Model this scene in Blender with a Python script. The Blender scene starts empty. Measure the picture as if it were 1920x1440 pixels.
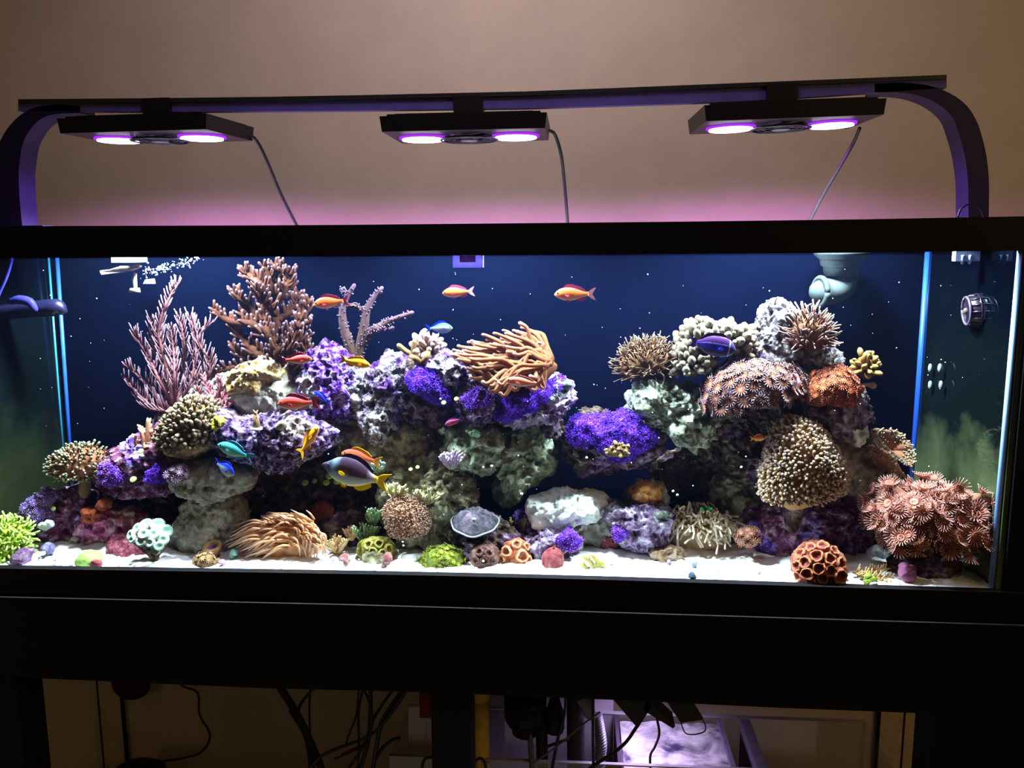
import bpy, math, random
import numpy as np
from mathutils import Matrix, Vector
random.seed(4)
rng = np.random.default_rng(7)
sc = bpy.context.scene
COL = sc.collection
PI = math.pi

# ------------------------------------------------------------------ camera, world, light, exposure
Z0 = 0.80                                   # height of the tank floor above the room floor
F = 1614.0                                  # focal length in pixels of a 1920 wide frame
CAM = np.array([0.179, -1.4537, 0.5898 + Z0])
YAW, PITCH, ROLL = 0.0754, -0.1585, 0.0057


def _rot(yaw, pitch, roll):
    cy, sy = math.cos(yaw), math.sin(yaw)
    cp, sp = math.cos(pitch), math.sin(pitch)
    cr, sr = math.cos(roll), math.sin(roll)
    return (np.array([[cy, -sy, 0], [sy, cy, 0], [0, 0, 1]])
            @ np.array([[1, 0, 0], [0, cp, -sp], [0, sp, cp]])
            @ np.array([[cr, 0, sr], [0, 1, 0], [-sr, 0, cr]]))


RC = _rot(YAW, PITCH, ROLL)
cam_data = bpy.data.cameras.new('camera')
cam_data.sensor_width = 36.0
cam_data.lens = 36.0 * F / 1920.0
cam_data.clip_start = 0.02
cam = bpy.data.objects.new('camera', cam_data)
COL.objects.link(cam)
right, fwd, up = RC[:, 0], RC[:, 1], RC[:, 2]
cam.matrix_world = Matrix([[right[i], up[i], -fwd[i], CAM[i]] for i in range(3)] + [[0, 0, 0, 1]])
sc.camera = cam

sc.view_settings.view_transform = 'Standard'
sc.view_settings.look = 'None'
sc.view_settings.exposure = 0.0
sc.view_settings.gamma = 1.0
sc.view_settings.use_curve_mapping = False
sc.cycles.max_bounces = 8
sc.cycles.diffuse_bounces = 4
sc.cycles.glossy_bounces = 3
sc.cycles.transparent_max_bounces = 12
sc.cycles.caustics_reflective = False
sc.cycles.caustics_refractive = False
sc.cycles.sample_clamp_indirect = 4.0

w = bpy.data.worlds.new('world')
sc.world = w
w.use_nodes = True
w.node_tree.nodes['Background'].inputs[0].default_value = (1.0, 0.66, 0.30, 1)
w.node_tree.nodes['Background'].inputs[1].default_value = 0.06


def area_light(name, loc, target, size, power, color):
    d = bpy.data.lights.new(name, 'AREA')
    d.shape = 'DISK'
    d.size = size
    d.energy = power
    d.color = color
    o = bpy.data.objects.new(name, d)
    COL.objects.link(o)
    o.location = loc
    o.rotation_euler = (Vector(target) - Vector(loc)).to_track_quat('-Z', 'Y').to_euler()
    return o


# a warm ceiling lamp of the dim room behind the photographer
area_light('room_lamp', (2.5, -1.6, 2.2), (0.6, 0.5, 1.7), 1.4, 13.0, (1.0, 0.64, 0.24))
cl_ = area_light('wall_fill_light', (0.05, -0.35, 2.62), (0.0, 0.52, 1.75), 0.5, 4.8, (0.94, 0.82, 1.0))  # added fill imitating the tank's pinkish bounce on the upper wall
cl_.data.spread = 1.9
area_light('hall_lamp', (-1.8, -0.9, 0.35), (-1.1, 0.5, 0.42), 0.15, 0.35, (1.0, 0.72, 0.22))
PUCK_POWER = 80.0
PUCK_COLOR = (0.92, 0.93, 0.98)

# ------------------------------------------------------------------ projecting pixels to points


def ray(px, py):
    d = RC @ np.array([(px - 960) / F, 1.0, (720 - py) / F])
    return d


def at(px, py, Y):
    """the point on the plane y = Y that the photograph shows at pixel (px, py)"""
    d = ray(px, py)
    return CAM + d * ((Y - CAM[1]) / d[1])


def ground(px, py, z=None):
    d = ray(px, py)
    return CAM + d * (((Z0 + 0.004 if z is None else z) - CAM[2]) / d[2])


def mpp(Y):
    return (Y - CAM[1]) / F


# ------------------------------------------------------------------ vectorised noise

def _h(ix, iy, iz, s):
    n = (ix * 374761393 + iy * 668265263 + iz * 2147483647 + s * 1274126177) & 0xFFFFFFFF
    n = ((n ^ (n >> 13)) * 1274126177) & 0xFFFFFFFF
    n = ((n ^ (n >> 16)) * 2246822519) & 0xFFFFFFFF
    return ((n ^ (n >> 15)) & 0xFFFFFF) / float(0xFFFFFF)


def vnoise(p, s=0):
    f = np.floor(p).astype(np.int64)
    t = p - f
    t = t * t * t * (t * (t * 6 - 15) + 10)
    r = 0
    for dx in (0, 1):
        for dy in (0, 1):
            for dz in (0, 1):
                wgt = (t[:, 0] if dx else 1 - t[:, 0]) * (t[:, 1] if dy else 1 - t[:, 1]) * (t[:, 2] if dz else 1 - t[:, 2])
                r = r + wgt * _h(f[:, 0] + dx, f[:, 1] + dy, f[:, 2] + dz, s)
    return r * 2 - 1


def fbm(p, o=4, s=0):
    a, r = 0.5, 0
    for i in range(o):
        r = r + a * vnoise(p * 2 ** i + i * 17.3, s + i)
        a *= 0.55
    return r


def worley(p, s=0):
    f = np.floor(p).astype(np.int64)
    best = np.full(len(p), 9.0)
    for dx in (-1, 0, 1):
        for dy in (-1, 0, 1):
            for dz in (-1, 0, 1):
                c = f + np.array([dx, dy, dz])
                q = np.stack([_h(c[:, 0], c[:, 1], c[:, 2], s + k) for k in (1, 2, 3)], 1) + c
                best = np.minimum(best, ((q - p) ** 2).sum(1))
    return np.sqrt(best)


# ------------------------------------------------------------------ mesh building

class MB:
    def __init__(self):
        self.v, self.f, self.t, self.n = [], [], [], 0

    def add(self, v, f, t=0.0):
        v = np.asarray(v, float)
        self.v.append(v)
        k = self.n
        for q in f:
            self.f.append([i + k for i in q])
        self.t.append(np.full(len(v), t, float) if np.isscalar(t) else np.asarray(t, float))
        self.n += len(v)

    def tube(self, pts, rad, n=6, t0=0.0, t1=1.0, cap=True):
        P = np.asarray(pts, float)
        m = len(P)
        r = np.interp(np.linspace(0, 1, m), np.linspace(0, 1, len(rad)), rad) if not np.isscalar(rad) else np.full(m, rad)
        T = np.gradient(P, axis=0)
        T /= np.linalg.norm(T, axis=1)[:, None] + 1e-12
        a = np.array([0.0, 0, 1.0]) if abs(T[0, 2]) < 0.9 else np.array([1.0, 0, 0])
        u = np.cross(T[0], a)
        u /= np.linalg.norm(u)
        ang = np.arange(n) * 2 * PI / n
        rings = []
        tv = []
        ts = np.linspace(t0, t1, m)
        for i in range(m):
            u = u - T[i] * np.dot(u, T[i])
            u /= np.linalg.norm(u) + 1e-12
            b = np.cross(T[i], u)
            rings.append(P[i] + r[i] * (np.cos(ang)[:, None] * u + np.sin(ang)[:, None] * b))
            tv += [ts[i]] * n
            last = (u, b)
        if cap:
            rings.append(P[-1] + T[-1] * r[-1] * 0.7 + 0.6 * r[-1] * (np.cos(ang)[:, None] * last[0] + np.sin(ang)[:, None] * last[1]))
            tv += [t1] * n
        V = np.concatenate(rings)
        k = len(rings)
        V = np.concatenate([V, [P[-1] + T[-1] * r[-1] * (1.0 if cap else 0.0), P[0]]])
        tv += [t1, t0]
        f = []
        for i in range(k - 1):
            for j in range(n):
                f.append([i * n + j, i * n + (j + 1) % n, (i + 1) * n + (j + 1) % n, (i + 1) * n + j])
        for j in range(n):
            f.append([(k - 1) * n + j, (k - 1) * n + (j + 1) % n, k * n])
            f.append([(j + 1) % n, j, k * n + 1])
        self.add(V, f, tv)

    def box(self, lo, hi, M=None):
        x0, y0, z0 = lo
        x1, y1, z1 = hi
        v = np.array([[x0, y0, z0], [x1, y0, z0], [x1, y1, z0], [x0, y1, z0], [x0, y0, z1], [x1, y0, z1], [x1, y1, z1], [x0, y1, z1]], float)
        if M is not None:
            v = v @ M[:3, :3].T + M[:3, 3]
        self.add(v, [[0, 3, 2, 1], [4, 5, 6, 7], [0, 1, 5, 4], [1, 2, 6, 5], [2, 3, 7, 6], [3, 0, 4, 7]])

    def hexa(self, a, b):
        """a solid between two quads (four corners each)"""
        v = np.concatenate([a, b])
        self.add(v, [[0, 3, 2, 1], [4, 5, 6, 7], [0, 1, 5, 4], [1, 2, 6, 5], [2, 3, 7, 6], [3, 0, 4, 7]])

    def ball(self, c, r, n=10, t=0.0):
        r = np.array([r, r, r]) if np.isscalar(r) else np.asarray(r)
        v = [[0, 0, 1]]
        m = max(4, n // 2)
        for i in range(1, m):
            a = PI * i / m
            for j in range(n):
                b = 2 * PI * j / n
                v.append([math.sin(a) * math.cos(b), math.sin(a) * math.sin(b), math.cos(a)])
        v.append([0, 0, -1])
        f = []
        for j in range(n):
            f.append([0, 1 + j, 1 + (j + 1) % n])
            for i in range(m - 2):
                p = 1 + i * n
                f.append([p + j, p + n + j, p + n + (j + 1) % n, p + (j + 1) % n])
            p = 1 + (m - 2) * n
            f.append([p + j, len(v) - 1, p + (j + 1) % n])
        self.add(np.array(v) * r + np.asarray(c), f, t)

    def lathe(self, prof, n=20, M=None, t=None):
        """profile of (radius, height) about z"""
        ang = np.arange(n) * 2 * PI / n
        V = np.concatenate([np.stack([np.cos(ang) * r, np.sin(ang) * r, np.full(n, h)], 1) for r, h in prof])
        if M is not None:
            V = V @ M[:3, :3].T + M[:3, 3]
        f = []
        for i in range(len(prof) - 1):
            for j in range(n):
                f.append([i * n + j, i * n + (j + 1) % n, (i + 1) * n + (j + 1) % n, (i + 1) * n + j])
        f.append(list(range(n))[::-1])
        f.append([(len(prof) - 1) * n + j for j in range(n)])
        tt = 0.0 if t is None else np.repeat(np.asarray(t, float), n)
        self.add(V, f, tt)

    def build(self, name, material, parent=None, smooth=True, origin=None, attrs=None, mods=None):
        V = np.concatenate(self.v) if self.v else np.zeros((0, 3))
        t = np.concatenate(self.t)
        org = np.array([0.0, 0, 0]) if origin is None else np.asarray(origin, float)
        me = bpy.data.meshes.new(name)
        fill(me, V - org, self.f, smooth)
        at_ = me.attributes.new('tip', 'FLOAT', 'POINT')
        at_.data.foreach_set('value', t.astype(np.float32))
        for k, a in (attrs or {}).items():
            q = me.attributes.new(k, 'FLOAT', 'POINT')
            q.data.foreach_set('value', np.asarray(a, np.float32))
        if material is not None:
            me.materials.append(material)
        o = bpy.data.objects.new(name, me)
        COL.objects.link(o)
        if parent is not None:
            o.parent = parent
            o.location = Vector(org) - parent.location if parent.rotation_euler[:] == (0, 0, 0) else Vector(org)
        else:
            o.location = org
        return o


def fill(me, V, faces, smooth=True):
    V = np.asarray(V, np.float32)
    ls = np.array([len(q) for q in faces], np.int32)
    li = np.array([i for q in faces for i in q], np.int32)
    me.vertices.add(len(V))
    me.vertices.foreach_set('co', V.ravel())
    me.loops.add(len(li))
    me.loops.foreach_set('vertex_index', li)
    me.polygons.add(len(ls))
    st = np.zeros(len(ls), np.int32)
    st[1:] = np.cumsum(ls)[:-1]
    me.polygons.foreach_set('loop_start', st)
    me.polygons.foreach_set('use_smooth', np.full(len(ls), smooth, bool))
    me.update(calc_edges=True)


def tag(o, label=None, cat=None, group=None, kind=None):
    if label:
        o['label'] = label
    if cat:
        o['category'] = cat
    if group:
        o['group'] = group
    if kind:
        o['kind'] = kind
    return o


def empty(name, loc, label=None, cat=None, group=None):
    o = bpy.data.objects.new(name, None)
    COL.objects.link(o)
    o.location = loc
    o.empty_display_size = 0.02
    return tag(o, label, cat, group)


def copy_part(src, parent, M):
    c = src.copy()
    COL.objects.link(c)
    c.parent = parent
    c.matrix_local = M
    return c


def copy_tree(o, parent=None):
    c = o.copy()
    COL.objects.link(c)
    c.parent = parent
    for ch in list(o.children):
        m = ch.matrix_local.copy()
        d = copy_tree(ch, c)
        d.matrix_local = m
    return c


# ------------------------------------------------------------------ materials

def new_mat(name):
    m = bpy.data.materials.new(name)
    m.use_nodes = True
    nt = m.node_tree
    for n in list(nt.nodes):
        nt.nodes.remove(n)
    out = nt.nodes.new('ShaderNodeOutputMaterial')
    return m, nt, out


def c4(c):
    return (c[0], c[1], c[2], 1.0)


def ramp(nt, fac, stops, interp='LINEAR'):
    r = nt.nodes.new('ShaderNodeValToRGB')
    r.color_ramp.interpolation = interp
    e = r.color_ramp.elements
    while len(e) > 1:
        e.remove(e[-1])
    e[0].position, e[0].color = stops[0][0], c4(stops[0][1])
    for p, c in stops[1:]:
        k = e.new(p)
        k.color = c4(c)
    nt.links.new(fac, r.inputs[0])
    return r.outputs[0]


def noise_node(nt, scale, detail=5.0, rough=0.6, off=0.0, dist=0.0):
    tc = nt.nodes.new('ShaderNodeTexCoord')
    n = nt.nodes.new('ShaderNodeTexNoise')
    n.inputs['Scale'].default_value = scale
    n.inputs['Detail'].default_value = detail
    n.inputs['Roughness'].default_value = rough
    n.inputs['Distortion'].default_value = dist
    mp = nt.nodes.new('ShaderNodeMapping')
    mp.inputs['Location'].default_value = (off, off * 0.7, off * 1.3)
    nt.links.new(tc.outputs['Object'], mp.inputs[0])
    nt.links.new(mp.outputs[0], n.inputs['Vector'])
    return n.outputs['Fac']


def principled(nt, out, color=None, link=None, rough=0.7, spec=0.2, metal=0.0, bump=None, bstr=0.5, bdist=0.002, sub=0.0):
    b = nt.nodes.new('ShaderNodeBsdfPrincipled')
    if link is not None:
        nt.links.new(link, b.inputs['Base Color'])
    else:
        b.inputs['Base Color'].default_value = c4(color)
    b.inputs['Roughness'].default_value = rough
    b.inputs['Specular IOR Level'].default_value = spec
    b.inputs['Metallic'].default_value = metal
    if bump is not None:
        bn = nt.nodes.new('ShaderNodeBump')
        bn.inputs['Strength'].default_value = bstr
        bn.inputs['Distance'].default_value = bdist
        nt.links.new(bump, bn.inputs['Height'])
        nt.links.new(bn.outputs[0], b.inputs['Normal'])
    nt.links.new(b.outputs[0], out.inputs[0])
    return b


_seed = [0.0]
# exponents (stones) and factors deepen colours, many to offset the lamps' steep falloff
GAMMA = {'grey_rock': 0.95, 'olive_rock': 1.05, 'greenish_rock': 1.0, 'pink_coralline': 1.1, 'maroon_rock': 1.15, 'pale_green_rock': 1.5, 'pink_shell': 1.0, 'terracotta': 1.0, 'orange_brain': 1.1, 'rust_brain': 1.0, 'yellow_green_brain': 1.0, 'wine_red_flesh': 1.0, 'grey_violet_plate': 1.25, 'violet_shell': 1.0, 'teal_shell': 1.0, 'orange_sponge': 1.0, 'refugium_bed': 1.0, 'dark_brown_coral': 1.0, 'wine_shell': 1.0, 'dark_red_plate': 1.0, 'plum_mushroom': 1.0, 'violet_polyp_mat': 1.0, 'purple_sponge': 1.0, 'blue_grey_shell': 1.0, 'green_shell': 1.0, 'tan_rubble': 1.0, 'mint_white_rock': 1.0, 'grit': 1.0, 'cream_shell': 1.5, 'coralline_purple': 1.6, 'coralline_violet': 1.6, 'bleached_rock': 1.45, 'lilac_rock': 1.5}
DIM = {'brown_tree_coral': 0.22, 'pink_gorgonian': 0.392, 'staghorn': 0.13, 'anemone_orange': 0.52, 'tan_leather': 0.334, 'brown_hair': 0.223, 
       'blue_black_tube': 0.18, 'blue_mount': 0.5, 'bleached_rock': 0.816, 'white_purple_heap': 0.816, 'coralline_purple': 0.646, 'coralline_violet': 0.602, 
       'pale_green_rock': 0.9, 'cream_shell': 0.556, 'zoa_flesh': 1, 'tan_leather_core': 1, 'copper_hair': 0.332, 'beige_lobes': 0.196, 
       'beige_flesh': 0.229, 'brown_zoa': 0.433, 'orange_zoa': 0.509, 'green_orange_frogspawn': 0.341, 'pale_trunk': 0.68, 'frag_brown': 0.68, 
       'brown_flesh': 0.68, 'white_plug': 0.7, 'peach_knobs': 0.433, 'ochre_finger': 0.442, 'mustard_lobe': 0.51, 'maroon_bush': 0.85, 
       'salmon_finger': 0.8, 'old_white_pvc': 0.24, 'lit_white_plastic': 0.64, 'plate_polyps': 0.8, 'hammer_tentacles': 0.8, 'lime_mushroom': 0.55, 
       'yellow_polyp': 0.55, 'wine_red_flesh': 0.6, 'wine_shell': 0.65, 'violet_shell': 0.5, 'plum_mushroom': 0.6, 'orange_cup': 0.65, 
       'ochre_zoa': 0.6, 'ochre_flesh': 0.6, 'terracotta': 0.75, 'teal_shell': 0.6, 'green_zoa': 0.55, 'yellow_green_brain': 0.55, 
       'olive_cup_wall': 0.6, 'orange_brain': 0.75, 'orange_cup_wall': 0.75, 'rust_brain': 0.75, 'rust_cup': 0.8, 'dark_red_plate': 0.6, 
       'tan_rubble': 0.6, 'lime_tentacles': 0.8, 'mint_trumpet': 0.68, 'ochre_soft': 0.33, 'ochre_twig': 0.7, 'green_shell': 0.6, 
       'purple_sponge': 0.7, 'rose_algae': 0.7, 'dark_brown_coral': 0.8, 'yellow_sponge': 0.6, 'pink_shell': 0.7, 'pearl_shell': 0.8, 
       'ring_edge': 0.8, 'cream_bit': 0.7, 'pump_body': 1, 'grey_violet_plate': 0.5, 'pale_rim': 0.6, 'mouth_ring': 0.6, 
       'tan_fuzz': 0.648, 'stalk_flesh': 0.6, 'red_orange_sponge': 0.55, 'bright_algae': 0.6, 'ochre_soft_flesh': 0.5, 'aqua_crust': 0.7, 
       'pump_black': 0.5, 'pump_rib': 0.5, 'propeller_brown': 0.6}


def plain(name, color, rough=0.6, spec=0.04, metal=0.0, mottle=0.12, scale=40.0):
    """one colour with a little procedural unevenness"""
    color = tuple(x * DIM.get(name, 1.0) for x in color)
    m, nt, out = new_mat(name)
    n = noise_node(nt, scale, 3)
    lo = tuple(max(0, x * (1 - mottle)) for x in color)
    hi = tuple(min(1, x * (1 + mottle)) for x in color)
    principled(nt, out, link=ramp(nt, n, [(0.3, lo), (0.7, hi)]), rough=rough, spec=spec, metal=metal)
    return m


def stone(name, cols, scale=45.0, pos=None, patch=None, patch_scale=14.0, patch_at=0.55, bump=0.8, rough=0.8, fine=330.0):
    """mottled reef rock: a ramp of four colours, with larger patches of another ramp"""
    m, nt, out = new_mat(name)
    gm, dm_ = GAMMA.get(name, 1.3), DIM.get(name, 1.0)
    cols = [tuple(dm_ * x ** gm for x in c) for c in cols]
    patch = [tuple(dm_ * x ** gm for x in c) for c in patch] if patch else None
    _seed[0] += 3.7
    n1 = noise_node(nt, scale, 7, 0.66, _seed[0], 0.4)
    pos = pos or ([0.38, 0.49, 0.59, 0.70] if name in ('bleached_rock', 'white_purple_heap') else [0.34, 0.45, 0.55, 0.66])
    c = ramp(nt, n1, list(zip(pos, cols)))
    if patch:
        n2 = noise_node(nt, patch_scale, 5, 0.6, _seed[0] + 9, 0.3)
        fac = nt.nodes.new('ShaderNodeMapRange')
        fac.inputs['From Min'].default_value = patch_at - 0.03
        fac.inputs['From Max'].default_value = patch_at + 0.05
        nt.links.new(n2, fac.inputs[0])
        c2 = ramp(nt, n1, list(zip([0.36, 0.47, 0.56, 0.66][:len(patch)], patch)))
        mx = nt.nodes.new('ShaderNodeMix')
        mx.data_type = 'RGBA'
        nt.links.new(fac.outputs[0], mx.inputs[0])
        nt.links.new(c, mx.inputs[6])
        nt.links.new(c2, mx.inputs[7])
        c = mx.outputs[2]
    nb = noise_node(nt, fine, 4, 0.65, _seed[0] + 5)
    principled(nt, out, link=c, rough=rough, spec=0.015, bump=nb, bstr=bump, bdist=0.004)
    return m


def tipped(name, stops, rough=0.7, spec=0.015, scale=90.0, var=0.25, bump=0.0, attr='tip', trans=0.0):
    """colour along the 'tip' attribute (0 root, 1 tip), made uneven by noise"""
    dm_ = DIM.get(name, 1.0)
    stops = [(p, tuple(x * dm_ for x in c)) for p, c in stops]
    m, nt, out = new_mat(name)
    a = nt.nodes.new('ShaderNodeAttribute')
    a.attribute_name = attr
    c = ramp(nt, a.outputs['Fac'], stops)
    n = noise_node(nt, scale, 3)
    hs = nt.nodes.new('ShaderNodeHueSaturation')
    mr = nt.nodes.new('ShaderNodeMapRange')
    mr.inputs['From Min'].default_value = 0.3
    mr.inputs['From Max'].default_value = 0.7
    mr.inputs['To Min'].default_value = 1 - var
    mr.inputs['To Max'].default_value = 1 + var
    nt.links.new(n, mr.inputs[0])
    nt.links.new(mr.outputs[0], hs.inputs['Value'])
    nt.links.new(c, hs.inputs['Color'])
    b = principled(nt, out, link=hs.outputs[0], rough=rough, spec=spec, bump=(n if bump else None), bstr=bump)
    if trans:
        tr = nt.nodes.new('ShaderNodeBsdfTranslucent')
        nt.links.new(hs.outputs[0], tr.inputs[0])
        ms = nt.nodes.new('ShaderNodeMixShader')
        ms.inputs[0].default_value = trans
        nt.links.new(b.outputs[0], ms.inputs[1])
        nt.links.new(tr.outputs[0], ms.inputs[2])
        nt.links.new(ms.outputs[0], out.inputs[0])
    return m


def glassy(name, tint, gloss=0.04, film=None, film_fac=0.0, grough=0.0):
    m, nt, out = new_mat(name)
    tr = nt.nodes.new('ShaderNodeBsdfTransparent')
    tr.inputs[0].default_value = c4(tint)
    gl = nt.nodes.new('ShaderNodeBsdfGlossy')
    gl.inputs['Roughness'].default_value = grough
    ms = nt.nodes.new('ShaderNodeMixShader')
    ms.inputs[0].default_value = gloss
    nt.links.new(tr.outputs[0], ms.inputs[1])
    nt.links.new(gl.outputs[0], ms.inputs[2])
    res = ms.outputs[0]
    if film:
        df = nt.nodes.new('ShaderNodeBsdfDiffuse')
        df.inputs[0].default_value = c4(film)
        m2 = nt.nodes.new('ShaderNodeMixShader')
        m2.inputs[0].default_value = film_fac
        nt.links.new(res, m2.inputs[1])
        nt.links.new(df.outputs[0], m2.inputs[2])
        res = m2.outputs[0]
    nt.links.new(res, out.inputs[0])
    return m


def emitter(name, color, strength):
    m, nt, out = new_mat(name)
    e = nt.nodes.new('ShaderNodeEmission')
    e.inputs[0].default_value = c4(color)
    e.inputs[1].default_value = strength
    nt.links.new(e.outputs[0], out.inputs[0])
    return m


def srgb(r, g, b):
    return tuple((x / 255 / 12.92) if x / 255 <= 0.04045 else ((x / 255 + 0.055) / 1.055) ** 2.4 for x in (r, g, b))


BLACK = plain('black_paint', (0.0035, 0.003, 0.0042), 0.5, 0.12)
BLACKP = plain('black_plastic', (0.012, 0.011, 0.014), 0.4, 0.3)
ALU = plain('anodised_metal_dimmed', (0.010, 0.006, 0.034), 0.45, 0.2, 0.0)  # arms and feet: darkened to offset the direct light of the lamps
ALU2 = plain('anodised_metal_bounce_lit', (0.07, 0.055, 0.24), 0.45, 0.3, 0.0)  # same metal for the bar, violet bounce light put into its colour

# ------------------------------------------------------------------ the room
D = 0.32                                    # depth of the tank
H = 0.58
XF = float(at(1897, 800, 0.0)[0])           # right end of the tank, front
XB = float(at(1722, 700, D)[0])
XL = float(at(112, 700, D)[0])              # left end
WY = 0.52                                   # the wall behind the tank

wall_m, nt, out = new_mat('painted_wall')
principled(nt, out, link=ramp(nt, noise_node(nt, 9, 4), [(0.3, (0.47, 0.38, 0.29)), (0.7, (0.52, 0.42, 0.32))]),
           rough=0.85, spec=0.1, bump=noise_node(nt, 260, 3), bstr=0.25, bdist=0.001)
mb = MB()
mb.box((-2.6, WY, -0.0), (2.6, WY + 0.1, 2.7))
tag(mb.build('wall_back', wall_m, smooth=False), kind='structure')
mb = MB()
mb.box((-2.6, -3.4, -0.06), (2.6, WY + 0.1, 0.0))
tag(mb.build('floor', plain('floor_boards', (0.10, 0.07, 0.045), 0.5), smooth=False), kind='structure')
trim_m = plain('wall_trim_paint', (0.46, 0.37, 0.26), 0.7)
gap_m = plain('trim_gap', (0.02, 0.015, 0.01), 0.9)
for i, (xa, xb, yb) in enumerate(((192, 234, 1400), (1646, 1692, 1400))):
    a, b = at(xa, yb, WY - 0.012), at(xb, yb, WY - 0.012)
    mb = MB()
    mb.box((a[0], WY - 0.012, 0.0), (b[0], WY, 1.0))
    t = tag(mb.build('trim_%d' % (i + 1), trim_m, smooth=False), kind='structure')
    for k, x in enumerate((a[0], b[0])):
        g = MB()
        g.box((x - 0.0022, WY - 0.0128, 0.0), (x + 0.0022, WY - 0.0002, 1.0))
        g.build('trim_gap', gap_m, t, smooth=False)


# ------------------------------------------------------------------ the aquarium
tank = empty('aquarium', (0, D / 2, Z0 - 0.055), 'long rimmed glass reef aquarium on a black stand, lit from above', 'aquarium')
glass_m = glassy('front_glass', (0.955, 0.975, 0.975), 0.02)
TOPL = [(-160, 484.5), (0, 484), (360, 482), (720, 480), (1240, 476.5), (1600, 474), (1945, 469.5)]
TOPU = [(-160, 424.5), (0, 424), (360, 423), (600, 422), (1240, 416), (1600, 411.5), (1945, 405)]
BOTU = [(-160, 1064), (0, 1066), (400, 1072), (760, 1078), (1100, 1086), (1440, 1097), (1912, 1112), (1960, 1113.5)]
BOTL = [(-160, 1118), (0, 1121), (640, 1135), (1020, 1146), (1400, 1158), (1912, 1174), (1960, 1175.6)]
STB = [(-160, 1263), (30, 1270), (480, 1290), (800, 1298), (1240, 1316), (1400, 1325), (1750, 1338), (1960, 1348)]


def strip(lower, upper, y0, y1, n=14):
    mb = MB()
    xs = np.linspace(max(lower[0][0], upper[0][0]), min(lower[-1][0], upper[-1][0]), n)
    yl = np.interp(xs, *zip(*lower))
    yu = np.interp(xs, *zip(*upper))
    ring = []
    for x, a, b in zip(xs, yl, yu):
        p, q = at(x, a, y0), at(x, b, y0)
        ring += [p, q, [q[0], y1, q[2]], [p[0], y1, p[2]]]
    f = []
    for i in range(n - 1):
        for j in range(4):
            f.append([i * 4 + j, (i + 1) * 4 + j, (i + 1) * 4 + (j + 1) % 4, i * 4 + (j + 1) % 4])
    f += [[3, 2, 1, 0], [(n - 1) * 4 + j for j in range(4)]]
    mb.add(ring, f)
    return mb


def child(mb, name, m, parent, smooth=False, **k):
    o = mb.build(name, m, None, smooth, **k)
    o.parent = parent
    o.matrix_parent_inverse = Matrix.Translation(parent.location).inverted() if parent.type == 'EMPTY' else parent.matrix_basis.inverted()
    return o


zt0, zt1 = Z0 + H + 0.001, Z0 + H + 0.047
rim = strip(TOPL, TOPU, -0.012, 0.012)
xr = float(at(1945, 440, -0.012)[0])
xl = float(at(-160, 440, -0.012)[0])
child(rim, 'top_rim', BLACK, tank)
mb = MB()
mb.box((max(XF, XB) - 0.003, 0.01, zt0), (xr, D + 0.02, zt1))
mb.box((XB, D - .01, zt0), (xr, D + 0.02, zt1))
mb.box((xl, 0.01, zt0), (XL, D + 0.02, zt1))
mb.box((XL, D - 0.002, zt0), (XB, D + 0.02, zt1 - 0.004))
child(mb, 'top_rim', BLACK, tank)
child(strip(BOTL, BOTU, -0.012, 0.006), 'bottom_rim', BLACK, tank)
mb = MB()
mb.box((xl, 0.0, Z0 - 0.05), (xr, D + 0.02, Z0 - 0.012))
child(mb, 'bottom_panel', BLACK, tank)
mb = MB()
mb.box((xl, -0.002, Z0 - 0.01), (XF + 0.008, 0.003, zt0 + 0.01))
child(mb, 'front_pane', glass_m, tank)

# back panel, painted navy outside; the ends carry a film of algae and mirror the tank
bm_, nt, out = new_mat('navy_back_panel')
b = principled(nt, out, link=ramp(nt, noise_node(nt, 5, 4), [(0.3, (0.0003, 0.0006, 0.0042)), (0.7, (0.0005, 0.0009, 0.0056))]), rough=0.9, spec=0.0)
mb = MB()
mb.box((XL - 0.02, D, Z0 - 0.01), (XB + 0.02, D + 0.008, zt0 + 0.01))
child(mb, 'back_panel', bm_, tank)


def end_glass(name, algae, side):
    m, nt, out = new_mat(name)
    gl = nt.nodes.new('ShaderNodeBsdfGlossy')
    gl.inputs['Roughness'].default_value = 0.05 if side > 0 else 0.15
    gl.inputs[0].default_value = (0.4, 0.55, 0.6, 1)
    tc = nt.nodes.new('ShaderNodeTexCoord')
    sp = nt.nodes.new('ShaderNodeSeparateXYZ')
    nt.links.new(tc.outputs['Object'], sp.inputs[0])
    n = noise_node(nt, 9, 4, 0.6, 3.0)
    ad = nt.nodes.new('ShaderNodeMath')
    ad.operation = 'MULTIPLY_ADD'
    ad.inputs[1].default_value = 0.30
    nt.links.new(n, ad.inputs[0])
    nt.links.new(sp.outputs['Z'], ad.inputs[2])
    # algae grows on the lower half of the pane
    c = ramp(nt, ad.outputs[0], [(0.10, algae), (0.22, tuple(x * 0.45 for x in algae)), (0.44, (0.0016, 0.0034, 0.0036)), (0.7, (0.0004, 0.0010, 0.0028))])
    df = nt.nodes.new('ShaderNodeBsdfDiffuse')
    nt.links.new(c, df.inputs[0])
    ms = nt.nodes.new('ShaderNodeMixShader')
    ms.inputs[0].default_value = 0.15 if side > 0 else 0.035
    nt.links.new(df.outputs[0], ms.inputs[1])
    nt.links.new(gl.outputs[0], ms.inputs[2])
    nt.links.new(ms.outputs[0], out.inputs[0])
    return m


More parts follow.
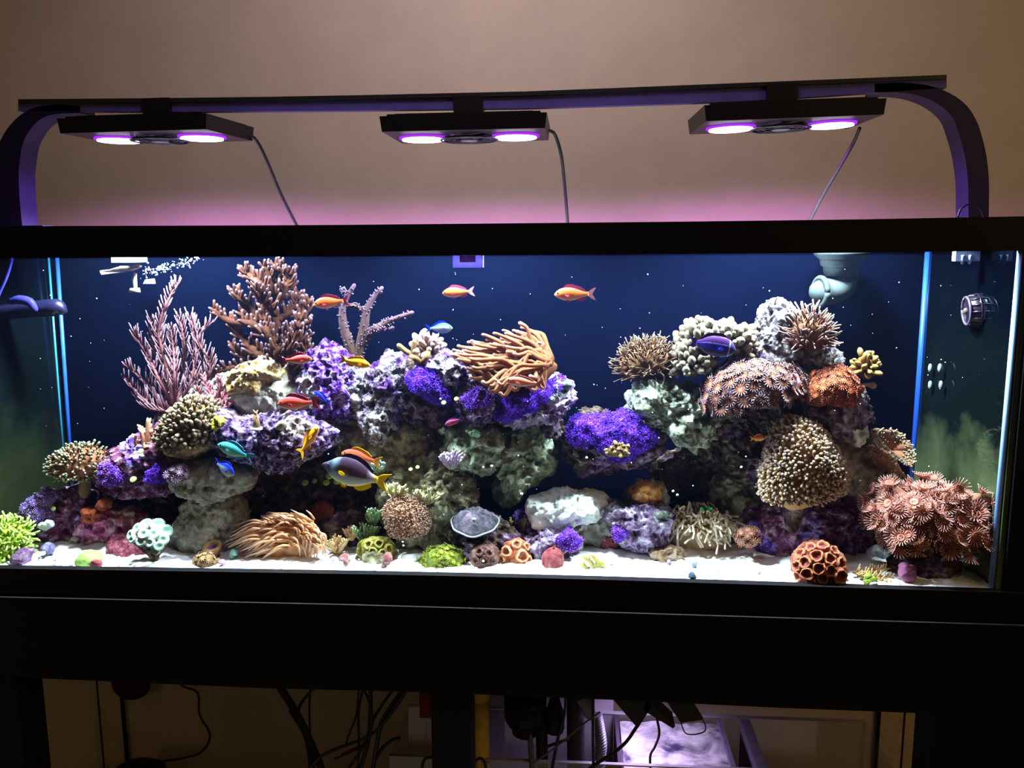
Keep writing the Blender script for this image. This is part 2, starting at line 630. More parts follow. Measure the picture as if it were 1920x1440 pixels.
mb = MB()
xf2 = float(at(-40, 800, 0)[0]) - 0.05
zb, zt = Z0 - 0.008, zt0 + 0.008
o = Z0 - 0.008
mb.hexa([[XF, 0.004, zb], [XF + 0.008, 0.004, zb], [XB + 0.008, D, zb], [XB, D, zb]], [[XF, 0.004, zt], [XF + 0.008, 0.004, zt], [XB + 0.008, D, zt], [XB, D, zt]])
child(mb, 'side_pane', end_glass('algae_glass_right', (0.15, 0.19, 0.085), 1), tank, origin=(XF, 0, zb))
mb = MB()
XL0 = XL - 0.012
mb.hexa([[XL0 - 0.008, 0.004, zb], [XL0, 0.004, zb], [XL, D, zb], [XL - 0.008, D, zb]], [[XL0 - 0.008, 0.004, zt], [XL0, 0.004, zt], [XL, D, zt], [XL - 0.008, D, zt]])
child(mb, 'side_pane', end_glass('algae_glass_left', (0.03, 0.04, 0.014), -1), tank, origin=(XL0, 0, zb))

mb = MB()
mb.box((max(XF, XB) + .010, -.002, Z0 - .01), (max(XF, XB) + .05, D, zt0))  # added black slab, stands in for the dark wall beyond the end
child(mb, 'added_dark_slab', BLACK, tank)

# clear silicone seams in the corners; blue LED light is put into their colours
seam_b = plain('blue_lit_silicone', (0.02, 0.10, 0.62), 0.3, 0.5)
seam_c = plain('teal_lit_silicone', (0.02, 0.22, 0.42), 0.3, 0.5)
seam_w = plain('pale_blue_lit_silicone', (0.22, 0.40, 0.95), 0.3, 0.5)


def seam(p0, p1, Y, r, m):
    mb = MB()
    mb.tube([at(*p0, Y), at(*p1, Y)], r, 8, cap=False)
    child(mb, 'silicone_seam', m, tank, smooth=True)


seam((107, 480), (139, 960), D - 0.006, 0.0040, seam_b)
seam((91, 480), (127, 960), D - 0.010, 0.0022, seam_c)
seam((1740, 470), (1704, 985), D - 0.006, 0.0060, seam_b)
seam((1752, 470), (1722, 985), D - 0.010, 0.0022, seam_c)
xs_ = XF + (XB - XF) * 0.012 / D - 0.0035
mb = MB()
mb.tube([(xs_, 0.012, Z0 - 0.004), (xs_, 0.012, zt0)], 0.0050, 8, cap=False)
child(mb, 'silicone_seam', seam_w, tank, smooth=True)
seam((1938, 470), (1904, 1112), 0.008, 0.0035, seam_c)

# water: a thin rippled sheet under the rim, clear
mb = MB()
nx, ny = 60, 14
g = np.array([[x, y] for y in np.linspace(0.005, D - 0.004, ny) for x in np.linspace(XL, XB, nx)])
z = Z0 + H - 0.004 + 0.0012 * fbm(np.c_[g * 22, np.zeros(len(g))], 3, 5)
mb.add(np.c_[g, z], [[j * nx + i, j * nx + i + 1, (j + 1) * nx + i + 1, (j + 1) * nx + i] for j in range(ny - 1) for i in range(nx - 1)])
tag(mb.build('water_surface', glassy('water', (0.76, 0.98, 0.93), 0.06)), 'rippled clear water surface just under the top rim of the tank', 'water', kind='stuff')

vm, nt, out = new_mat('clear_water_body')
vs = nt.nodes.new('ShaderNodeVolumeScatter')
vs.inputs['Color'].default_value = (0.22, 0.40, 1.0, 1)
vs.inputs['Density'].default_value = 0.020
vs.inputs['Anisotropy'].default_value = 0.3
nt.links.new(vs.outputs[0], out.inputs['Volume'])
mb = MB()
mb.box((XL + .001, .0035, Z0 - .008), (XB - .001, D - .001, Z0 + H - .008))
tag(mb.build('tank_water', vm, None, False), 'clear slightly hazy water filling the tank', 'water', kind='stuff')

# sand bed
mb = MB()
nx, ny = 260, 50
gy = np.linspace(0.006, D - 0.002, ny)
rows = []
for y in gy:
    t = (y - 0.006) / (D - 0.008)
    for x in np.linspace(XL + 0.003, XF + (XB - XF) * t - 0.003, nx):
        rows.append([x, y])
rows = np.array(rows)
dz = 0.010 * fbm(np.c_[rows * 6, np.zeros(len(rows))], 3, 11) + 0.004 * fbm(np.c_[rows * 45, np.zeros(len(rows))], 3, 12) + 0.0012 * rng.normal(size=len(rows))
dz = dz * np.clip((rows[:, 1]) / 0.05, 0.25, 1)
mb.add(np.c_[rows, Z0 + 0.004 + dz], [[j * nx + i, j * nx + i + 1, (j + 1) * nx + i + 1, (j + 1) * nx + i] for j in range(ny - 1) for i in range(nx - 1)])
# the layer has a bottom and a front edge against the glass
k0 = mb.n
mb.add([[XL, 0.005, Z0 - 0.012], [XF, 0.005, Z0 - 0.012], [XB, D, Z0 - 0.012], [XL, D, Z0 - 0.012]], [[0, 3, 2, 1]])
m, nt, out = new_mat('aragonite_sand')
cc = ramp(nt, noise_node(nt, 420, 3, 0.7), [(0.26, (0.35, 0.35, 0.34)), (0.36, (0.80, 0.80, 0.80)), (0.6, (0.88, 0.88, 0.89))])
principled(nt, out, link=cc, rough=0.95, spec=0.05, bump=noise_node(nt, 700, 2), bstr=0.6, bdist=0.001)
tag(mb.build('sand_bed', m, smooth=True), 'white aragonite sand covering the floor of the tank', 'sand', kind='stuff')


# ------------------------------------------------------------------ black stand
stand = empty('aquarium_stand', (0, D / 2, 0), 'black painted wooden stand with open front under the aquarium', 'stand')
child(strip(STB, BOTL, -0.02, 0.01), 'front_beam', BLACK, stand)
ledge = [(x, y - 1.2) for x, y in BOTL]
child(strip([(x, y + 1.0) for x, y in BOTL], ledge, -0.024, -0.019), 'top_edge', plain('worn_edge', (0.018, 0.015, 0.014), 0.6), stand)
zb = Z0 - 0.09


def leg(xa, xb, yref, y0, y1, name='leg', ztop=zb):
    a, b = at(xa, yref, y0), at(xb, yref, y0)
    mb = MB()
    mb.box((a[0], y0, 0.0), (b[0], y1, ztop))
    return child(mb, name, BLACK, stand)


leg(-160, 36, 1330, -0.015, 0.06)
leg(808, 882, 1330, -0.015, 0.05)
leg(1749, 1935, 1360, -0.015, 0.06)
mb = MB()
mb.box((xl, 0.0, Z0 - 0.09), (xr, D + 0.02, Z0 - 0.052))
child(mb, 'top_board', BLACK, stand)

# ------------------------------------------------------------------ light rail and fixtures
RY = 0.115
rail = empty('light_rail', tuple(at(960, 200, RY)), 'dark arched light bar with curved legs standing over the tank', 'light rail')
mb = MB()
# the bar, seen from below: a flat extrusion
barU = [(34, 189), (300, 187), (600, 183), (1000, 174), (1400, 158), (1775, 143)]
barL = [(34, 208), (300, 210), (600, 208), (1000, 203), (1400, 190), (1800, 163)]
bar = strip([(x, y) for x, y in barL], barU, RY, RY + 0.016, 12)
child(bar, 'bar', ALU2, rail)
mb = strip([(x, y + 5) for x, y in barU], [(x, y - 3) for x, y in barU], RY - 0.004, RY + 0.026, 12)
child(mb, 'top_cap', BLACKP, rail)


def ribbon(pts, w0, y0, y1):
    """a flat curved arm following pixel points, w0 wide in pixels"""
    mb = MB()
    P = np.array(pts, float)
    T = np.gradient(P, axis=0)
    T /= np.linalg.norm(T, axis=1)[:, None]
    N = np.c_[-T[:, 1], T[:, 0]]
    ww = np.interp(np.linspace(0, 1, len(P)), np.linspace(0, 1, len(w0)), w0)
    ring = []
    for p, n, q in zip(P, N, ww):
        a, b = at(*(p + n * q / 2), y0), at(*(p - n * q / 2), y0)
        ring += [a, b, [b[0], y1, b[2]], [a[0], y1, a[2]]]
    f = []
    for i in range(len(P) - 1):
        for j in range(4):
            f.append([i * 4 + j, (i + 1) * 4 + j, (i + 1) * 4 + (j + 1) % 4, i * 4 + (j + 1) % 4])
    f += [[3, 2, 1, 0], [(len(P) - 1) * 4 + j for j in range(4)]]
    mb.add(ring, f)
    return mb


def smooth_path(pts, n=24):
    P = np.array(pts, float)
    k = len(P)
    out_ = []
    Q = np.vstack([2 * P[0] - P[1], P, 2 * P[-1] - P[-2]])
    per = max(2, n // (k - 1))
    for i in range(k - 1):
        p0, p1, p2, p3 = Q[i:i + 4]
        for t in np.linspace(0, 1, per, endpoint=False):
            out_.append(0.5 * ((2 * p1) + (-p0 + p2) * t + (2 * p0 - 5 * p1 + 4 * p2 - p3) * t * t + (-p0 + 3 * p1 - 3 * p2 + p3) * t ** 3))
    out_.append(P[-1])
    return np.array(out_)


child(ribbon(smooth_path([(1640, 165), (1700, 165), (1755, 178), (1800, 210), (1823, 265), (1834, 330), (1835, 412)], 30), [16, 20, 30, 40, 40, 38], RY, RY + 0.05), 'arm', ALU, rail, smooth=False)
child(ribbon(smooth_path([(150, 205), (95, 206), (55, 222), (25, 260), (12, 310), (10, 360), (16, 428)], 30), [14, 20, 34, 46, 52, 52], RY, RY + 0.05), 'arm', ALU, rail, smooth=False)
for px0, px1, py in ((-30, 80, 424), (1772, 1842, 410)):
    a, b = at(px0, py, RY - 0.02), at(px1, py, RY - 0.02)
    mb = MB()
    mb.box((a[0], RY - 0.02, zt1 - 0.012), (b[0], RY + 0.07, zt1 + 0.006))
    child(mb, 'foot', ALU, rail)
mb = MB()
mb.tube([at(x, y, RY - 0.03) for x, y in smooth_path([(1795, 408), (1803, 390), (1822, 382), (1838, 392), (1845, 408)], 20)], 0.0018, 6)
child(mb, 'cord_loop', ALU, rail, smooth=True)

lens_m = emitter('lit_led_lens', (1.0, 0.86, 1.0), 9.0)
ring_m = emitter('purple_led_ring', (0.30, 0.02, 0.9), 1.6)
fan_m = plain('fan_plastic', (0.03, 0.03, 0.06), 0.25, 0.6)
dk = plain('black_housing', (0.006, 0.005, 0.008), 0.4, 0.2)
silver = plain('fan_label', (0.45, 0.45, 0.55), 0.3, 0.6)


def cyl(mb, c, r, z0, z1, n=24):
    mb.lathe([(r, z0), (r, z1)], n, np.array([[1, 0, 0, c[0]], [0, 1, 0, c[1]], [0, 0, 1, 0], [0, 0, 0, 1]], float))


def fixture(fl, fr, label, cord, tilt=0.0, bracket=None):
    """fl, fr: pixels of the front lower corners on y = RY - 0.085"""
    yf = RY - 0.085
    a, b = at(*fl, yf), at(*fr, yf)
    cx, L = (a[0] + b[0]) / 2, (b[0] - a[0])
    zc = (a[2] + b[2]) / 2
    slope = math.atan2(b[2] - a[2], b[0] - a[0])
    root = empty('led_fixture', (cx, RY, zc), label, 'aquarium light', 'led fixtures on the light bar')
    root.rotation_euler = (0, -slope, tilt)
    hw, hd, hh = L / 2, 0.085, 0.025

    def part(mb, name, m, smooth=False, parent=root):
        o = mb.build(name, m, None, smooth)
        o.parent = parent
        return o
    mb = MB()
    mb.hexa([[-hw, -hd, 0], [hw, -hd, 0], [hw, hd, 0], [-hw, hd, 0]], [[-hw - 0.003, -hd - 0.002, hh], [hw + 0.003, -hd - 0.002, hh], [hw + 0.003, hd + 0.002, hh], [-hw - 0.003, hd + 0.002, hh]])
    part(mb, 'housing', dk)
    mb = MB()
    mb.box((-hw + 0.008, -hd + 0.006, hh), (hw - 0.008, hd - 0.006, hh + 0.004))
    for k in range(9):
        y = -hd + 0.015 + k * 0.0175
        mb.box((-hw + 0.02, y, hh + 0.003), (hw - 0.02, y + 0.004, hh + 0.006))
    part(mb, 'heat_sink', dk)
    mb = MB()
    mb.box((-0.028, -0.012, hh + 0.003), (0.028, 0.03, hh + 0.014))
    mb.box((-0.026, -0.008, hh + 0.012), (0.026, 0.028, hh + 0.043))
    part(mb, 'mount_bracket', dk)
    for s in (-1, 1):
        c = (s * hw * 0.60, 0.0)
        mb = MB()
        cyl(mb, c, 0.042, -0.0035, 0.0, 32)
        part(mb, 'lens_ring', ring_m, True)
        mb = MB()
        cyl(mb, c, 0.037, -0.006, -0.003, 32)
        part(mb, 'led_lens', lens_m)
        d = bpy.data.lights.new('puck_lamp', 'SPOT')
        d.energy = PUCK_POWER
        d.color = PUCK_COLOR
        d.spot_size = math.radians(132)
        d.spot_blend = 0.55
        d.shadow_soft_size = 0.03
        lo = bpy.data.objects.new('puck_lamp', d)
        COL.objects.link(lo)
        lo.parent = root
        lo.location = (c[0], c[1], -0.045)
        # the violet diodes round each lens throw a wider, weaker cone
        d = bpy.data.lights.new('violet_lamp', 'SPOT')
        d.energy = 10.0
        d.color = (0.68, 0.26, 1.0)
        d.spot_size = math.radians(170)
        d.spot_blend = 0.30
        d.shadow_soft_size = 0.04
        lo = bpy.data.objects.new('violet_lamp', d)
        COL.objects.link(lo)
        lo.parent = root
        lo.location = (c[0], c[1], -0.016)
    # the fan between the lenses: frame ring, hub, blades, grille rings
    mb = MB()
    ang = np.linspace(0, 2 * PI, 33)
    for r in (0.050, 0.039, 0.028):
        mb.tube([(r * math.cos(q), r * math.sin(q), -0.006) for q in ang], 0.0024 if r > 0.045 else 0.0013, 6, cap=False)
    for q in (0.4, 0.4 + PI / 2, 0.4 + PI, 0.4 + 1.5 * PI):
        mb.tube([(0.015 * math.cos(q), 0.015 * math.sin(q), -0.006), (0.05 * math.cos(q), 0.05 * math.sin(q), -0.006)], 0.0016, 6)
    fan = part(mb, 'fan_grille', fan_m, True)
    mb = MB()
    for k in range(7):
        q = 2 * PI * k / 7
        c0, s0 = math.cos(q), math.sin(q)
        c1, s1 = math.cos(q + 0.55), math.sin(q + 0.55)
        mb.hexa([[0.014 * c0, 0.014 * s0, -0.003], [0.045 * c0, 0.045 * s0, -0.003], [0.045 * c1, 0.045 * s1, 0.0], [0.014 * c1, 0.014 * s1, 0.0]],
                [[0.014 * c0, 0.014 * s0, -0.002], [0.045 * c0, 0.045 * s0, -0.002], [0.045 * c1, 0.045 * s1, 0.001], [0.014 * c1, 0.014 * s1, 0.001]])
    b_ = mb.build('fan_blades', fan_m, None, False)
    b_.parent = fan
    mb = MB()
    cyl(mb, (0, 0), 0.015, -0.0085, 0.0, 20)
    b_ = mb.build('fan_hub', silver, None, False)
    b_.parent = fan
    # the cord
    mb = MB()
    pts = [at(x, y, yy) for (x, y, yy) in cord]
    P = smooth_path(pts, 30)
    mw = np.linalg.inv(np.array(Matrix.Translation(root.location) @ root.rotation_euler.to_matrix().to_4x4()))
    P = P @ mw[:3, :3].T + mw[:3, 3]
    mb.tube(P, 0.0032, 8)
    part(mb, 'power_cord', BLACKP, True)
    return root


fixture((112, 248), (402, 244), 'leftmost led fixture under the light bar, both lenses lit', [(463, 252, RY + 0.06), (480, 262, RY + 0.07), (500, 300, RY + 0.09), (525, 360, RY + 0.12), (560, 430, RY + 0.15)], -0.10)
fixture((716, 247), (1022, 240), 'middle led fixture on the light bar, fan above the tank centre', [(1025, 243, RY + 0.05), (1040, 252, RY + 0.07), (1052, 290, RY + 0.09), (1058, 340, RY + 0.12), (1065, 425, RY + 0.15)])
fixture((1320, 228), (1656, 214), 'right led fixture on the light bar beside the curved arm', [(1612, 240, RY + 0.04), (1600, 268, RY + 0.07), (1570, 320, RY + 0.09), (1545, 362, RY + 0.12), (1515, 420, RY + 0.15)], 0.03)

# ------------------------------------------------------------------ reef rock
_ico = {}


def ico(lvl):
    if lvl not in _ico:
        import bmesh
        bm = bmesh.new()
        bmesh.ops.create_icosphere(bm, subdivisions=lvl, radius=1.0)
        bm.verts.ensure_lookup_table()
        v = np.array([x.co[:] for x in bm.verts])
        f = np.array([[q.index for q in p.verts] for p in bm.faces])
        bm.free()
        _ico[lvl] = (v, f)
    return _ico[lvl]


def blob_points(u, poly, Y, thick, rough=1.0, seed=0, pits=1.0, box=0.85, knob=0.0, kscale=42.0):
    """directions u (n,3) -> points on a rough solid whose outline in the x-z plane is poly (pixels)"""
    P = np.array([at(x, y, Y) for x, y in poly])
    C = (P.min(0) + P.max(0)) / 2
    C[1] = Y
    dx, dz = P[:, 0] - C[0], P[:, 2] - C[2]
    ph, rr = np.arctan2(dz, dx), np.hypot(dx, dz)
    o = np.argsort(ph)
    ph, rr = ph[o], rr[o]
    gx = np.linspace(-PI, PI, 181)[:-1]
    gr = np.interp(gx, np.r_[ph - 2 * PI, ph, ph + 2 * PI], np.r_[rr, rr, rr])
    k = np.array([1, 2, 3, 2, 1]) / 9.0
    gr = sum(kk * np.roll(gr, j - 2) for j, kk in enumerate(k))
    a = np.arctan2(u[:, 2], u[:, 0])
    r = np.interp(a, np.r_[gx, PI], np.r_[gr, gr[0]])
    uy = np.sign(u[:, 1]) * np.abs(u[:, 1]) ** box
    hor = np.sqrt(np.clip(1 - u[:, 1] ** 2, 0, 1)) ** box
    nh = np.hypot(u[:, 0], u[:, 2]) + 1e-9
    p = np.c_[r * hor * u[:, 0] / nh, thick * uy, r * hor * u[:, 2] / nh]
    nrm = np.c_[u[:, 0] / gr.mean(), u[:, 1] / thick, u[:, 2] / gr.mean()]
    nrm /= np.linalg.norm(nrm, axis=1)[:, None]
    if rough or knob:
        q = p + seed * 1.7
        d = 0.020 * fbm(q * 17, 3, seed) + 0.018 * (0.28 - np.abs(fbm(q * 40, 3, seed + 3))) + 0.008 * fbm(q * 100, 3, seed + 5)
        if pits:
            wq = worley(q * 44 + 0.5 * fbm(q * 30, 2, seed + 8)[:, None], seed)
            d = d - pits * 0.013 * np.clip(0.42 - wq, 0, 1) / 0.42
        d *= rough
        if knob:
            d = d + knob * (0.55 - worley(q * kscale, seed + 2))
        p = p + nrm * d[:, None]
    return p + C, nrm, C


def blob(name, poly, Y, thick, mtl, lvl=6, parent=None, origin=None, t=0.0, smooth=True, **k):
    u, f = ico(lvl)
    p, n, C = blob_points(u, poly, Y, thick, **k)
    mb = MB()
    mb.v.append(p)
    mb.t.append(np.full(len(p), t))
    mb.n = len(p)
    mb.f = f.tolist()
    org = np.array([C[0], C[1], p[:, 2].min()]) if origin is None else origin
    if parent is not None:
        return child(mb, name, mtl, parent, smooth, origin=org)
    return mb.build(name, mtl, None, smooth, origin=org)


M_PURPLE = stone('coralline_purple', [(0.045, 0.03, 0.045), (0.15, 0.09, 0.19), (0.36, 0.27, 0.46), (0.84, 0.80, 0.88)], scale=78,
                 patch=[(0.10, 0.07, 0.06), (0.30, 0.24, 0.22), (0.55, 0.48, 0.50), (0.8, 0.8, 0.78)], patch_at=0.55)
M_VIOLET = stone('coralline_violet', [(0.04, 0.012, 0.07), (0.17, 0.06, 0.34), (0.40, 0.26, 0.64), (0.87, 0.84, 0.92)], scale=66,
                 patch=[(0.2, 0.18, 0.2), (0.5, 0.47, 0.5), (0.75, 0.72, 0.78), (0.85, 0.9, 0.88)], patch_at=0.57)
M_WHITE = stone('bleached_rock', [(0.07, 0.06, 0.065), (0.30, 0.27, 0.29), (0.62, 0.61, 0.62), (0.86, 0.86, 0.86)],
                patch=[(0.10, 0.05, 0.12), (0.30, 0.20, 0.38), (0.55, 0.50, 0.52), (0.8, 0.84, 0.8)], patch_at=0.58)
M_LILAC = stone('lilac_rock', [(0.04, 0.025, 0.04), (0.20, 0.14, 0.22), (0.45, 0.36, 0.52), (0.82, 0.80, 0.84)],
                patch=[(0.05, 0.06, 0.05), (0.2, 0.24, 0.2), (0.5, 0.55, 0.5), (0.8, 0.85, 0.8)], patch_at=0.56)
M_OLIVE = stone('olive_rock', [(0.06, 0.05, 0.03), (0.17, 0.15, 0.09), (0.26, 0.25, 0.16), (0.42, 0.42, 0.32)], scale=38,
                patch=[(0.05, 0.035, 0.025), (0.11, 0.085, 0.06), (0.2, 0.16, 0.12), (0.5, 0.45, 0.42)], patch_at=0.57)
M_GREEN = stone('greenish_rock', [(0.07, 0.09, 0.06), (0.17, 0.21, 0.14), (0.27, 0.32, 0.22), (0.48, 0.52, 0.42)], scale=34,
                patch=[(0.05, 0.05, 0.035), (0.12, 0.12, 0.09), (0.2, 0.2, 0.15), (0.7, 0.72, 0.7)], patch_at=0.60)
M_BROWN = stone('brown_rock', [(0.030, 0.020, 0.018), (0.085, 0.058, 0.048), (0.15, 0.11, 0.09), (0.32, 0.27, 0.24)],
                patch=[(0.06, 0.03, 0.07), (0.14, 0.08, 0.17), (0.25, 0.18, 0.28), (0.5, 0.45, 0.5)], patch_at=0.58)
M_GREY = stone('grey_rock', [(0.10, 0.09, 0.075), (0.22, 0.20, 0.165), (0.33, 0.31, 0.26), (0.52, 0.50, 0.45)], scale=36)
M_MAROON = stone('maroon_rock', [(0.035, 0.012, 0.022), (0.11, 0.035, 0.07), (0.22, 0.09, 0.17), (0.60, 0.45, 0.58)],
                 patch=[(0.06, 0.03, 0.16), (0.16, 0.08, 0.40), (0.4, 0.3, 0.7), (0.8, 0.78, 0.9)], patch_at=0.57)
M_PINK = stone('pink_coralline', [(0.10, 0.02, 0.05), (0.34, 0.08, 0.18), (0.50, 0.20, 0.34), (0.78, 0.68, 0.78)],
               patch=[(0.25, 0.05, 0.02), (0.5, 0.13, 0.06), (0.3, 0.25, 0.35), (0.75, 0.8, 0.8)], patch_at=0.54)
M_MINT = stone('mint_white_rock', [(0.45, 0.55, 0.50), (0.70, 0.78, 0.74), (0.86, 0.90, 0.87), (0.92, 0.94, 0.92)], scale=30, bump=0.5)
M_KNOB = stone('pale_green_rock', [(0.10, 0.10, 0.075), (0.27, 0.29, 0.23), (0.46, 0.50, 0.44), (0.74, 0.80, 0.76)], scale=40)
M_HEAP = stone('white_purple_heap', [(0.04, 0.028, 0.045), (0.20, 0.16, 0.21), (0.55, 0.52, 0.55), (0.86, 0.86, 0.86)], scale=50,
               patch=[(0.03, 0.012, 0.05), (0.12, 0.05, 0.22), (0.32, 0.2, 0.5), (0.75, 0.72, 0.8)], patch_at=0.54)
ROCKS = 'live rocks stacked in the reef'


def rock(label, poly, Y, thick, mtl, seed, lvl=6, **k):
    o_ = blob('rock', poly, Y, thick, mtl, lvl, seed=seed, **k)
    return tag(o_, label, 'rock', ROCKS)


R = rock
# left pile
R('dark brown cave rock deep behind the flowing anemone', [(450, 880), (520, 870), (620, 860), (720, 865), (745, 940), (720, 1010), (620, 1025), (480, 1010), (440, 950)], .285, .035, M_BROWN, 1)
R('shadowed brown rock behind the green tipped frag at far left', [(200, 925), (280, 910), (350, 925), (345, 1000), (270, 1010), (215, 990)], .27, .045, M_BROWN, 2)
R('broad purple shelf rock jutting out under the coral frag on a white plug', [(408, 772), (430, 765), (460, 778), (500, 775), (535, 768), (575, 772), (610, 788), (632, 812), (628, 835), (600, 850), (560, 868), (525, 880), (500, 876), (475, 862), (430, 845), (405, 825), (400, 795)], .155, .085, M_PURPLE, 3, 7)
R('dome shaped brown rock under the tall brown tree coral', [(440, 722), (470, 706), (505, 702), (540, 712), (575, 735), (588, 765), (540, 778), (450, 780), (430, 748)], .20, .06, M_GREY, 4, rough=.8)
R('violet and white coralline rock behind the yellow orange fish', [(578, 655), (600, 641), (630, 643), (652, 662), (668, 690), (674, 740), (660, 775), (630, 790), (600, 775), (575, 740), (570, 690)], .20, .065, M_VIOLET, 5, 7)
R('whitish rock slab leaning right of the violet rock', [(655, 672), (675, 668), (690, 700), (700, 745), (702, 775), (680, 785), (655, 770), (648, 720)], .21, .05, M_WHITE, 6)
R('white lumpy rock left of the peach knob coral', [(692, 690), (712, 674), (735, 660), (752, 664), (765, 690), (768, 730), (755, 770), (730, 802), (700, 798), (684, 765), (690, 725)], .195, .06, M_HEAP, 7, 7, knob=.012)
R('dark purple crusted rock under the violet polyp drape', [(740, 690), (770, 668), (815, 664), (850, 690), (862, 730), (850, 775), (815, 800), (770, 798), (740, 770)], .21, .055, M_BROWN, 51, 7)
R('white lumpy rock tucked against the orange anemone', [(800, 672), (826, 656), (850, 664), (872, 684), (893, 712), (888, 742), (862, 742), (838, 720), (815, 700)], .185, .045, M_HEAP, 52, 7, knob=.012)
R('small white lilac rock at the centre of the left pile', [(676, 772), (700, 760), (728, 762), (738, 790), (722, 825), (698, 832), (680, 803)], .165, .045, M_WHITE, 8)
R('dark brown rock between the two piles of the left reef', [(640, 780), (690, 780), (735, 775), (790, 785), (835, 820), (815, 860), (770, 895), (725, 895), (690, 870), (640, 845)], .235, .06, M_OLIVE, 9)
R('olive grey rock with pits right of the dark crevice', [(838, 800), (870, 788), (905, 795), (937, 810), (948, 840), (945, 872), (912, 890), (880, 882), (850, 880), (828, 850)], .195, .06, M_GREEN, 10, 7)
R('green grey rock pillar with a ragged lower edge', [(945, 806), (1000, 796), (1032, 825), (1044, 862), (1022, 890), (990, 912), (965, 942), (935, 944), (930, 895), (922, 850)], .225, .05, M_GREEN, 11, 7)
R('brown ceiling rock under the violet polyp ledge', [(880, 770), (950, 775), (1010, 775), (1050, 790), (1060, 830), (1000, 825), (930, 830), (880, 815)], .25, .04, M_BROWN, 12)
R('yellow olive boulder behind the tan fuzzy coral', [(722, 905), (755, 872), (800, 856), (848, 850), (872, 880), (888, 920), (895, 955), (875, 1000), (800, 1020), (745, 1015), (720, 965)], .185, .06, M_OLIVE, 13, 7)
R('purple and white sloping rock under the tan leather coral', [(192, 866), (215, 850), (250, 830), (290, 806), (330, 785), (365, 800), (400, 850), (385, 890), (340, 912), (280, 922), (220, 926), (192, 906)], .175, .06, M_MAROON, 14, 7)
R('violet rock rising behind the tan leather coral', [(290, 800), (305, 770), (330, 755), (360, 745), (410, 745), (440, 770), (430, 830), (380, 850), (310, 840)], .225, .05, M_PURPLE, 15)
R('pale pink rock at the foot of the gorgonian', [(345, 740), (370, 715), (400, 698), (440, 700), (470, 715), (460, 750), (430, 775), (380, 775), (350, 765)], .23, .045, M_WHITE, 16)
R('smooth olive boulder behind the blue and white fish', [(318, 888), (350, 872), (400, 868), (450, 870), (482, 885), (475, 910), (435, 928), (370, 932), (330, 916)], .13, .05, M_GREY, 17, rough=.6)
R('grey green block standing on the sand left of the flowing anemone', [(342, 962), (360, 936), (400, 926), (440, 932), (458, 960), (452, 1000), (432, 1030), (370, 1036), (333, 1030), (328, 1000)], .15, .055, M_GREY, 18, rough=.7)
R('dark maroon rock at the lower left under the stalked coral', [(48, 962), (70, 932), (110, 918), (150, 920), (178, 945), (172, 990), (130, 1010), (80, 1008), (45, 988)], .185, .05, M_MAROON, 19)
R('pink and red encrusted rock behind the dark red plate', [(148, 966), (178, 945), (215, 953), (250, 963), (272, 990), (258, 1012), (200, 1016), (150, 1010)], .17, .045, M_PINK, 20)
R('brown rock with worms under the grey mushroom plate', [(838, 985), (880, 980), (950, 985), (982, 1005), (978, 1032), (920, 1046), (858, 1040), (833, 1012)], .145, .05, M_BROWN, 21)
R('dark sandy rock beneath the small soft corals', [(600, 985), (650, 960), (710, 955), (750, 990), (790, 1015), (780, 1040), (700, 1035), (625, 1040)], .20, .04, M_BROWN, 22)
# the middle of the floor
R('glaring white mint rock in the gap between the two piles', [(985, 945), (1000, 931), (1030, 925), (1055, 919), (1075, 930), (1100, 926), (1128, 930), (1144, 950), (1132, 965), (1100, 974), (1070, 984), (1030, 992), (1005, 990), (990, 970)], .17, .055, M_MINT, 23, rough=.8)
R('grey shaded rock under the glaring white rock', [(1040, 985), (1075, 978), (1110, 963), (1150, 958), (1168, 985), (1155, 1008), (1100, 1014), (1050, 1008)], .20, .04, M_GREY, 24)
R('lilac and white rock left of the beige anemone', [(1128, 950), (1150, 935), (1180, 945), (1220, 953), (1262, 960), (1258, 1000), (1215, 1026), (1172, 1024), (1150, 990)], .165, .05, M_LILAC, 25)
R('dark grey rock carrying a patch of orange sponge', [(1168, 935), (1185, 914), (1210, 904), (1240, 908), (1254, 930), (1244, 956), (1190, 955)], .20, .04, M_GREY, 26)
R('lilac grey rubble rock behind the round red mushroom', [(988, 1012), (1010, 1004), (1050, 995), (1086, 1004), (1092, 1030), (1072, 1046), (1010, 1046)], .13, .04, M_LILAC, 27)
R('small violet rock between the plate and the white rock', [(955, 968), (975, 958), (995, 968), (1000, 995), (975, 1005), (955, 995)], .185, .03, M_VIOLET, 28, 5)
# right tower
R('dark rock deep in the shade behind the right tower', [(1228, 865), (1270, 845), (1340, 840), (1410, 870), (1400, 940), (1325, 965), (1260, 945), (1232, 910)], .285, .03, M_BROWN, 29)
R('brown core rock of the right tower below the white top', [(1390, 690), (1450, 672), (1540, 690), (1600, 715), (1628, 760), (1628, 800), (1560, 825), (1480, 815), (1400, 785), (1350, 740)], .235, .06, M_BROWN, 30, 7)
R('jagged white rock at the very top of the right tower', [(1408, 650), (1414, 605), (1424, 582), (1438, 566), (1455, 560), (1480, 569), (1497, 590), (1506, 630), (1500, 665), (1470, 690), (1430, 690), (1412, 668)], .195, .05, M_WHITE, 31, 7, pits=1.4)
R('white violet rock below the spiky brown coral', [(1498, 672), (1520, 656), (1555, 655), (1580, 670), (1577, 698), (1545, 712), (1505, 705)], .19, .04, M_WHITE, 32)
R('knobbly pale green rock left under the dark blue fish', [(1183, 737), (1200, 716), (1240, 711), (1290, 720), (1322, 750), (1337, 790), (1312, 824), (1290, 832), (1258, 808), (1222, 796), (1188, 780)], .195, .06, M_KNOB, 33, 7, knob=.022)
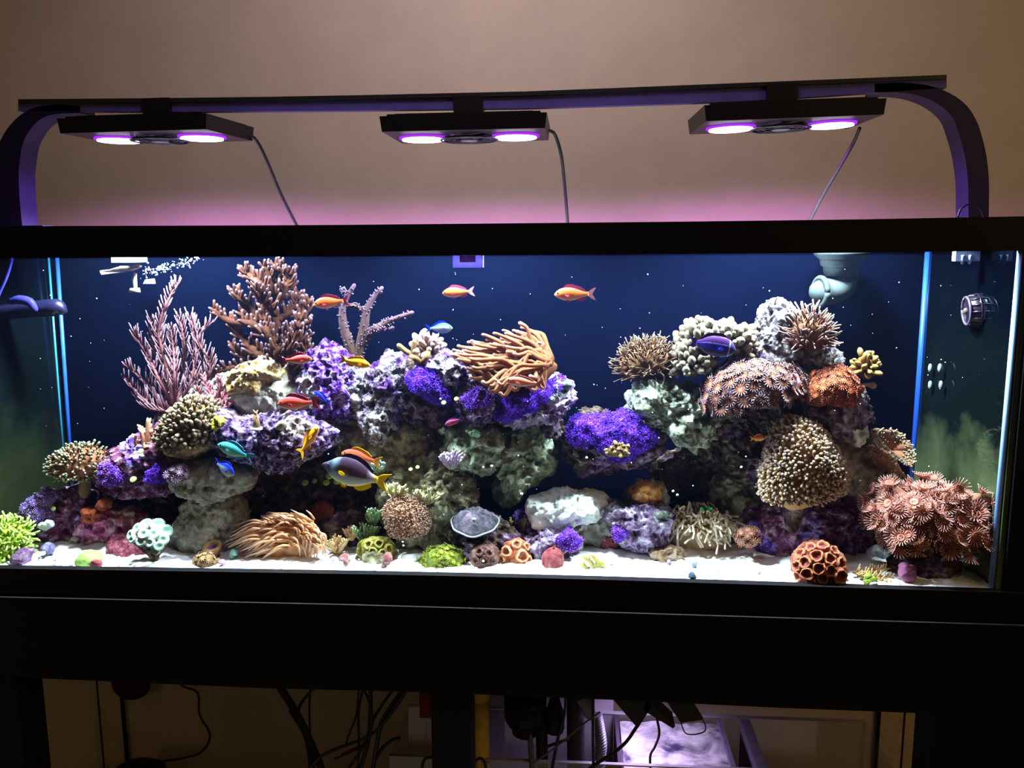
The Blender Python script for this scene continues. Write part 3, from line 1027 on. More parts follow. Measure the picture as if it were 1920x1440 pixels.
R('dark overhanging rock below the zoanthid mat', [(1300, 760), (1400, 765), (1500, 790), (1560, 830), (1550, 885), (1450, 905), (1360, 885), (1305, 845)], .245, .05, M_BROWN, 34, 7)
R('brown lilac rock under the orange zoanthid ball', [(1500, 750), (1560, 765), (1610, 740), (1628, 775), (1622, 800), (1570, 815), (1510, 800)], .19, .05, M_LILAC, 35)
R('grey brown rock on the right flank of the tower', [(1540, 800), (1600, 792), (1632, 812), (1645, 870), (1640, 940), (1600, 1005), (1555, 1005), (1535, 900)], .225, .055, M_GREY, 36)
R('small white green rock knob on the right flank', [(1588, 808), (1605, 797), (1622, 803), (1626, 825), (1606, 834), (1590, 824)], .17, .025, M_MINT, 37, 5)
R('grey ledge carrying the brown plate coral', [(1580, 880), (1610, 862), (1650, 872), (1665, 890), (1640, 905), (1590, 908)], .205, .03, M_GREY, 38, 5)
R('dark maroon base rock of the right tower', [(1398, 962), (1450, 930), (1550, 925), (1622, 940), (1645, 1000), (1622, 1044), (1550, 1056), (1450, 1055), (1398, 1020)], .20, .055, M_MAROON, 39, 7)
R('olive brown rock left of the tower base', [(1325, 895), (1380, 870), (1440, 885), (1450, 950), (1425, 1010), (1380, 1010), (1345, 970), (1322, 930)], .245, .05, M_OLIVE, 40)
R('brown lilac rock behind the pink flower coral', [(1590, 905), (1640, 900), (1665, 930), (1690, 960), (1690, 1010), (1640, 1030), (1590, 1010)], .235, .045, M_BROWN, 41)
# purple star polyp ledges
R('lilac ledge rock carrying the upper violet polyps', [(928, 772), (945, 748), (985, 738), (1020, 716), (1045, 702), (1077, 714), (1082, 750), (1062, 768), (1020, 782), (985, 792), (950, 788), (930, 783)], .19, .06, M_LILAC, 42, 7)
R('brown ledge rock carrying the lower violet polyps', [(1055, 802), (1075, 780), (1110, 774), (1150, 780), (1180, 772), (1208, 782), (1244, 806), (1238, 842), (1212, 868), (1160, 874), (1130, 884), (1098, 892), (1078, 872), (1060, 852)], .20, .06, M_BROWN, 43, 7)
R('rounded rock with a pink violet crust beside the dark crevice', [(863, 746), (885, 732), (912, 732), (930, 746), (927, 772), (910, 795), (885, 800), (868, 775)], .165, .04, M_PURPLE, 44)

# ------------------------------------------------------------------ corals: shared builders

def base_of(px, py, Y):
    return tuple(at(px, py, Y))


def coral_root(name, px, py, Y, label, cat='coral', group=None):
    return empty(name, base_of(px, py, Y), label, cat, group)


def pline(pts, Y, n=16):
    """pixel polyline with optional depth offsets -> smooth 3d path"""
    P = np.array([at(p[0], p[1], Y + (p[2] if len(p) > 2 else 0.0)) for p in pts])
    return smooth_path(P, n)


def unit(v):
    v = np.asarray(v, float)
    return v / (np.linalg.norm(v) + 1e-12)


def twigs(mb, P, r, count, length, rad, rg, up=0.5, start=0.15, t0=0.3, t1=1.0, n=6, both=True, curl=0.3, outw=1.0):
    """side branchlets along a path"""
    m = len(P)
    for k in range(count):
        s = start + (1 - start) * (k + rg.random()) / count
        i = min(m - 2, int(s * (m - 1)))
        p = P[i] + (P[i + 1] - P[i]) * (s * (m - 1) - i)
        T = unit(P[i + 1] - P[i])
        a = rg.random() * 2 * PI
        side = unit(np.cross(T, [0, 1, 0])) * (1 if (k % 2 == 0 or not both) else -1)
        side = unit(side + 0.7 * rg.normal(size=3) * np.array([0.3, 1, 0.3]))
        d = unit(outw * side + T * 0.7 + np.array([0, 0, up]))
        L = length * (0.6 + 0.7 * rg.random()) * (1.1 - 0.5 * s)
        q = p + d * L * 0.5
        e = p + unit(d + np.array([0, 0, curl])) * L
        mb.tube([p, q, e], [rad, rad * 0.95, rad * 0.7], n, t0, t1)


def branch_coral(name, px, py, Y, label, branches, mtl, seed, twig=None, group=None, bumps=0, sides=9):
    """branches: list of (pixel path, radius start, radius end); each is a part"""
    rg = np.random.default_rng(seed)
    root = coral_root(name, px, py, Y, label, 'coral', group)
    k = mpp(Y)
    for (pts, r0, r1) in branches:
        mb = MB()
        P = pline(pts, Y, 20)
        mb.tube(P, [r0 * k, (r0 * 0.6 + r1 * 0.4) * k, r1 * k], sides, 0.0, 0.75)
        if twig:
            twigs(mb, P, r1 * k, max(3, int(twig[0] * len(pts))), twig[1] * k, twig[2] * k, rg, *twig[3:])
        if bumps:
            for _ in range(bumps):
                i = rg.integers(1, len(P) - 1)
                T = unit(P[i] - P[i - 1])
                d = unit(np.cross(T, rg.normal(size=3)))
                rr = (r0 + (r1 - r0) * i / len(P)) * k
                mb.tube([P[i] + d * rr * 0.8, P[i] + d * (rr + 2.2 * k) + T * 1.6 * k], [1.6 * k, 1.1 * k], 5, 0.6, 1.0)
        child(mb, 'branch', mtl, root, True, origin=P[0])
    return root


def fib(n, front=None):
    i = np.arange(n) + 0.5
    ph = np.arccos(1 - 2 * i / n)
    th = PI * (1 + 5 ** 0.5) * i
    u = np.c_[np.cos(th) * np.sin(ph), np.sin(th) * np.sin(ph), np.cos(ph)]
    return u


def surf(poly, Y, thick, n, rg, keep=None, **k):
    """points and outward normals spread over a blob"""
    u = fib(n)
    u = u + rg.normal(size=u.shape) * 0.5 / math.sqrt(n)
    u /= np.linalg.norm(u, axis=1)[:, None]
    e = 0.02
    p, nn, C = blob_points(u, poly, Y, thick, **k)
    if keep is not None:
        mk = keep(u)
        return p[mk], nn[mk], C
    return p, nn, C


def tentacle_ball(name, poly, Y, thick, label, core_m, tent_m, n, length, rad, seed, tip=1.0, droop=0.0, up=0.3, cat='coral',
                  keep=lambda u: (u[:, 1] < 0.45) & (u[:, 2] > -0.75), jit=0.35, stalk=None, stalk_m=None, group=None, sides=6, curl=0.5, part='tentacles', core_part='flesh', rough=0.3):
    rg = np.random.default_rng(seed)
    P, N, C = surf(poly, Y, thick, n, rg, keep, rough=rough, seed=seed)
    zmin = min(at(x, y, Y)[2] for x, y in poly)
    root = empty(name, (C[0], C[1], zmin), label, cat, group)
    blob(core_part, poly, Y, thick, core_m, 5, root, rough=rough, seed=seed)
    k = mpp(Y)
    mb = MB()
    for p, q in zip(P, N):
        d = unit(q + jit * rg.normal(size=3) + np.array([0, 0, up]))
        L = length * k * (0.65 + 0.6 * rg.random())
        d2 = unit(d + curl * rg.normal(size=3) * 0.6 + np.array([0, 0, -droop]))
        a = p + d * L * 0.55
        e = a + d2 * L * 0.5
        r = rad * k * (0.8 + 0.4 * rg.random())
        mb.tube([p - d * 0.2 * L, p + d * L * 0.3, a, e], [r, r * 0.9, r * 0.85, r * tip], sides, 0.0, 1.0)
    o_ = child(mb, part, tent_m, root, True)
    o_['kind'] = 'stuff'
    if stalk:
        mb = MB()
        mb.tube(pline(stalk[0], Y + 0.01, 8), [stalk[1] * k, stalk[2] * k], 12, 0, 0.2)
        child(mb, 'stalk', stalk_m or core_m, root, True)
    return root


def polyp_mesh(r, petals, cup=0.35, h=0.4, petal_len=0.5):
    """a small flower: stalk, cup with a frilled rim and a mouth; +z is outward"""
    mb = MB()
    mb.lathe([(0.35 * r, -h * r), (0.42 * r, -0.1 * r), (0.72 * r, 0.10 * r), (0.78 * r, 0.22 * r * cup + 0.14 * r), (0.45 * r, 0.08 * r), (0.16 * r, 0.14 * r), (0.05 * r, 0.05 * r)], 12,
             t=[0, 0.1, 0.45, 0.6, 0.25, 0.9, 0.95])
    for i in range(petals):
        a = 2 * PI * i / petals
        c, s = math.cos(a), math.sin(a)
        b = 0.7 * r
        e = b + petal_len * r
        z1 = 0.14 * r + cup * r * 0.45
        mb.tube([(b * c, b * s, 0.14 * r), ((b + e) / 2 * c, (b + e) / 2 * s, 0.2 * r + cup * r * 0.2), (e * c, e * s, z1)], [0.10 * r, 0.09 * r, 0.05 * r], 4, 0.55, 1.0)
    V = np.concatenate(mb.v)
    me = bpy.data.meshes.new('polyp')
    fill(me, V, mb.f)
    q = me.attributes.new('tip', 'FLOAT', 'POINT')
    q.data.foreach_set('value', np.concatenate(mb.t).astype(np.float32))
    return me


def orient(p, n, s, spin):
    q = Vector(n).to_track_quat('Z', 'Y').to_matrix().to_4x4()
    return Matrix.Translation(Vector(p)) @ q @ Matrix.Rotation(spin, 4, 'Z') @ Matrix.Scale(s, 4)


def polyp_colony(name, poly, Y, thick, label, core_m, pol_m, n, r, petals, seed, keep=lambda u: (u[:, 1] < 0.35) & (u[:, 2] > -0.6),
                 cup=0.35, lift=0.25, cat='coral', group=None, core=True, rough=0.5, h=0.4, up=0.15, petal_len=0.5, jit=0.2, part='polyp', stuff_from=290):
    rg = np.random.default_rng(seed)
    P, N, C = surf(poly, Y, thick, n, rg, keep, rough=rough, seed=seed)
    zmin = min(at(x, y, Y)[2] for x, y in poly)
    root = empty(name, (C[0], C[1], zmin), label, cat, group)
    if core:
        blob('flesh', poly, Y, thick * 0.96, core_m, 5, root, rough=rough, seed=seed)
    k = mpp(Y)
    me = polyp_mesh(r * k, petals, cup, h, petal_len)
    me.materials.append(pol_m)
    B = Vector(root.location)
    for p, q in list(zip(P, N))[:stuff_from]:
        o_ = bpy.data.objects.new(part, me)
        COL.objects.link(o_)
        o_.parent = root
        d = unit(q + jit * rg.normal(size=3) + np.array([0, 0, up]))
        o_.matrix_local = orient(Vector(p + d * lift * r * k) - B, d, 0.75 + 0.5 * rg.random(), rg.random() * 6)
    return root


def lobe_coral(name, poly, Y, thick, label, mtl, core_m, n, rad, length, seed, keep=lambda u: (u[:, 1] < 0.3) & (u[:, 2] > -0.5), cat='coral', fork=True, part='lobe', up=0.5, group=None):
    """short fat fingers, each a part"""
    rg = np.random.default_rng(seed)
    P, N, C = surf(poly, Y, thick, n, rg, keep, rough=0.4, seed=seed)
    zmin = min(at(x, y, Y)[2] for x, y in poly)
    root = empty(name, (C[0], C[1], zmin), label, cat, group)
    blob('base', poly, Y, thick * 0.9, core_m, 5, root, rough=0.4, seed=seed)
    k = mpp(Y)
    for p, q in zip(P, N):
        mb = MB()
        d = unit(q + 0.35 * rg.normal(size=3) + np.array([0, 0, up]))
        L, r = length * k * (0.6 + 0.7 * rg.random()), rad * k * (0.75 + 0.5 * rg.random())
        mb.tube([p - d * L * 0.4, p + d * L * 0.3, p + d * L * 0.7, p + d * L], [r * 0.75, r * 0.9, r, r * 0.85], 8, 0, 1)
        if fork and rg.random() < 0.6:
            d2 = unit(d + 0.9 * rg.normal(size=3))
            mb.tube([p + d * L * 0.2, p + d * L * 0.2 + d2 * L * 0.35, p + d * L * 0.2 + d2 * L * 0.7], [r * 0.6, r * 0.75, r * 0.65], 7, 0.3, 1)
        child(mb, part, mtl, root, True, origin=p)
    return root


# ------------------------------------------------------------------ corals of the left pile
LILACTIP = (0.62, 0.42, 0.72)
gorg_m = tipped('pink_gorgonian', [(0, (0.34, 0.11, 0.12)), (0.6, (0.50, 0.20, 0.24)), (1, (0.78, 0.50, 0.66))], var=0.35, scale=160, trans=0.15)
g_br = [
    ([(325, 770), (318, 720), (308, 670), (300, 640), (298, 620), (306, 585, -.005), (322, 550), (332, 532)], 5, 1.8),
    ([(325, 765), (300, 715, -.02), (278, 670), (260, 640), (252, 622)], 4.5, 1.6),
    ([(322, 770), (290, 735, .01), (262, 708), (236, 685)], 4, 1.6),
    ([(322, 772), (285, 760, -.01), (258, 738), (232, 706)], 4, 1.6),
    ([(328, 768), (328, 710, -.03), (326, 660), (320, 614)], 4.5, 1.8),
    ([(330, 765), (345, 700, .02), (345, 640), (336, 592)], 4.5, 1.8),
    ([(332, 768), (358, 715, -.02), (368, 660), (362, 618), (357, 596)], 4, 1.6),
    ([(332, 770), (366, 720, .015), (384, 672), (372, 632), (396, 606)], 3.6, 1.5),
    ([(330, 772), (300, 770, -.02), (275, 765), (252, 742)], 3.5, 1.5),
    ([(335, 768), (365, 735, .01), (392, 700), (394, 672)], 3.5, 1.5),
    ([(326, 770), (312, 700, .02), (288, 650), (284, 600)], 4, 1.6),
]
branch_coral('gorgonian', 326, 772, .20, 'pink feathery gorgonian fan rising left of the brown tree coral', [(p, a * .8, b * .85) for p, a, b in g_br], gorg_m, 5, (8.5, 34, 1.45, 1.0, 0.10))

tree_m = tipped('brown_tree_coral', [(0, (0.15, 0.058, 0.032)), (0.8, (0.18, 0.062, 0.042)), (0.94, (0.22, 0.085, 0.07)), (1, (0.45, 0.28, 0.38))], var=0.3, scale=120, bump=0.4)
t_br = [
    ([(535, 722), (528, 675), (518, 620), (512, 570), (505, 525), (496, 500)], 19, 7),
    ([(524, 640), (498, 622, .03), (470, 598, .05), (452, 585, .06)], 10, 5),
    ([(520, 600), (545, 585, .03), (556, 570, .05), (562, 552, .06)], 10, 5),
    ([(528, 690), (500, 690, -.05), (470, 705, -.06), (440, 708, -.06)], 10, 5),
    ([(516, 590), (500, 570, -.05), (486, 552, -.07), (478, 540, -.07)], 10, 5),
    ([(528, 670), (548, 650, -.06), (556, 630, -.07), (560, 615, -.07)], 10, 5),
    ([(512, 560), (494, 545, .03), (480, 530, .04)], 9, 5),
    ([(522, 650), (480, 612, -.02), (430, 602), (402, 582)], 14, 8),
    ([(516, 610), (475, 585, .02), (452, 562), (440, 546)], 13, 7),
    ([(512, 565), (490, 535, -.02), (468, 516), (460, 508)], 12, 6),
    ([(510, 560), (522, 530, .02), (530, 512), (516, 498)], 12, 7),
    ([(514, 575), (532, 548, -.01), (543, 525), (545, 512)], 11, 6),
    ([(526, 650), (552, 622, -.02), (570, 590), (580, 564)], 14, 7),
    ([(528, 665), (556, 648, .02), (572, 620), (577, 600)], 12, 7),
    ([(528, 680), (490, 668, -.03), (460, 640), (434, 612)], 14, 7),
    ([(530, 700), (490, 694, -.02), (440, 690), (398, 700)], 13, 6),
    ([(530, 695), (480, 690, .02), (450, 668), (436, 648)], 12, 6),
    ([(534, 700), (560, 690, -.02), (574, 660), (572, 630)], 11, 6),
    ([(526, 660), (505, 630, -.045), (500, 600), (492, 575)], 12, 7),
    ([(530, 690), (520, 660, -.05), (535, 640), (540, 615)], 12, 6),
]
tr = branch_coral('tree_coral', 530, 725, .21, 'tall brown bushy tree coral reaching the top of the left pile', [(p, a * .72, b * .7) for p, a, b in t_br], tree_m, 9, (8.0, 27, 3.7, 0.45, 0.10, 0.4), sides=10)
mb = MB()
mb.tube(pline([(540, 745), (538, 722), (534, 695)], .205, 8), [17 * mpp(.2), 20 * mpp(.2), 17 * mpp(.2)], 12)
child(mb, 'trunk', plain('pale_trunk', (0.42, 0.38, 0.30), 0.7), tr, True)['label'] = 'pale cream trunk'

stag_m = tipped('staghorn', [(0, (0.24, 0.13, 0.08)), (0.7, (0.38, 0.20, 0.30)), (1, (0.72, 0.48, 0.85))], var=0.25, scale=120)
branch_coral('staghorn_coral', 672, 668, .21, 'thin lilac staghorn coral with four bare branches on the violet rock', [
    ([(668, 672), (655, 645), (645, 615), (642, 585), (648, 562), (664, 535)], 11, 4),
    ([(668, 672), (676, 645), (683, 610), (688, 582), (700, 558), (716, 540)], 11, 4),
    ([(676, 648), (695, 622), (715, 610), (735, 600), (773, 586)], 9, 4),
    ([(690, 625), (705, 616, -.01), (720, 616), (736, 614)], 6, 4),
    ([(655, 572), (668, 574), (680, 580), (690, 578)], 4.5, 3.4),
    ([(650, 556), (644, 545), (642, 541)], 3.5, 2.5),
], stag_m, 12, None, bumps=70)

red_twig = tipped('maroon_bush', [(0, (0.16, 0.05, 0.06)), (1, (0.36, 0.14, 0.17))], var=0.3)
branch_coral('soft_coral', 400, 765, .17, 'small maroon bushy soft coral between gorgonian and brown dome rock', [
    ([(405, 772), (398, 745), (385, 722), (380, 705)], 4, 2.5), ([(405, 772), (408, 745), (412, 725), (408, 708)], 4, 2.5),
    ([(405, 772), (420, 752), (428, 735), (430, 718)], 4, 2.5), ([(405, 772), (388, 756), (374, 742), (370, 730)], 4, 2.5),
    ([(405, 772), (402, 750, -.03), (396, 738), (392, 726)], 4, 2.5), ([(405, 772), (422, 765, -.02), (432, 755), (436, 745)], 4, 2.5)], red_twig, 15, (5, 16, 2.2, 0.5, 0.1))

lea_core = stone('tan_leather_core', [(0.16, 0.10, 0.05), (0.26, 0.17, 0.09), (0.34, 0.24, 0.13), (0.45, 0.36, 0.22)], bump=0.4)
lea_m = tipped('tan_leather', [(0, (0.22, 0.15, 0.07)), (0.6, (0.34, 0.23, 0.12)), (1, (0.52, 0.38, 0.26))], var=0.25)
lobe_coral('leather_coral', [(306, 825), (316, 790), (335, 765), (362, 748), (388, 752), (402, 780), (412, 800), (405, 830), (385, 850), (345, 856), (318, 850)], .125, .05,
           'tan leather coral of stubby fingers beside the green chromis', lea_m, lea_core, 480, 4.2, 9, 16)
org_m = tipped('salmon_finger', [(0, (0.46, 0.17, 0.09)), (0.7, (0.62, 0.28, 0.17)), (1, (0.75, 0.45, 0.36))], var=0.2)
branch_coral('finger_coral', 275, 838, .13, 'small salmon pink finger coral on the sloping purple rock', [
    ([(272, 842), (270, 820), (262, 800)], 8, 4), ([(275, 842), (278, 815), (278, 788)], 8, 4), ([(282, 842), (292, 820), (298, 802)], 7, 4),
    ([(276, 842, -.01), (274, 828), (284, 808)], 7, 4), ([(268, 842), (258, 832), (254, 818)], 6, 3.5)], org_m, 17, (3, 12, 2.8, 0.4, 0.2))

frog_l = tipped('green_orange_frogspawn', [(0, (0.30, 0.10, 0.04)), (0.6, (0.42, 0.17, 0.08)), (0.85, (0.36, 0.30, 0.16)), (1, (0.62, 0.66, 0.45))], var=0.2)
tentacle_ball('frogspawn_coral', [(100, 872), (106, 856), (125, 850), (150, 842), (178, 844), (194, 856), (196, 878), (184, 892), (160, 896), (135, 890), (110, 886)], .15, .04,
              'orange and green branching coral on a brown stalk at far left', plain('stalk_flesh', (0.30, 0.12, 0.06), 0.7), frog_l, 420, 10, 1.9, 18, 1.25,
              stalk=([(162, 888), (160, 905), (158, 925)], 14, 11), stalk_m=plain('coral_stalk', (0.15, 0.085, 0.045), 0.8))

# frag on a white plug
fr = coral_root('coral_frag', 481, 802, .07, 'tiny brown coral frag on a round white plug on the shelf rock')
k = mpp(.07)
c = at(481, 804, .07)
mb = MB()
mb.lathe([(11.5 * k, -2 * k), (12 * k, 1 * k), (11 * k, 3 * k), (4 * k, 3.2 * k)], 20, np.array(Matrix.Translation(Vector(c))))
child(mb, 'plug', plain('white_plug', (0.8, 0.8, 0.8), 0.6), fr, True)['label'] = 'white frag plug'
mb = MB()
mb.tube([c, c + [0, 0, 14 * k], c + [0, 0, 26 * k]], [8 * k, 7 * k, 5 * k], 9, 0, 0.6)
twigs(mb, np.array([c, c + [0, 0, 14 * k], c + [0, 0, 32 * k]]), 3, 26, 11 * k, 1.9 * k, np.random.default_rng(3), 0.5, 0.2)
child(mb, 'branch', tipped('frag_brown', [(0, (0.16, 0.08, 0.04)), (1, (0.42, 0.27, 0.17))]), fr, True)

# sponge shell plate (cream ribbed clam) under the tree coral
cl_m = stone('cream_shell', [(0.24, 0.15, 0.07), (0.46, 0.32, 0.16), (0.66, 0.55, 0.36), (0.85, 0.80, 0.66)], scale=60, bump=0.5)
cl = tag(blob('leather_coral', [(425, 715), (440, 695), (470, 680), (500, 675), (520, 690), (530, 705), (500, 712), (460, 728), (435, 735)], .165, .035, cl_m, 6, rough=0.7, seed=77, knob=0.006),
         'cream folded leather coral at the foot of the tall brown tree coral', 'coral')

# brown finger coral, pink knobs on the white heap
fing_m = tipped('ochre_finger', [(0, (0.22, 0.12, 0.05)), (0.8, (0.34, 0.20, 0.09)), (1, (0.55, 0.40, 0.25))])
branch_coral('finger_coral', 785, 680, .145, 'ochre finger coral with four stubby prongs on the white rock heap', [
    ([(785, 682), (775, 668), (760, 658), (748, 648)], 6, 5), ([(784, 680), (776, 660), (777, 640)], 6, 5), ([(790, 682), (778, 672, -.02), (770, 668)], 6, 5), ([(790, 682), (800, 670, -.01), (803, 660)], 6, 5)], fing_m, 21)
pk_m = tipped('peach_knobs', [(0, (0.50, 0.30, 0.25)), (1, (0.78, 0.55, 0.50))], var=0.15)
lobe_coral('knob_coral', [(786, 665), (788, 640), (800, 626), (815, 632), (820, 655), (812, 672), (796, 676)], .175, .02, 'peach pink knobby coral under the blue and white damsel', pk_m, pk_m, 40, 7, 14, 22)

# ------------------------------------------------------------------ the orange anemone
ane = coral_root('anemone', 985, 725, .16, 'large orange brown anemone with long tentacles swept to the left', 'anemone')
an_m = tipped('anemone_orange', [(0, (0.28, 0.095, 0.045)), (0.5, (0.41, 0.150, 0.072)), (0.85, (0.46, 0.19, 0.11)), (1, (0.62, 0.34, 0.30))], rough=0.4, var=0.15, trans=0.4)
mb = MB()
mb.tube(pline([(948, 745), (968, 722), (1000, 702), (1034, 688)], .165, 10), [16 * mpp(.16), 30 * mpp(.16), 30 * mpp(.16), 12 * mpp(.16)], 16, 0, 0.2)
child(mb, 'foot', an_m, ane, True)
rg = np.random.default_rng(31)
tips = []
for _ in range(34):
    q_, v_ = rg.random(), rg.random()
    tips.append((872 + 60 * q_ + 10 * v_, 684 + 34 * q_ + 26 * v_, 0.75 + 0.25 * v_))
while len(tips) < 150:
    u_, v_ = rg.random(), rg.random()
    # the fan runs from the upper right (1015, 640) round to the lower left (905, 725)
    x = 848 + 165 * u_
    ytop = 655 - 42 * math.sin(min(1, u_ * 1.15) * PI * 0.62)
    ybot = 668 + 62 * min(1, u_ * 1.7)
    tips.append((x, ytop + (ybot - ytop) * v_, v_))
for i, (x, y, v_) in enumerate(tips):
    bx = x + 55 + 95 * rg.random() * (1 - v_ * 0.45)
    bx = min(bx, 1036 - 20 * abs(rg.normal()) * v_)
    by = 682 + 42 * np.clip((1036 - bx) / 100, 0, 1) - 14 * (1 - v_) * rg.random()
    dy0 = -0.005 + 0.04 * (0.5 - v_) + 0.012 * rg.normal()
    dy1 = -0.05 * v_ + 0.05 * (1 - v_) + 0.018 * rg.normal()
    mx, my = (x + bx) / 2 + 6 * rg.normal(), (y + by) / 2 - 6 - 12 * rg.random()
    ux = x - 4 + 12 * rg.normal() * 0.5
    P = pline([(bx, by, dy0), (mx + (bx - mx) * 0.45, my + (by - my) * 0.5, (dy0 * 2 + dy1) / 3), (mx, my, (dy0 + dy1) / 2), (x + 10, y + 3, dy1), (x, y, dy1)], .155, 12)
    kk = mpp(.155)
    r = 3.9 * kk * (0.85 + 0.35 * rg.random())
    mb = MB()
    mb.tube(P, [r * 1.15, r * 1.1, r, r * 0.95, r * 0.75, r * 0.8], 8, 0.1, 1.0)
    child(mb, 'tentacle', an_m, ane, True, origin=P[0])
for pts in ([(1030, 690), (1012, 660), (995, 635), (988, 615), (975, 606)], [(1032, 688), (1005, 655), (985, 632), (970, 622)], [(1036, 686), (1022, 668), (1008, 650), (992, 640), (978, 628)], [(1020, 690), (1000, 665), (985, 645), (980, 630)]):
    mb = MB()
    mb.tube(pline(pts, .165, 16), [5 * mpp(.16), 4.4 * mpp(.16), 3.6 * mpp(.16), 4 * mpp(.16)], 8, 0.1, 1)
    child(mb, 'tentacle', an_m, ane, True)

# ------------------------------------------------------------------ violet star polyps
sp_core = stone('violet_polyp_mat', [(0.03, 0.005, 0.12), (0.07, 0.012, 0.30), (0.10, 0.03, 0.42), (0.2, 0.1, 0.6)], scale=90)
sp_m = tipped('violet_polyps', [(0, (0.035, 0.005, 0.15)), (0.6, (0.075, 0.012, 0.42)), (1, (0.13, 0.05, 0.70))], var=0.5, scale=45)
pl_m = tipped('magenta_polyps', [(0, (0.08, 0.015, 0.13)), (0.6, (0.18, 0.05, 0.30)), (1, (0.30, 0.14, 0.46))], var=0.4, scale=45)
front = lambda u: (u[:, 1] < 0.25)
SP = dict(keep=front, up=0.1, jit=0.5, cat='coral', sides=4, part='polyps', core_part='mat', group='violet star polyp colonies', rough=0.8)


def star(poly, Y, thick, label, n, seed, m=None):
    return tentacle_ball('star_polyps', poly, Y, thick, label, sp_core, m or sp_m, n, 3.2, 0.8, seed, 0.9, **SP)


star([(926, 772), (940, 748), (985, 737), (1020, 716), (1042, 706), (1056, 712), (1050, 735), (1020, 752), (990, 766), (960, 784), (932, 784)], .172, .058, 'bright violet star polyps on the ledge under the salmon fish', 4200, 41)
star([(1058, 802), (1078, 780), (1110, 776), (1150, 782), (1180, 772), (1208, 784), (1240, 808), (1225, 835), (1185, 845), (1130, 850), (1085, 840), (1060, 825)], .185, .062, 'bright violet star polyps on the lower ledge left of the right tower', 4600, 42)
star([(768, 702), (800, 684), (820, 682), (842, 712), (850, 745), (820, 755), (795, 742), (772, 720)], .165, .05, 'violet star polyps draped over the white rock heap', 2400, 43)
star([(868, 744), (888, 733), (912, 734), (928, 748), (918, 764), (885, 766), (870, 758)], .150, .034, 'magenta polyp crust on the rounded rock beside the violet ledge', 900, 44, pl_m)
star([(193, 880), (205, 866), (225, 866), (240, 882), (238, 898), (215, 904), (198, 898)], .13, .03, 'violet polyp tuft at the left end of the sloping purple rock', 700, 45, pl_m)
star([(276, 893), (290, 878), (308, 868), (320, 872), (312, 890), (290, 902), (278, 902)], .118, .02, 'small violet polyp tuft beside the smooth olive boulder', 400, 46)
star([(1150, 1000), (1152, 985), (1165, 982), (1178, 992), (1172, 1008), (1158, 1012)], .13, .015, 'tiny violet polyp tuft left of the beige anemone', 240, 47, pl_m)
star([(1045, 1012), (1058, 1000), (1075, 1000), (1088, 1012), (1080, 1024), (1060, 1024)], .10, .016, 'violet polyp crust on the lilac rubble behind the red mushroom', 300, 48, pl_m)

# ------------------------------------------------------------------ corals of the right tower
hair_m = tipped('brown_hair', [(0, (0.16, 0.07, 0.035)), (0.6, (0.30, 0.15, 0.08)), (1, (0.60, 0.42, 0.30))], var=0.3)
hair_c = plain('brown_flesh', (0.16, 0.075, 0.04), 0.7)
tentacle_ball('tentacle_coral', [(1162, 690), (1172, 668), (1195, 652), (1222, 646), (1248, 652), (1262, 672), (1258, 695), (1230, 706), (1195, 708), (1170, 704)], .19, .038,
              'brown long haired coral on the pale green knobbly rock', hair_c, hair_m, 380, 21, 1.5, 51, 0.6, up=0.55, curl=0.7)
pink_hair = tipped('copper_hair', [(0, (0.20, 0.06, 0.04)), (0.6, (0.38, 0.17, 0.12)), (1, (0.85, 0.62, 0.55))], var=0.25)
tentacle_ball('tentacle_coral', [(1482, 625), (1490, 602), (1510, 590), (1530, 597), (1545, 618), (1552, 640), (1535, 655), (1505, 655), (1486, 645)], .15, .03,
              'spiky copper coral right of the topmost white rock', hair_c, pink_hair, 230, 24, 1.6, 52, 0.9, up=0.5, curl=0.35)
bei_m = tipped('beige_lobes', [(0, (0.34, 0.22, 0.12)), (0.6, (0.56, 0.42, 0.27)), (1, (0.74, 0.62, 0.46))], var=0.15)
bei_c = plain('beige_flesh', (0.30, 0.20, 0.11), 0.75)
lobe_coral('leather_coral', [(1278, 648), (1292, 622), (1315, 612), (1345, 618), (1380, 622), (1405, 628), (1412, 650), (1395, 668), (1360, 660), (1320, 665), (1290, 672)], .18, .04,
           'beige finger leather coral behind the dark blue fish', bei_m, bei_c, 190, 7.6, 14, 53)
lobe_coral('leather_coral', [(1272, 668), (1285, 650), (1302, 662), (1308, 684), (1330, 690), (1335, 704), (1310, 708), (1285, 700), (1273, 688)], .165, .03,
           'lower beige finger leather coral lobe left of the dark blue fish', bei_m, bei_c, 110, 7.4, 13, 54)
zo_m = tipped('brown_zoa', [(0, (0.20, 0.07, 0.04)), (0.3, (0.46, 0.15, 0.06)), (0.6, (0.42, 0.19, 0.14)), (0.85, (0.48, 0.32, 0.40)), (1, (0.66, 0.55, 0.70))], var=0.25)
zo_c = stone('zoa_flesh', [(0.14, 0.05, 0.05), (0.24, 0.10, 0.09), (0.30, 0.15, 0.15), (0.5, 0.4, 0.5)], bump=0.4)
polyp_colony('zoanthid_colony', [(1318, 745), (1330, 715), (1355, 695), (1400, 684), (1450, 682), (1490, 695), (1506, 715), (1500, 735), (1460, 745), (1410, 752), (1370, 765), (1335, 768)], .155, .07,
             'wide mat of brown zoanthid polyps with lilac rims on the right tower', zo_c, zo_m, 330, 10.0, 16, 55, up=0.3)
zo2_m = tipped('orange_zoa', [(0, (0.30, 0.05, 0.018)), (0.3, (0.62, 0.125, 0.035)), (0.7, (0.55, 0.125, 0.05)), (0.88, (0.58, 0.20, 0.11)), (1, (0.78, 0.56, 0.54))], var=0.2)
zo2_c = plain('orange_flesh', (0.36, 0.09, 0.03), 0.7)
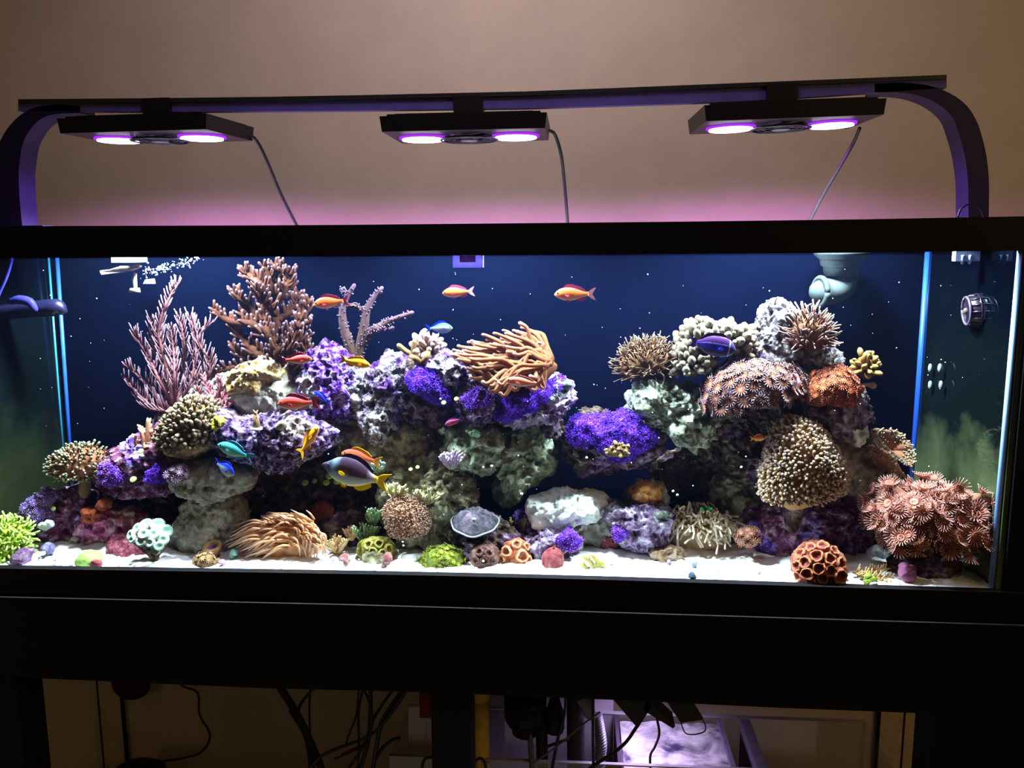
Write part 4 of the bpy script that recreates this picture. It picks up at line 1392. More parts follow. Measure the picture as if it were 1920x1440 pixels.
polyp_colony('zoanthid_colony', [(1508, 745), (1512, 718), (1532, 698), (1560, 690), (1588, 700), (1602, 722), (1600, 745), (1580, 756), (1550, 752), (1525, 758)], .135, .045,
             'ball of bright orange zoanthid polyps at the right edge of the tower', zo2_c, zo2_m, 190, 7.5, 14, 56, up=0.2)
yel_m = tipped('mustard_lobe', [(0, (0.30, 0.14, 0.04)), (1, (0.50, 0.34, 0.12))], var=0.2)
lobe_coral('soft_coral', [(1612, 700), (1608, 685), (1616, 672), (1628, 672), (1634, 688), (1630, 702), (1618, 708)], .15, .016, 'small mustard soft coral sticking out past the orange zoanthid ball', yel_m, yel_m, 40, 5, 13, 57, up=0.2)
mb = MB()
pp = pline([(1610, 722), (1624, 721), (1637, 723)], .15, 6)
mb.tube(pp, [2 * mpp(.15), 3 * mpp(.15), 6.5 * mpp(.15)], 10, 0, 1)
tag(mb.build('polyp', tipped('pink_polyp', [(0, (0.4, 0.3, 0.2)), (1, (0.55, 0.28, 0.22))]), None, True, origin=pp[0]), 'single pink trumpet polyp on the right edge of the tower', 'coral')

ham_m = tipped('hammer_tentacles', [(0, (0.36, 0.20, 0.07)), (0.6, (0.50, 0.30, 0.11)), (0.93, (0.56, 0.37, 0.16)), (1, (0.72, 0.58, 0.50))], var=0.2, trans=0.35)
ham_c = plain('hammer_flesh', (0.36, 0.21, 0.08), 0.7)
tentacle_ball('frogspawn_coral', [(1430, 905), (1440, 865), (1448, 828), (1458, 800), (1480, 788), (1510, 792), (1532, 806), (1548, 832), (1568, 862), (1580, 890), (1572, 915), (1540, 935), (1495, 950), (1455, 945), (1436, 930)], .12, .05,
              'large round golden frogspawn coral with pale tips on the right tower', ham_c, ham_m, 2000, 10, 2.3, 58, 1.12, up=0.1,
              stalk=([(1492, 930), (1488, 955), (1485, 990)], 30, 12), stalk_m=M_BROWN)
pla_c = plain('plate_flesh', (0.30, 0.13, 0.07), 0.7)
pla_m = tipped('plate_polyps', [(0, (0.28, 0.12, 0.06)), (0.6, (0.38, 0.20, 0.12)), (1, (0.50, 0.52, 0.34))], var=0.3)


def plate(name, rimpx, Y, dY, label, m_body, m_edge, seed, n=5, cat='coral', cen=None, wav=5, tent=260, tl=6):
    """a curled dish: centre and rim given by pixels, with a fringe of small polyps along the rim"""
    rg = np.random.default_rng(seed)
    R_ = smooth_path(np.array([at(x, y, Y + d) for x, y, d in rimpx + rimpx[:1]]), 10 * len(rimpx))
    m = len(R_)
    c = R_.mean(0) if cen is None else at(cen[0], cen[1], Y + cen[2])
    root = empty(name, tuple(c), label, cat)
    mb = MB()
    rings, tv = [], []
    for q in np.linspace(0.05, 1, 10):
        w_ = 0.004 * q * np.sin(np.arange(m) * 2 * PI * wav / m)
        rings.append(c + (R_ - c) * q + np.c_[w_ * 0, w_, w_ * 0.6])
        tv += [q] * m
    V = np.concatenate(rings)
    nrm = unit(np.cross(R_[m // 4] - c, R_[0] - c))
    V2 = V + nrm * 0.004
    f = []
    for i in range(9):
        for j in range(m):
            j2 = (j + 1) % m
            f.append([i * m + j, (i + 1) * m + j, (i + 1) * m + j2, i * m + j2])
            f.append([len(V) + i * m + j2, len(V) + (i + 1) * m + j2, len(V) + (i + 1) * m + j, len(V) + i * m + j])
    for j in range(m):
        j2 = (j + 1) % m
        f.append([9 * m + j, len(V) + 9 * m + j, len(V) + 9 * m + j2, 9 * m + j2])
        f.append([j2, len(V) + j2, len(V) + j, j])
    mb.add(np.concatenate([V, V2]), f, tv + tv)
    child(mb, 'plate', m_body, root, True)
    if tent:
        mb = MB()
        k = mpp(Y)
        for _ in range(tent):
            j = rg.integers(m)
            q = 1 - abs(rg.normal()) * 0.22
            p = c + (R_[j] - c) * max(q, 0.2)
            d = unit(rg.normal(size=3) * 0.5 - np.sign(nrm[1] + 1e-9) * nrm + 0.3 * unit(R_[j] - c) + [0, -0.3, 0.3])
            mb.tube([p, p + d * tl * 0.6 * k, p + d * tl * k], [1.5 * k, 1.4 * k, 1.7 * k], 5, 0, 1)
        o_ = child(mb, 'polyps', m_edge, root, True)
        o_['kind'] = 'stuff'
    return root


plate('plate_coral', [(1632, 812, 0), (1650, 803, .02), (1678, 808, .03), (1700, 826, .03), (1714, 852, .02), (1708, 872, 0), (1690, 868, -.02), (1665, 850, -.03), (1640, 835, -.02)], .17, 0, 'brown folded plate coral at the right flank, upper sheet', pla_c, pla_m, 61, cen=(1668, 842, .03))
plate('plate_coral', [(1630, 832, -.01), (1650, 836, -.03), (1675, 856, -.04), (1690, 880, -.03), (1702, 900, -.01), (1690, 908, .02), (1668, 900, .03), (1645, 872, .03), (1632, 850, .02)], .165, 0, 'brown folded plate coral at the right flank, lower hanging sheet', pla_c, pla_m, 62, cen=(1662, 872, .02))

# goniopora bouquet at the lower right
gon_m = tipped('pink_flower', [(0, (0.34, 0.13, 0.08)), (0.45, (0.54, 0.22, 0.15)), (0.8, (0.60, 0.28, 0.22)), (0.9, (0.66, 0.40, 0.36)), (1, (0.74, 0.52, 0.50))], var=0.25, trans=0.4)
gon_c = plain('pink_flesh', (0.28, 0.12, 0.08), 0.75)
gon_y = float(ground(1740, 1086)[1]) + 0.03
gp = polyp_colony('flower_pot_coral', [(1642, 985), (1650, 955), (1680, 938), (1710, 930), (1745, 918), (1785, 920), (1818, 940), (1838, 968), (1832, 1000), (1800, 1012), (1770, 1010), (1735, 1000), (1700, 1010), (1665, 1022)], gon_y, .055,
                  'large pink flower pot coral on a dark stalk at lower right', gon_c, gon_m, 330, 8.2, 18, 63, keep=lambda u: (u[:, 1] < 0.5) & (u[:, 2] > -0.85), lift=0.9, up=0.3, petal_len=1.25, jit=0.7, cup=2.2, rough=2.4)
blob('stalk', [(1690, 1000), (1720, 990), (1770, 1000), (1790, 1030), (1785, 1060), (1770, 1085), (1700, 1092), (1672, 1075), (1690, 1045)], gon_y + .005, .035, M_BROWN, 6, gp, seed=64)
tag(blob('rock', [(1688, 1062), (1705, 1054), (1718, 1066), (1720, 1082), (1706, 1090), (1692, 1082)], gon_y - .045, .012, plain('rose_algae', (0.30, 0.10, 0.20), 0.7), 5, seed=65, rough=.4), 'small rose pink knob at the foot of the flower pot coral', 'rock')

# ------------------------------------------------------------------ corals and shells on the sand

def gy(px, py, off=0.0):
    return float(ground(px, py)[1]) + off


def on_sand(name, poly, thick, mtl, label, cat, seed, lvl=5, off=None, group=None, rough=.5, **k):
    cx = sum(p[0] for p in poly) / len(poly)
    by = max(p[1] for p in poly)
    Y = gy(cx, by - 3) + (thick * 0.75 if off is None else off)
    return tag(blob(name, poly, Y, thick, mtl, lvl, seed=seed, rough=rough, **k), label, cat, group)


def oval(cx, cy, rx, ry, n=10):
    return [(cx + rx * math.cos(2 * PI * i / n), cy + ry * math.sin(2 * PI * i / n)) for i in range(n)]


brain_o = stone('orange_brain', [(0.12, 0.03, 0.02), (0.40, 0.12, 0.06), (0.58, 0.22, 0.11), (0.75, 0.42, 0.28)], scale=60, bump=0.6)
brain_r = stone('rust_brain', [(0.07, 0.02, 0.02), (0.24, 0.065, 0.045), (0.36, 0.12, 0.07), (0.46, 0.22, 0.24)], scale=60, bump=0.6)
dbr = stone('dark_brown_coral', [(0.04, 0.02, 0.02), (0.11, 0.05, 0.045), (0.17, 0.09, 0.075), (0.28, 0.18, 0.16)], scale=70)
ygr = stone('yellow_green_brain', [(0.08, 0.07, 0.015), (0.24, 0.20, 0.04), (0.42, 0.38, 0.07), (0.55, 0.55, 0.18)], scale=60)
redm = stone('wine_red_flesh', [(0.15, 0.03, 0.04), (0.26, 0.06, 0.07), (0.33, 0.09, 0.10), (0.45, 0.2, 0.24)], scale=50, bump=0.3)


CUP = {'rust_brain': tipped('rust_cup', [(0, (0.16, 0.04, 0.06)), (0.4, (0.16, 0.035, 0.02)), (0.75, (0.30, 0.085, 0.045)), (1, (0.42, 0.15, 0.08))], bump=.3),
       'orange_brain': tipped('orange_cup_wall', [(0, (0.20, 0.08, 0.06)), (0.4, (0.34, 0.08, 0.03)), (0.75, (0.60, 0.20, 0.08)), (1, (0.80, 0.45, 0.28))], bump=.3),
       'yellow_green_brain': tipped('olive_cup_wall', [(0, (0.10, 0.08, 0.02)), (0.4, (0.16, 0.13, 0.03)), (0.75, (0.42, 0.36, 0.07)), (1, (0.62, 0.58, 0.16))], bump=.3)}


def craters(root, poly, Y, thick, spots, mtl, seed):
    """raised ring walls round sunken mouths on a brain coral; spots are (px, py, radius px)"""
    k = mpp(Y)
    u = fib(5000)
    SP_, SN_, _c = blob_points(u, poly, Y, thick, rough=.35, seed=seed)
    q_ = (SP_ - CAM) @ RC
    PX = np.c_[960 + F * q_[:, 0] / q_[:, 1], 720 - F * q_[:, 2] / q_[:, 1]]
    vis = (SN_ * (SP_ - CAM)).sum(1) < -0.02
    for (x, y, r) in spots:
        dd = np.hypot(PX[:, 0] - x, PX[:, 1] - y) + np.where(vis, 0, 1e3)
        i0 = int(np.argmin(dd))
        p, n_ = SP_[i0], unit(SN_[i0])
        R0 = r * k * 1.15
        q = Vector(n_).to_track_quat('Z', 'Y').to_matrix().to_4x4()
        M = np.array(Matrix.Translation(Vector(p + n_ * .001)) @ q)
        mb = MB()
        rg = np.random.default_rng(seed + int(x))
        prof = [(1.05, -0.6), (1.02, 0.1), (0.92, 0.52), (0.78, 0.54), (0.55, 0.05), (0.25, -0.05), (0.02, -0.02)]
        tv = np.repeat([0.5, 0.7, 1.0, 1.0, 0.35, 0.05, 0.0], 22)
        nn = 22
        V, f = [], []
        wob = 1 + 0.07 * np.sin(np.arange(nn) * 2 * PI * 3 / nn + rg.random() * 6) + 0.06 * rg.normal(size=nn)
        for rr, h in prof:
            for j in range(nn):
                a = 2 * PI * j / nn
                V.append([rr * R0 * wob[j] * math.cos(a), rr * R0 * wob[j] * math.sin(a), h * R0 * (1 + 0.2 * math.sin(5 * a))])
        for i in range(len(prof) - 1):
            for j in range(nn):
                f.append([i * nn + j, i * nn + (j + 1) % nn, (i + 1) * nn + (j + 1) % nn, (i + 1) * nn + j])
        f.append([(len(prof) - 1) * nn + j for j in range(nn)])
        V = np.array(V) @ M[:3, :3].T + M[:3, 3]
        mb.add(V, f, tv)
        o_ = mb.build('mouth', CUP.get(mtl.name, mtl), None, True, origin=p)
        o_.parent = root
        o_.matrix_parent_inverse = Matrix.Translation(root.location).inverted()


def brain(poly, thick, mtl, label, spots, seed, **k):
    cx = sum(p[0] for p in poly) / len(poly)
    by = max(p[1] for p in poly)
    Y = gy(cx, by - 3) + thick * 0.75
    o_ = tag(blob('brain_coral', poly, Y, thick, mtl, 5, seed=seed, rough=.35, **k), label, 'coral')
    craters(o_, poly, Y, thick, spots, mtl, seed)
    return o_


brain([(1483, 1060), (1490, 1035), (1510, 1022), (1540, 1018), (1568, 1028), (1584, 1050), (1586, 1075), (1575, 1094), (1540, 1096), (1505, 1090), (1486, 1078)], .045, brain_r,
      'rust red brain coral with ruffled cups on the sand at lower right',
      [(1502, 1040, 10), (1522, 1028, 9), (1543, 1026, 10), (1562, 1034, 9), (1533, 1044, 11), (1512, 1054, 10), (1555, 1050, 10), (1496, 1060, 9), (1574, 1056, 10), (1535, 1064, 11), (1515, 1074, 11), (1556, 1068, 11), (1572, 1078, 13), (1542, 1083, 10), (1522, 1089, 8), (1498, 1078, 8), (1560, 1090, 7)], 71)
brain([(931, 1040), (938, 1022), (955, 1012), (975, 1011), (992, 1022), (1000, 1040), (996, 1054), (975, 1057), (948, 1055), (934, 1050)], .03, brain_o,
      'orange brain coral with two sunken mouths on the sand', [(951, 1033, 9), (978, 1042, 11), (968, 1022, 8), (990, 1048, 7), (986, 1026, 7), (942, 1046, 7)], 72)
brain([(881, 1046), (888, 1028), (905, 1021), (922, 1026), (934, 1042), (930, 1060), (910, 1066), (890, 1062)], .025, dbr, 'dark brown knobbly coral ball beside the orange brain coral', [(900, 1036, 7), (916, 1038, 7), (908, 1050, 8), (893, 1050, 6), (923, 1050, 6)], 73)
on_sand('sponge', [(872, 1040), (875, 1020), (888, 1015), (902, 1022), (900, 1045), (882, 1050)], .015, stone('purple_sponge', [(0.12, 0.05, 0.22), (0.22, 0.10, 0.36), (0.30, 0.16, 0.48), (0.4, 0.28, 0.6)]), 'purple sponge tucked behind the dark brown coral ball', 'sponge', 74, off=.03)
o_ = on_sand('mushroom_coral', [(1016, 1048), (1020, 1034), (1034, 1028), (1050, 1034), (1056, 1050), (1050, 1066), (1036, 1071), (1022, 1064)], .022, redm, 'round wine red mushroom coral on the sand', 'coral', 75, rough=.2)
mb = MB()
Yb = gy(1036, 1068) + .012
mb.tube(pline([(1034, 1034), (1037, 1029), (1040, 1024)], Yb, 5), [4 * mpp(Yb), 2.5 * mpp(Yb), 1.2 * mpp(Yb)], 8)
child(mb, 'knob', redm, o_, True)
b = brain([(672, 1030), (678, 1016), (695, 1010), (715, 1012), (735, 1022), (740, 1034), (728, 1044), (710, 1050), (690, 1048), (676, 1040)], .028, ygr, 'yellow green brain coral on a stub between the two red snails',
          [(692, 1022, 8), (710, 1020, 8), (726, 1028, 8), (700, 1034, 8), (717, 1036, 7)], 76)
on_sand('brain_coral', [(685, 1044), (720, 1044), (716, 1056), (690, 1056)], .014, M_OLIVE, 'olive stub under the yellow green brain coral', 'rock', 77)

# frilled dark red plate and pale trumpet coral
pr = stone('dark_red_plate', [(0.10, 0.02, 0.03), (0.22, 0.045, 0.07), (0.30, 0.08, 0.11), (0.45, 0.2, 0.25)], scale=120)
Yp = gy(240, 1046) + .03
mb = MB()
P = [at(x, y, Yp + d) for x, y, d in [(198, 1024, -.01), (206, 1014, .02), (222, 1006, .035), (240, 1010, .03), (262, 1014, .01), (280, 1030, -.01), (272, 1044, -.025), (248, 1048, -.03), (222, 1043, -.028), (204, 1034, -.02)]]
RR = smooth_path(np.array(P + P[:1]), 60)[:-1]
cN = at(226, 1010, Yp + .025) + np.array([0, 0, .014])
cF = at(246, 1052, Yp - .01)
m_ = len(RR)
V = [cN]
f = []
for q in (0.3, 0.6, 0.85, 1.0):
    V += list(cN + (RR - cN) * q + np.c_[np.zeros(m_), np.zeros(m_), 0.006 * np.sin(np.full(m_, q * PI)) + 0.0015 * q * np.sin(np.arange(m_) * 1.9)])
V += list(RR - np.array([0, 0, 0.004]))
V.append(cF)
for j in range(m_):
    f.append([0, 1 + j, 1 + (j + 1) % m_])
    for i in range(4):
        f.append([1 + i * m_ + j, 1 + (i + 1) * m_ + j, 1 + (i + 1) * m_ + (j + 1) % m_, 1 + i * m_ + (j + 1) % m_])
    f.append([1 + 4 * m_ + j, len(V) - 1, 1 + 4 * m_ + (j + 1) % m_])
mb.add(V, f)
tag(mb.build('plate_coral', pr, None, True, origin=cF), 'flat dark red encrusting plate coral leaning under the pale trumpet coral', 'coral')

Yt = gy(290, 1062) + .025
tc_ = empty('trumpet_coral', tuple(at(290, 1062, Yt)), 'pale mint trumpet coral with ribbed heads on a dark branching stem', 'coral')
tr_m = tipped('mint_trumpet', [(0, (0.55, 0.42, 0.26)), (0.5, (0.62, 0.70, 0.56)), (0.8, (0.62, 0.86, 0.74)), (1, (0.45, 0.78, 0.70))], var=0.15)
rgt = np.random.default_rng(5)
kk = mpp(Yt)
for (x, y, r, d) in [(246, 1004, 13, -.01), (258, 992, 14, .0), (275, 984, 15, .01), (295, 984, 16, .01), (310, 996, 16, .005), (270, 1002, 13, -.025), (288, 1002, 14, -.02), (282, 1018, 12, -.03), (264, 1016, 11, -.03), (297, 1024, 11, -.032), (248, 1012, 9, -.02), (306, 1012, 13, -.012), (292, 1032, 10, -.03)]:
    p = at(x, y, Yt + d)
    n_ = unit([0.25 * rgt.normal() + (x - 280) / 60, -0.8, 0.6 + (1000 - y) / 60])
    q = Vector(n_).to_track_quat('Z', 'Y').to_matrix().to_4x4()
    M = np.array(Matrix.Translation(Vector(p)) @ q)
    nn = 40
    V, f, tt = [], [], []
    prof = [(0.35, -1.1, 0), (0.6, -0.6, .1), (0.92, -0.15, .45), (1.0, 0.15, .6), (0.85, 0.36, .75), (0.5, 0.30, .9), (0.2, 0.12, 1), (0.02, 0.1, 1)]
    for rr, h, t in prof:
        for j in range(nn):
            a = 2 * PI * j / nn
            g_ = 1 + 0.07 * (1 if j % 2 else -1) * (rr > 0.4)
            V.append([rr * r * kk * g_ * math.cos(a), rr * r * kk * g_ * math.sin(a) * 0.85, h * r * kk])
            tt.append(t)
    for i in range(len(prof) - 1):
        for j in range(nn):
            f.append([i * nn + j, i * nn + (j + 1) % nn, (i + 1) * nn + (j + 1) % nn, (i + 1) * nn + j])
    mb = MB()
    mb.add(np.array(V) @ M[:3, :3].T + M[:3, 3], f, tt)
    child(mb, 'head', tr_m, tc_, True, origin=p)
mb = MB()
for (x, y, d) in [(250, 1012, 0), (275, 1000, .01), (300, 1005, .01), (288, 1025, -.02), (308, 1020, 0)]:
    mb.tube(pline([(290, 1062, 0), (290, 1045, 0), (x, y, d)], Yt, 8), [11 * kk, 8 * kk, 6 * kk], 8)
mb.ball(at(288, 1062, Yt), [26 * kk, 0.02, 9 * kk], 12)
child(mb, 'stem', M_BROWN, tc_, True)

# lime coral at the far left, mushrooms, snails
lime_c = plain('lime_flesh', (0.22, 0.30, 0.03), 0.7)
lime_m = tipped('lime_tentacles', [(0, (0.20, 0.28, 0.02)), (0.6, (0.42, 0.62, 0.08)), (1, (0.72, 0.90, 0.28))], var=0.25, trans=0.2)
tentacle_ball('flower_pot_coral', [(-30, 1030), (-30, 995), (-5, 980), (22, 980), (44, 995), (50, 1020), (40, 1040), (10, 1050), (-20, 1048)], gy(20, 1050) + .03, .04, 'lime green fluffy coral cut off by the left frame edge', lime_c, lime_m, 420, 17, 2.6, 81, 0.7, up=0.35, curl=0.8)
on_sand('mushroom_coral', [(22, 1050), (30, 1035), (45, 1030), (60, 1032), (60, 1048), (45, 1058), (28, 1060)], .018, stone('plum_mushroom', [(0.10, 0.04, 0.10), (0.20, 0.10, 0.20), (0.32, 0.20, 0.34), (0.6, 0.5, 0.6)]), 'plum coloured mushroom coral in front of the lime coral', 'coral', 82)


def snail(cx, cy, r, mtl, label, seed, squash=0.8, group='snails and shells on the sand', face=1, Y=None):
    Y = gy(cx, cy + r * 0.8) + r * mpp(0.03) * 0.6 if Y is None else Y
    k = mpp(Y) * r
    c = at(cx, cy, Y)
    mb = MB()
    pts, rad = [], []
    for i in range(34):
        q = i / 33
        a = q * 2 * PI * 2.4
        rr = k * 0.55 * (1 - q) ** 1.1
        pts.append(c + np.array([face * (q * 0.9 - 0.35) * k, -rr * math.cos(a), rr * math.sin(a) * squash]))
        rad.append(k * (0.52 * (1 - q) + 0.05))
    mb.tube(pts, rad, 9)
    return tag(mb.build('snail', mtl, None, True, origin=c - [0, 0, k * 0.8]), label, 'snail', group)


on_sand('rock', [(86, 998), (92, 988), (108, 985), (122, 988), (131, 1003), (118, 1010), (98, 1008)], .02, stone('terracotta', [(0.14, 0.04, 0.03), (0.28, 0.10, 0.08), (0.36, 0.16, 0.13), (0.5, 0.28, 0.25)]), 'terracotta lump of soft coral beside the small pink shell', 'rock', 83)
on_sand('rock', [(60, 1002), (68, 994), (80, 993), (84, 1004), (72, 1009)], .01, plain('pink_rubble', (0.42, 0.2, 0.22), 0.8), 'small pink rubble piece left of the terracotta lump', 'rock', 84)
snail(143, 1012, 10, stone('pink_shell', [(0.45, 0.25, 0.22), (0.6, 0.4, 0.36), (0.75, 0.6, 0.55), (0.85, 0.8, 0.75)]), 'small pink white shell on the sand near the left end', 85)
snail(94, 1030, 17, stone('violet_shell', [(0.06, 0.05, 0.14), (0.18, 0.15, 0.36), (0.35, 0.32, 0.58), (0.6, 0.6, 0.75)]), 'violet grey snail on the sand in front of the terracotta lump', 86)
gm = plain('lime_mushroom', (0.42, 0.66, 0.16), 0.5)
on_sand('mushroom_coral', [(144, 1050), (152, 1038), (168, 1034), (182, 1038), (190, 1050), (182, 1060), (160, 1063), (148, 1060)], .022, gm, 'pale lime green mushroom coral on the white sand', 'coral', 87, rough=.15)
on_sand('mushroom_coral', [(168, 1058), (172, 1050), (182, 1050), (190, 1056), (188, 1066), (174, 1067)], .010, redm, 'little red mushroom coral in front of the lime green one', 'coral', 88)
# the orange cup and its neighbours
cup_m = tipped('orange_cup', [(0, (0.16, 0.07, 0.08)), (0.5, (0.48, 0.24, 0.10)), (0.8, (0.58, 0.32, 0.15)), (1, (0.25, 0.16, 0.42))], var=0.15)
Yc = gy(403, 1046) + .02
c = at(403, 1046, Yc)
k = mpp(Yc)
mb = MB()
Mt = np.array(Matrix.Translation(Vector(c)) @ Matrix.Rotation(0.35, 4, 'X'))
mb.lathe([(9 * k, 0), (11 * k, 8 * k), (14 * k, 18 * k), (19 * k, 27 * k), (18.5 * k, 32 * k), (14 * k, 33 * k), (9 * k, 29 * k), (8 * k, 24 * k), (1 * k, 23 * k)], 28, Mt, t=[0, .1, .35, .6, .75, .75, .8, 1, 1])
tag(mb.build('cup_coral', cup_m, None, True, origin=c), 'orange cup mushroom with a violet centre left of the flowing anemone', 'coral')
polyp_colony('zoanthid_colony', [(365, 1058), (372, 1045), (388, 1042), (402, 1046), (408, 1058), (392, 1066), (372, 1066)], gy(388, 1062) + .012, .014, 'small ochre zoanthid patch in front of the orange cup', plain('ochre_flesh', (0.22, 0.12, 0.05)), tipped('ochre_zoa', [(0, (0.3, 0.16, 0.05)), (0.6, (0.46, 0.28, 0.10)), (0.9, (0.5, 0.35, 0.2)), (1, (0.3, 0.25, 0.5))]), 46, 6, 10, 89)
snail(436, 1040, 15, stone('teal_shell', [(0.06, 0.10, 0.10), (0.14, 0.24, 0.23), (0.24, 0.38, 0.35), (0.4, 0.5, 0.46)]), 'teal green snail right of the orange cup', 90, face=-1)
snail(419, 1056, 9, plain('pink_snail', (0.42, 0.2, 0.45)), 'small pink violet snail below the teal snail', 91)
snail(374, 1038, 7, plain('rust_snail', (0.3, 0.12, 0.08)), 'tiny rust brown snail left of the orange cup', 92)
wr = stone('wine_shell', [(0.06, 0.02, 0.025), (0.20, 0.06, 0.06), (0.32, 0.14, 0.13), (0.5, 0.38, 0.42)])
snail(650, 1050, 16, wr, 'dark red snail left of the yellow green brain coral', 93)
snail(723, 1050, 18, wr, 'dark red snail in front of the yellow green brain coral', 94, face=-1)
snail(1302, 1056, 12, stone('blue_grey_shell', [(0.12, 0.14, 0.16), (0.25, 0.3, 0.36), (0.4, 0.5, 0.55), (0.6, 0.7, 0.72)]), 'blue grey cone shell below the beige anemone', 95)
snail(1300, 1082, 12, stone('slate_shell', [(0.02, 0.03, 0.05), (0.06, 0.08, 0.12), (0.12, 0.15, 0.2), (0.3, 0.34, 0.4)]), 'dark slate shell lying on the sand near the front glass', 96)
snail(1148, 1058, 7, plain('grey_snail', (0.22, 0.22, 0.28)), 'small grey shell right of the yellow polyp frag', 97)
snail(1256, 1055, 7, plain('mauve_snail', (0.26, 0.18, 0.26)), 'small mauve shell at the edge of the beige anemone rubble', 98)
sg = empty('snail', tuple(at(1634, 1102, gy(1634, 1101) + .012)), 'green turban snail with a white shell door at lower right', 'snail', 'snails and shells on the sand')
Ys = gy(1634, 1101) + .012
mb = MB()
mb.ball(at(1632, 1090, Ys), [13 * mpp(Ys), 13 * mpp(Ys), 12 * mpp(Ys)], 16)
mb.ball(at(1628, 1082, Ys), [8 * mpp(Ys), 8 * mpp(Ys), 8 * mpp(Ys)], 12)
child(mb, 'shell', stone('green_shell', [(0.10, 0.12, 0.02), (0.20, 0.26, 0.04), (0.32, 0.38, 0.08), (0.45, 0.5, 0.2)]), sg, True)
mb = MB()
mb.ball(at(1637, 1095, Ys - 13 * mpp(Ys) * .75), [8.5 * mpp(Ys), 4 * mpp(Ys), 6 * mpp(Ys)], 14)
child(mb, 'shell_door', plain('white_door', (0.75, 0.85, 0.85), 0.3), sg, True)
# twig coral on the sand at right
Yw = gy(1640, 1090) + .012
tw_m = tipped('ochre_twig', [(0, (0.28, 0.15, 0.05)), (1, (0.56, 0.36, 0.16))], var=0.2)
branch_coral('twig_coral', 1640, 1088, Yw, 'ochre twig coral lying on the sand behind the green snail', [
    ([(1612, 1078), (1640, 1080), (1674, 1084)], 4, 2), ([(1612, 1080, -.01), (1640, 1086, -.01), (1670, 1094, -.015)], 4, 2), ([(1616, 1076, .01), (1640, 1072, .015), (1662, 1066, .02)], 3.5, 1.8),
    ([(1600, 1072), (1612, 1078), (1625, 1084)], 3, 2)], tw_m, 99, (5, 16, 1.8, 0.6, 0.1))

# the two sand anemones
flow_m = tipped('salmon_anemone', [(0, (0.70, 0.36, 0.16)), (0.5, (0.82, 0.48, 0.27)), (1, (0.90, 0.72, 0.60))], var=0.12, trans=0.3)
fl = empty('anemone', tuple(at(525, 1052, gy(525, 1052) + .05)), 'orange anemone with long flowing tentacles on the sand, left half of the tank', 'anemone')
Yf = gy(525, 1048) + .045
blob('foot', [(452, 1035), (462, 1005), (485, 980), (520, 968), (555, 968), (590, 985), (602, 1010), (595, 1035), (560, 1046), (500, 1050), (465, 1048)], Yf + .005, .04, plain('salmon_flesh', (0.58, 0.30, 0.16), 0.6), 5, fl, rough=.5, seed=101)
rg = np.random.default_rng(102)
for i in range(285):
    # tentacles sweep from the two folds outward to the left and over the right shoulder
    z_ = rg.random()
    if z_ < 0.52:
        bx, by = 500 + 52 * rg.random(), 982 + 45 * rg.random()
        ex, ey = bx - 40 - 42 * rg.random(), by + 12 + 34 * rg.random() * (by - 970) / 60 + 8 * rg.normal()
        mx, my = (bx + ex) / 2 + 4, (by + ey) / 2 - 8 - 6 * rg.random()
    elif z_ < 0.68:
        bx, by = 520 + 70 * rg.random(), 972 + 14 * rg.random()
        ex, ey = bx - 30 * rg.random() - 14, by - 6 - 12 * rg.random()
        mx, my = (bx + ex) / 2, by - 10
    else:
        bx, by = 540 + 56 * rg.random(), 980 + 44 * rg.random()
        ex, ey = min(612, bx + 6 + 20 * rg.random()), by + 16 + 16 * rg.random()
        mx, my = (bx + ex) / 2 + 6, (by + ey) / 2 - 6
    ey = min(ey, 1051 - (ex < 470) * 6)
    d = -.045 + .03 * rg.random() - .012 * (by - 990) / 30
    mb = MB()
    P = pline([(bx, by, d + .01), (mx, my, d - .008), (ex, ey, d - .006 + .02 * rg.random())], Yf, 10)
    k = mpp(Yf)
    mb.tube(P, [2.3 * k, 2.1 * k, 1.6 * k, 0.6 * k], 6, 0.0, 1.0)
    child(mb, 'tentacle', flow_m, fl, True, origin=P[0])

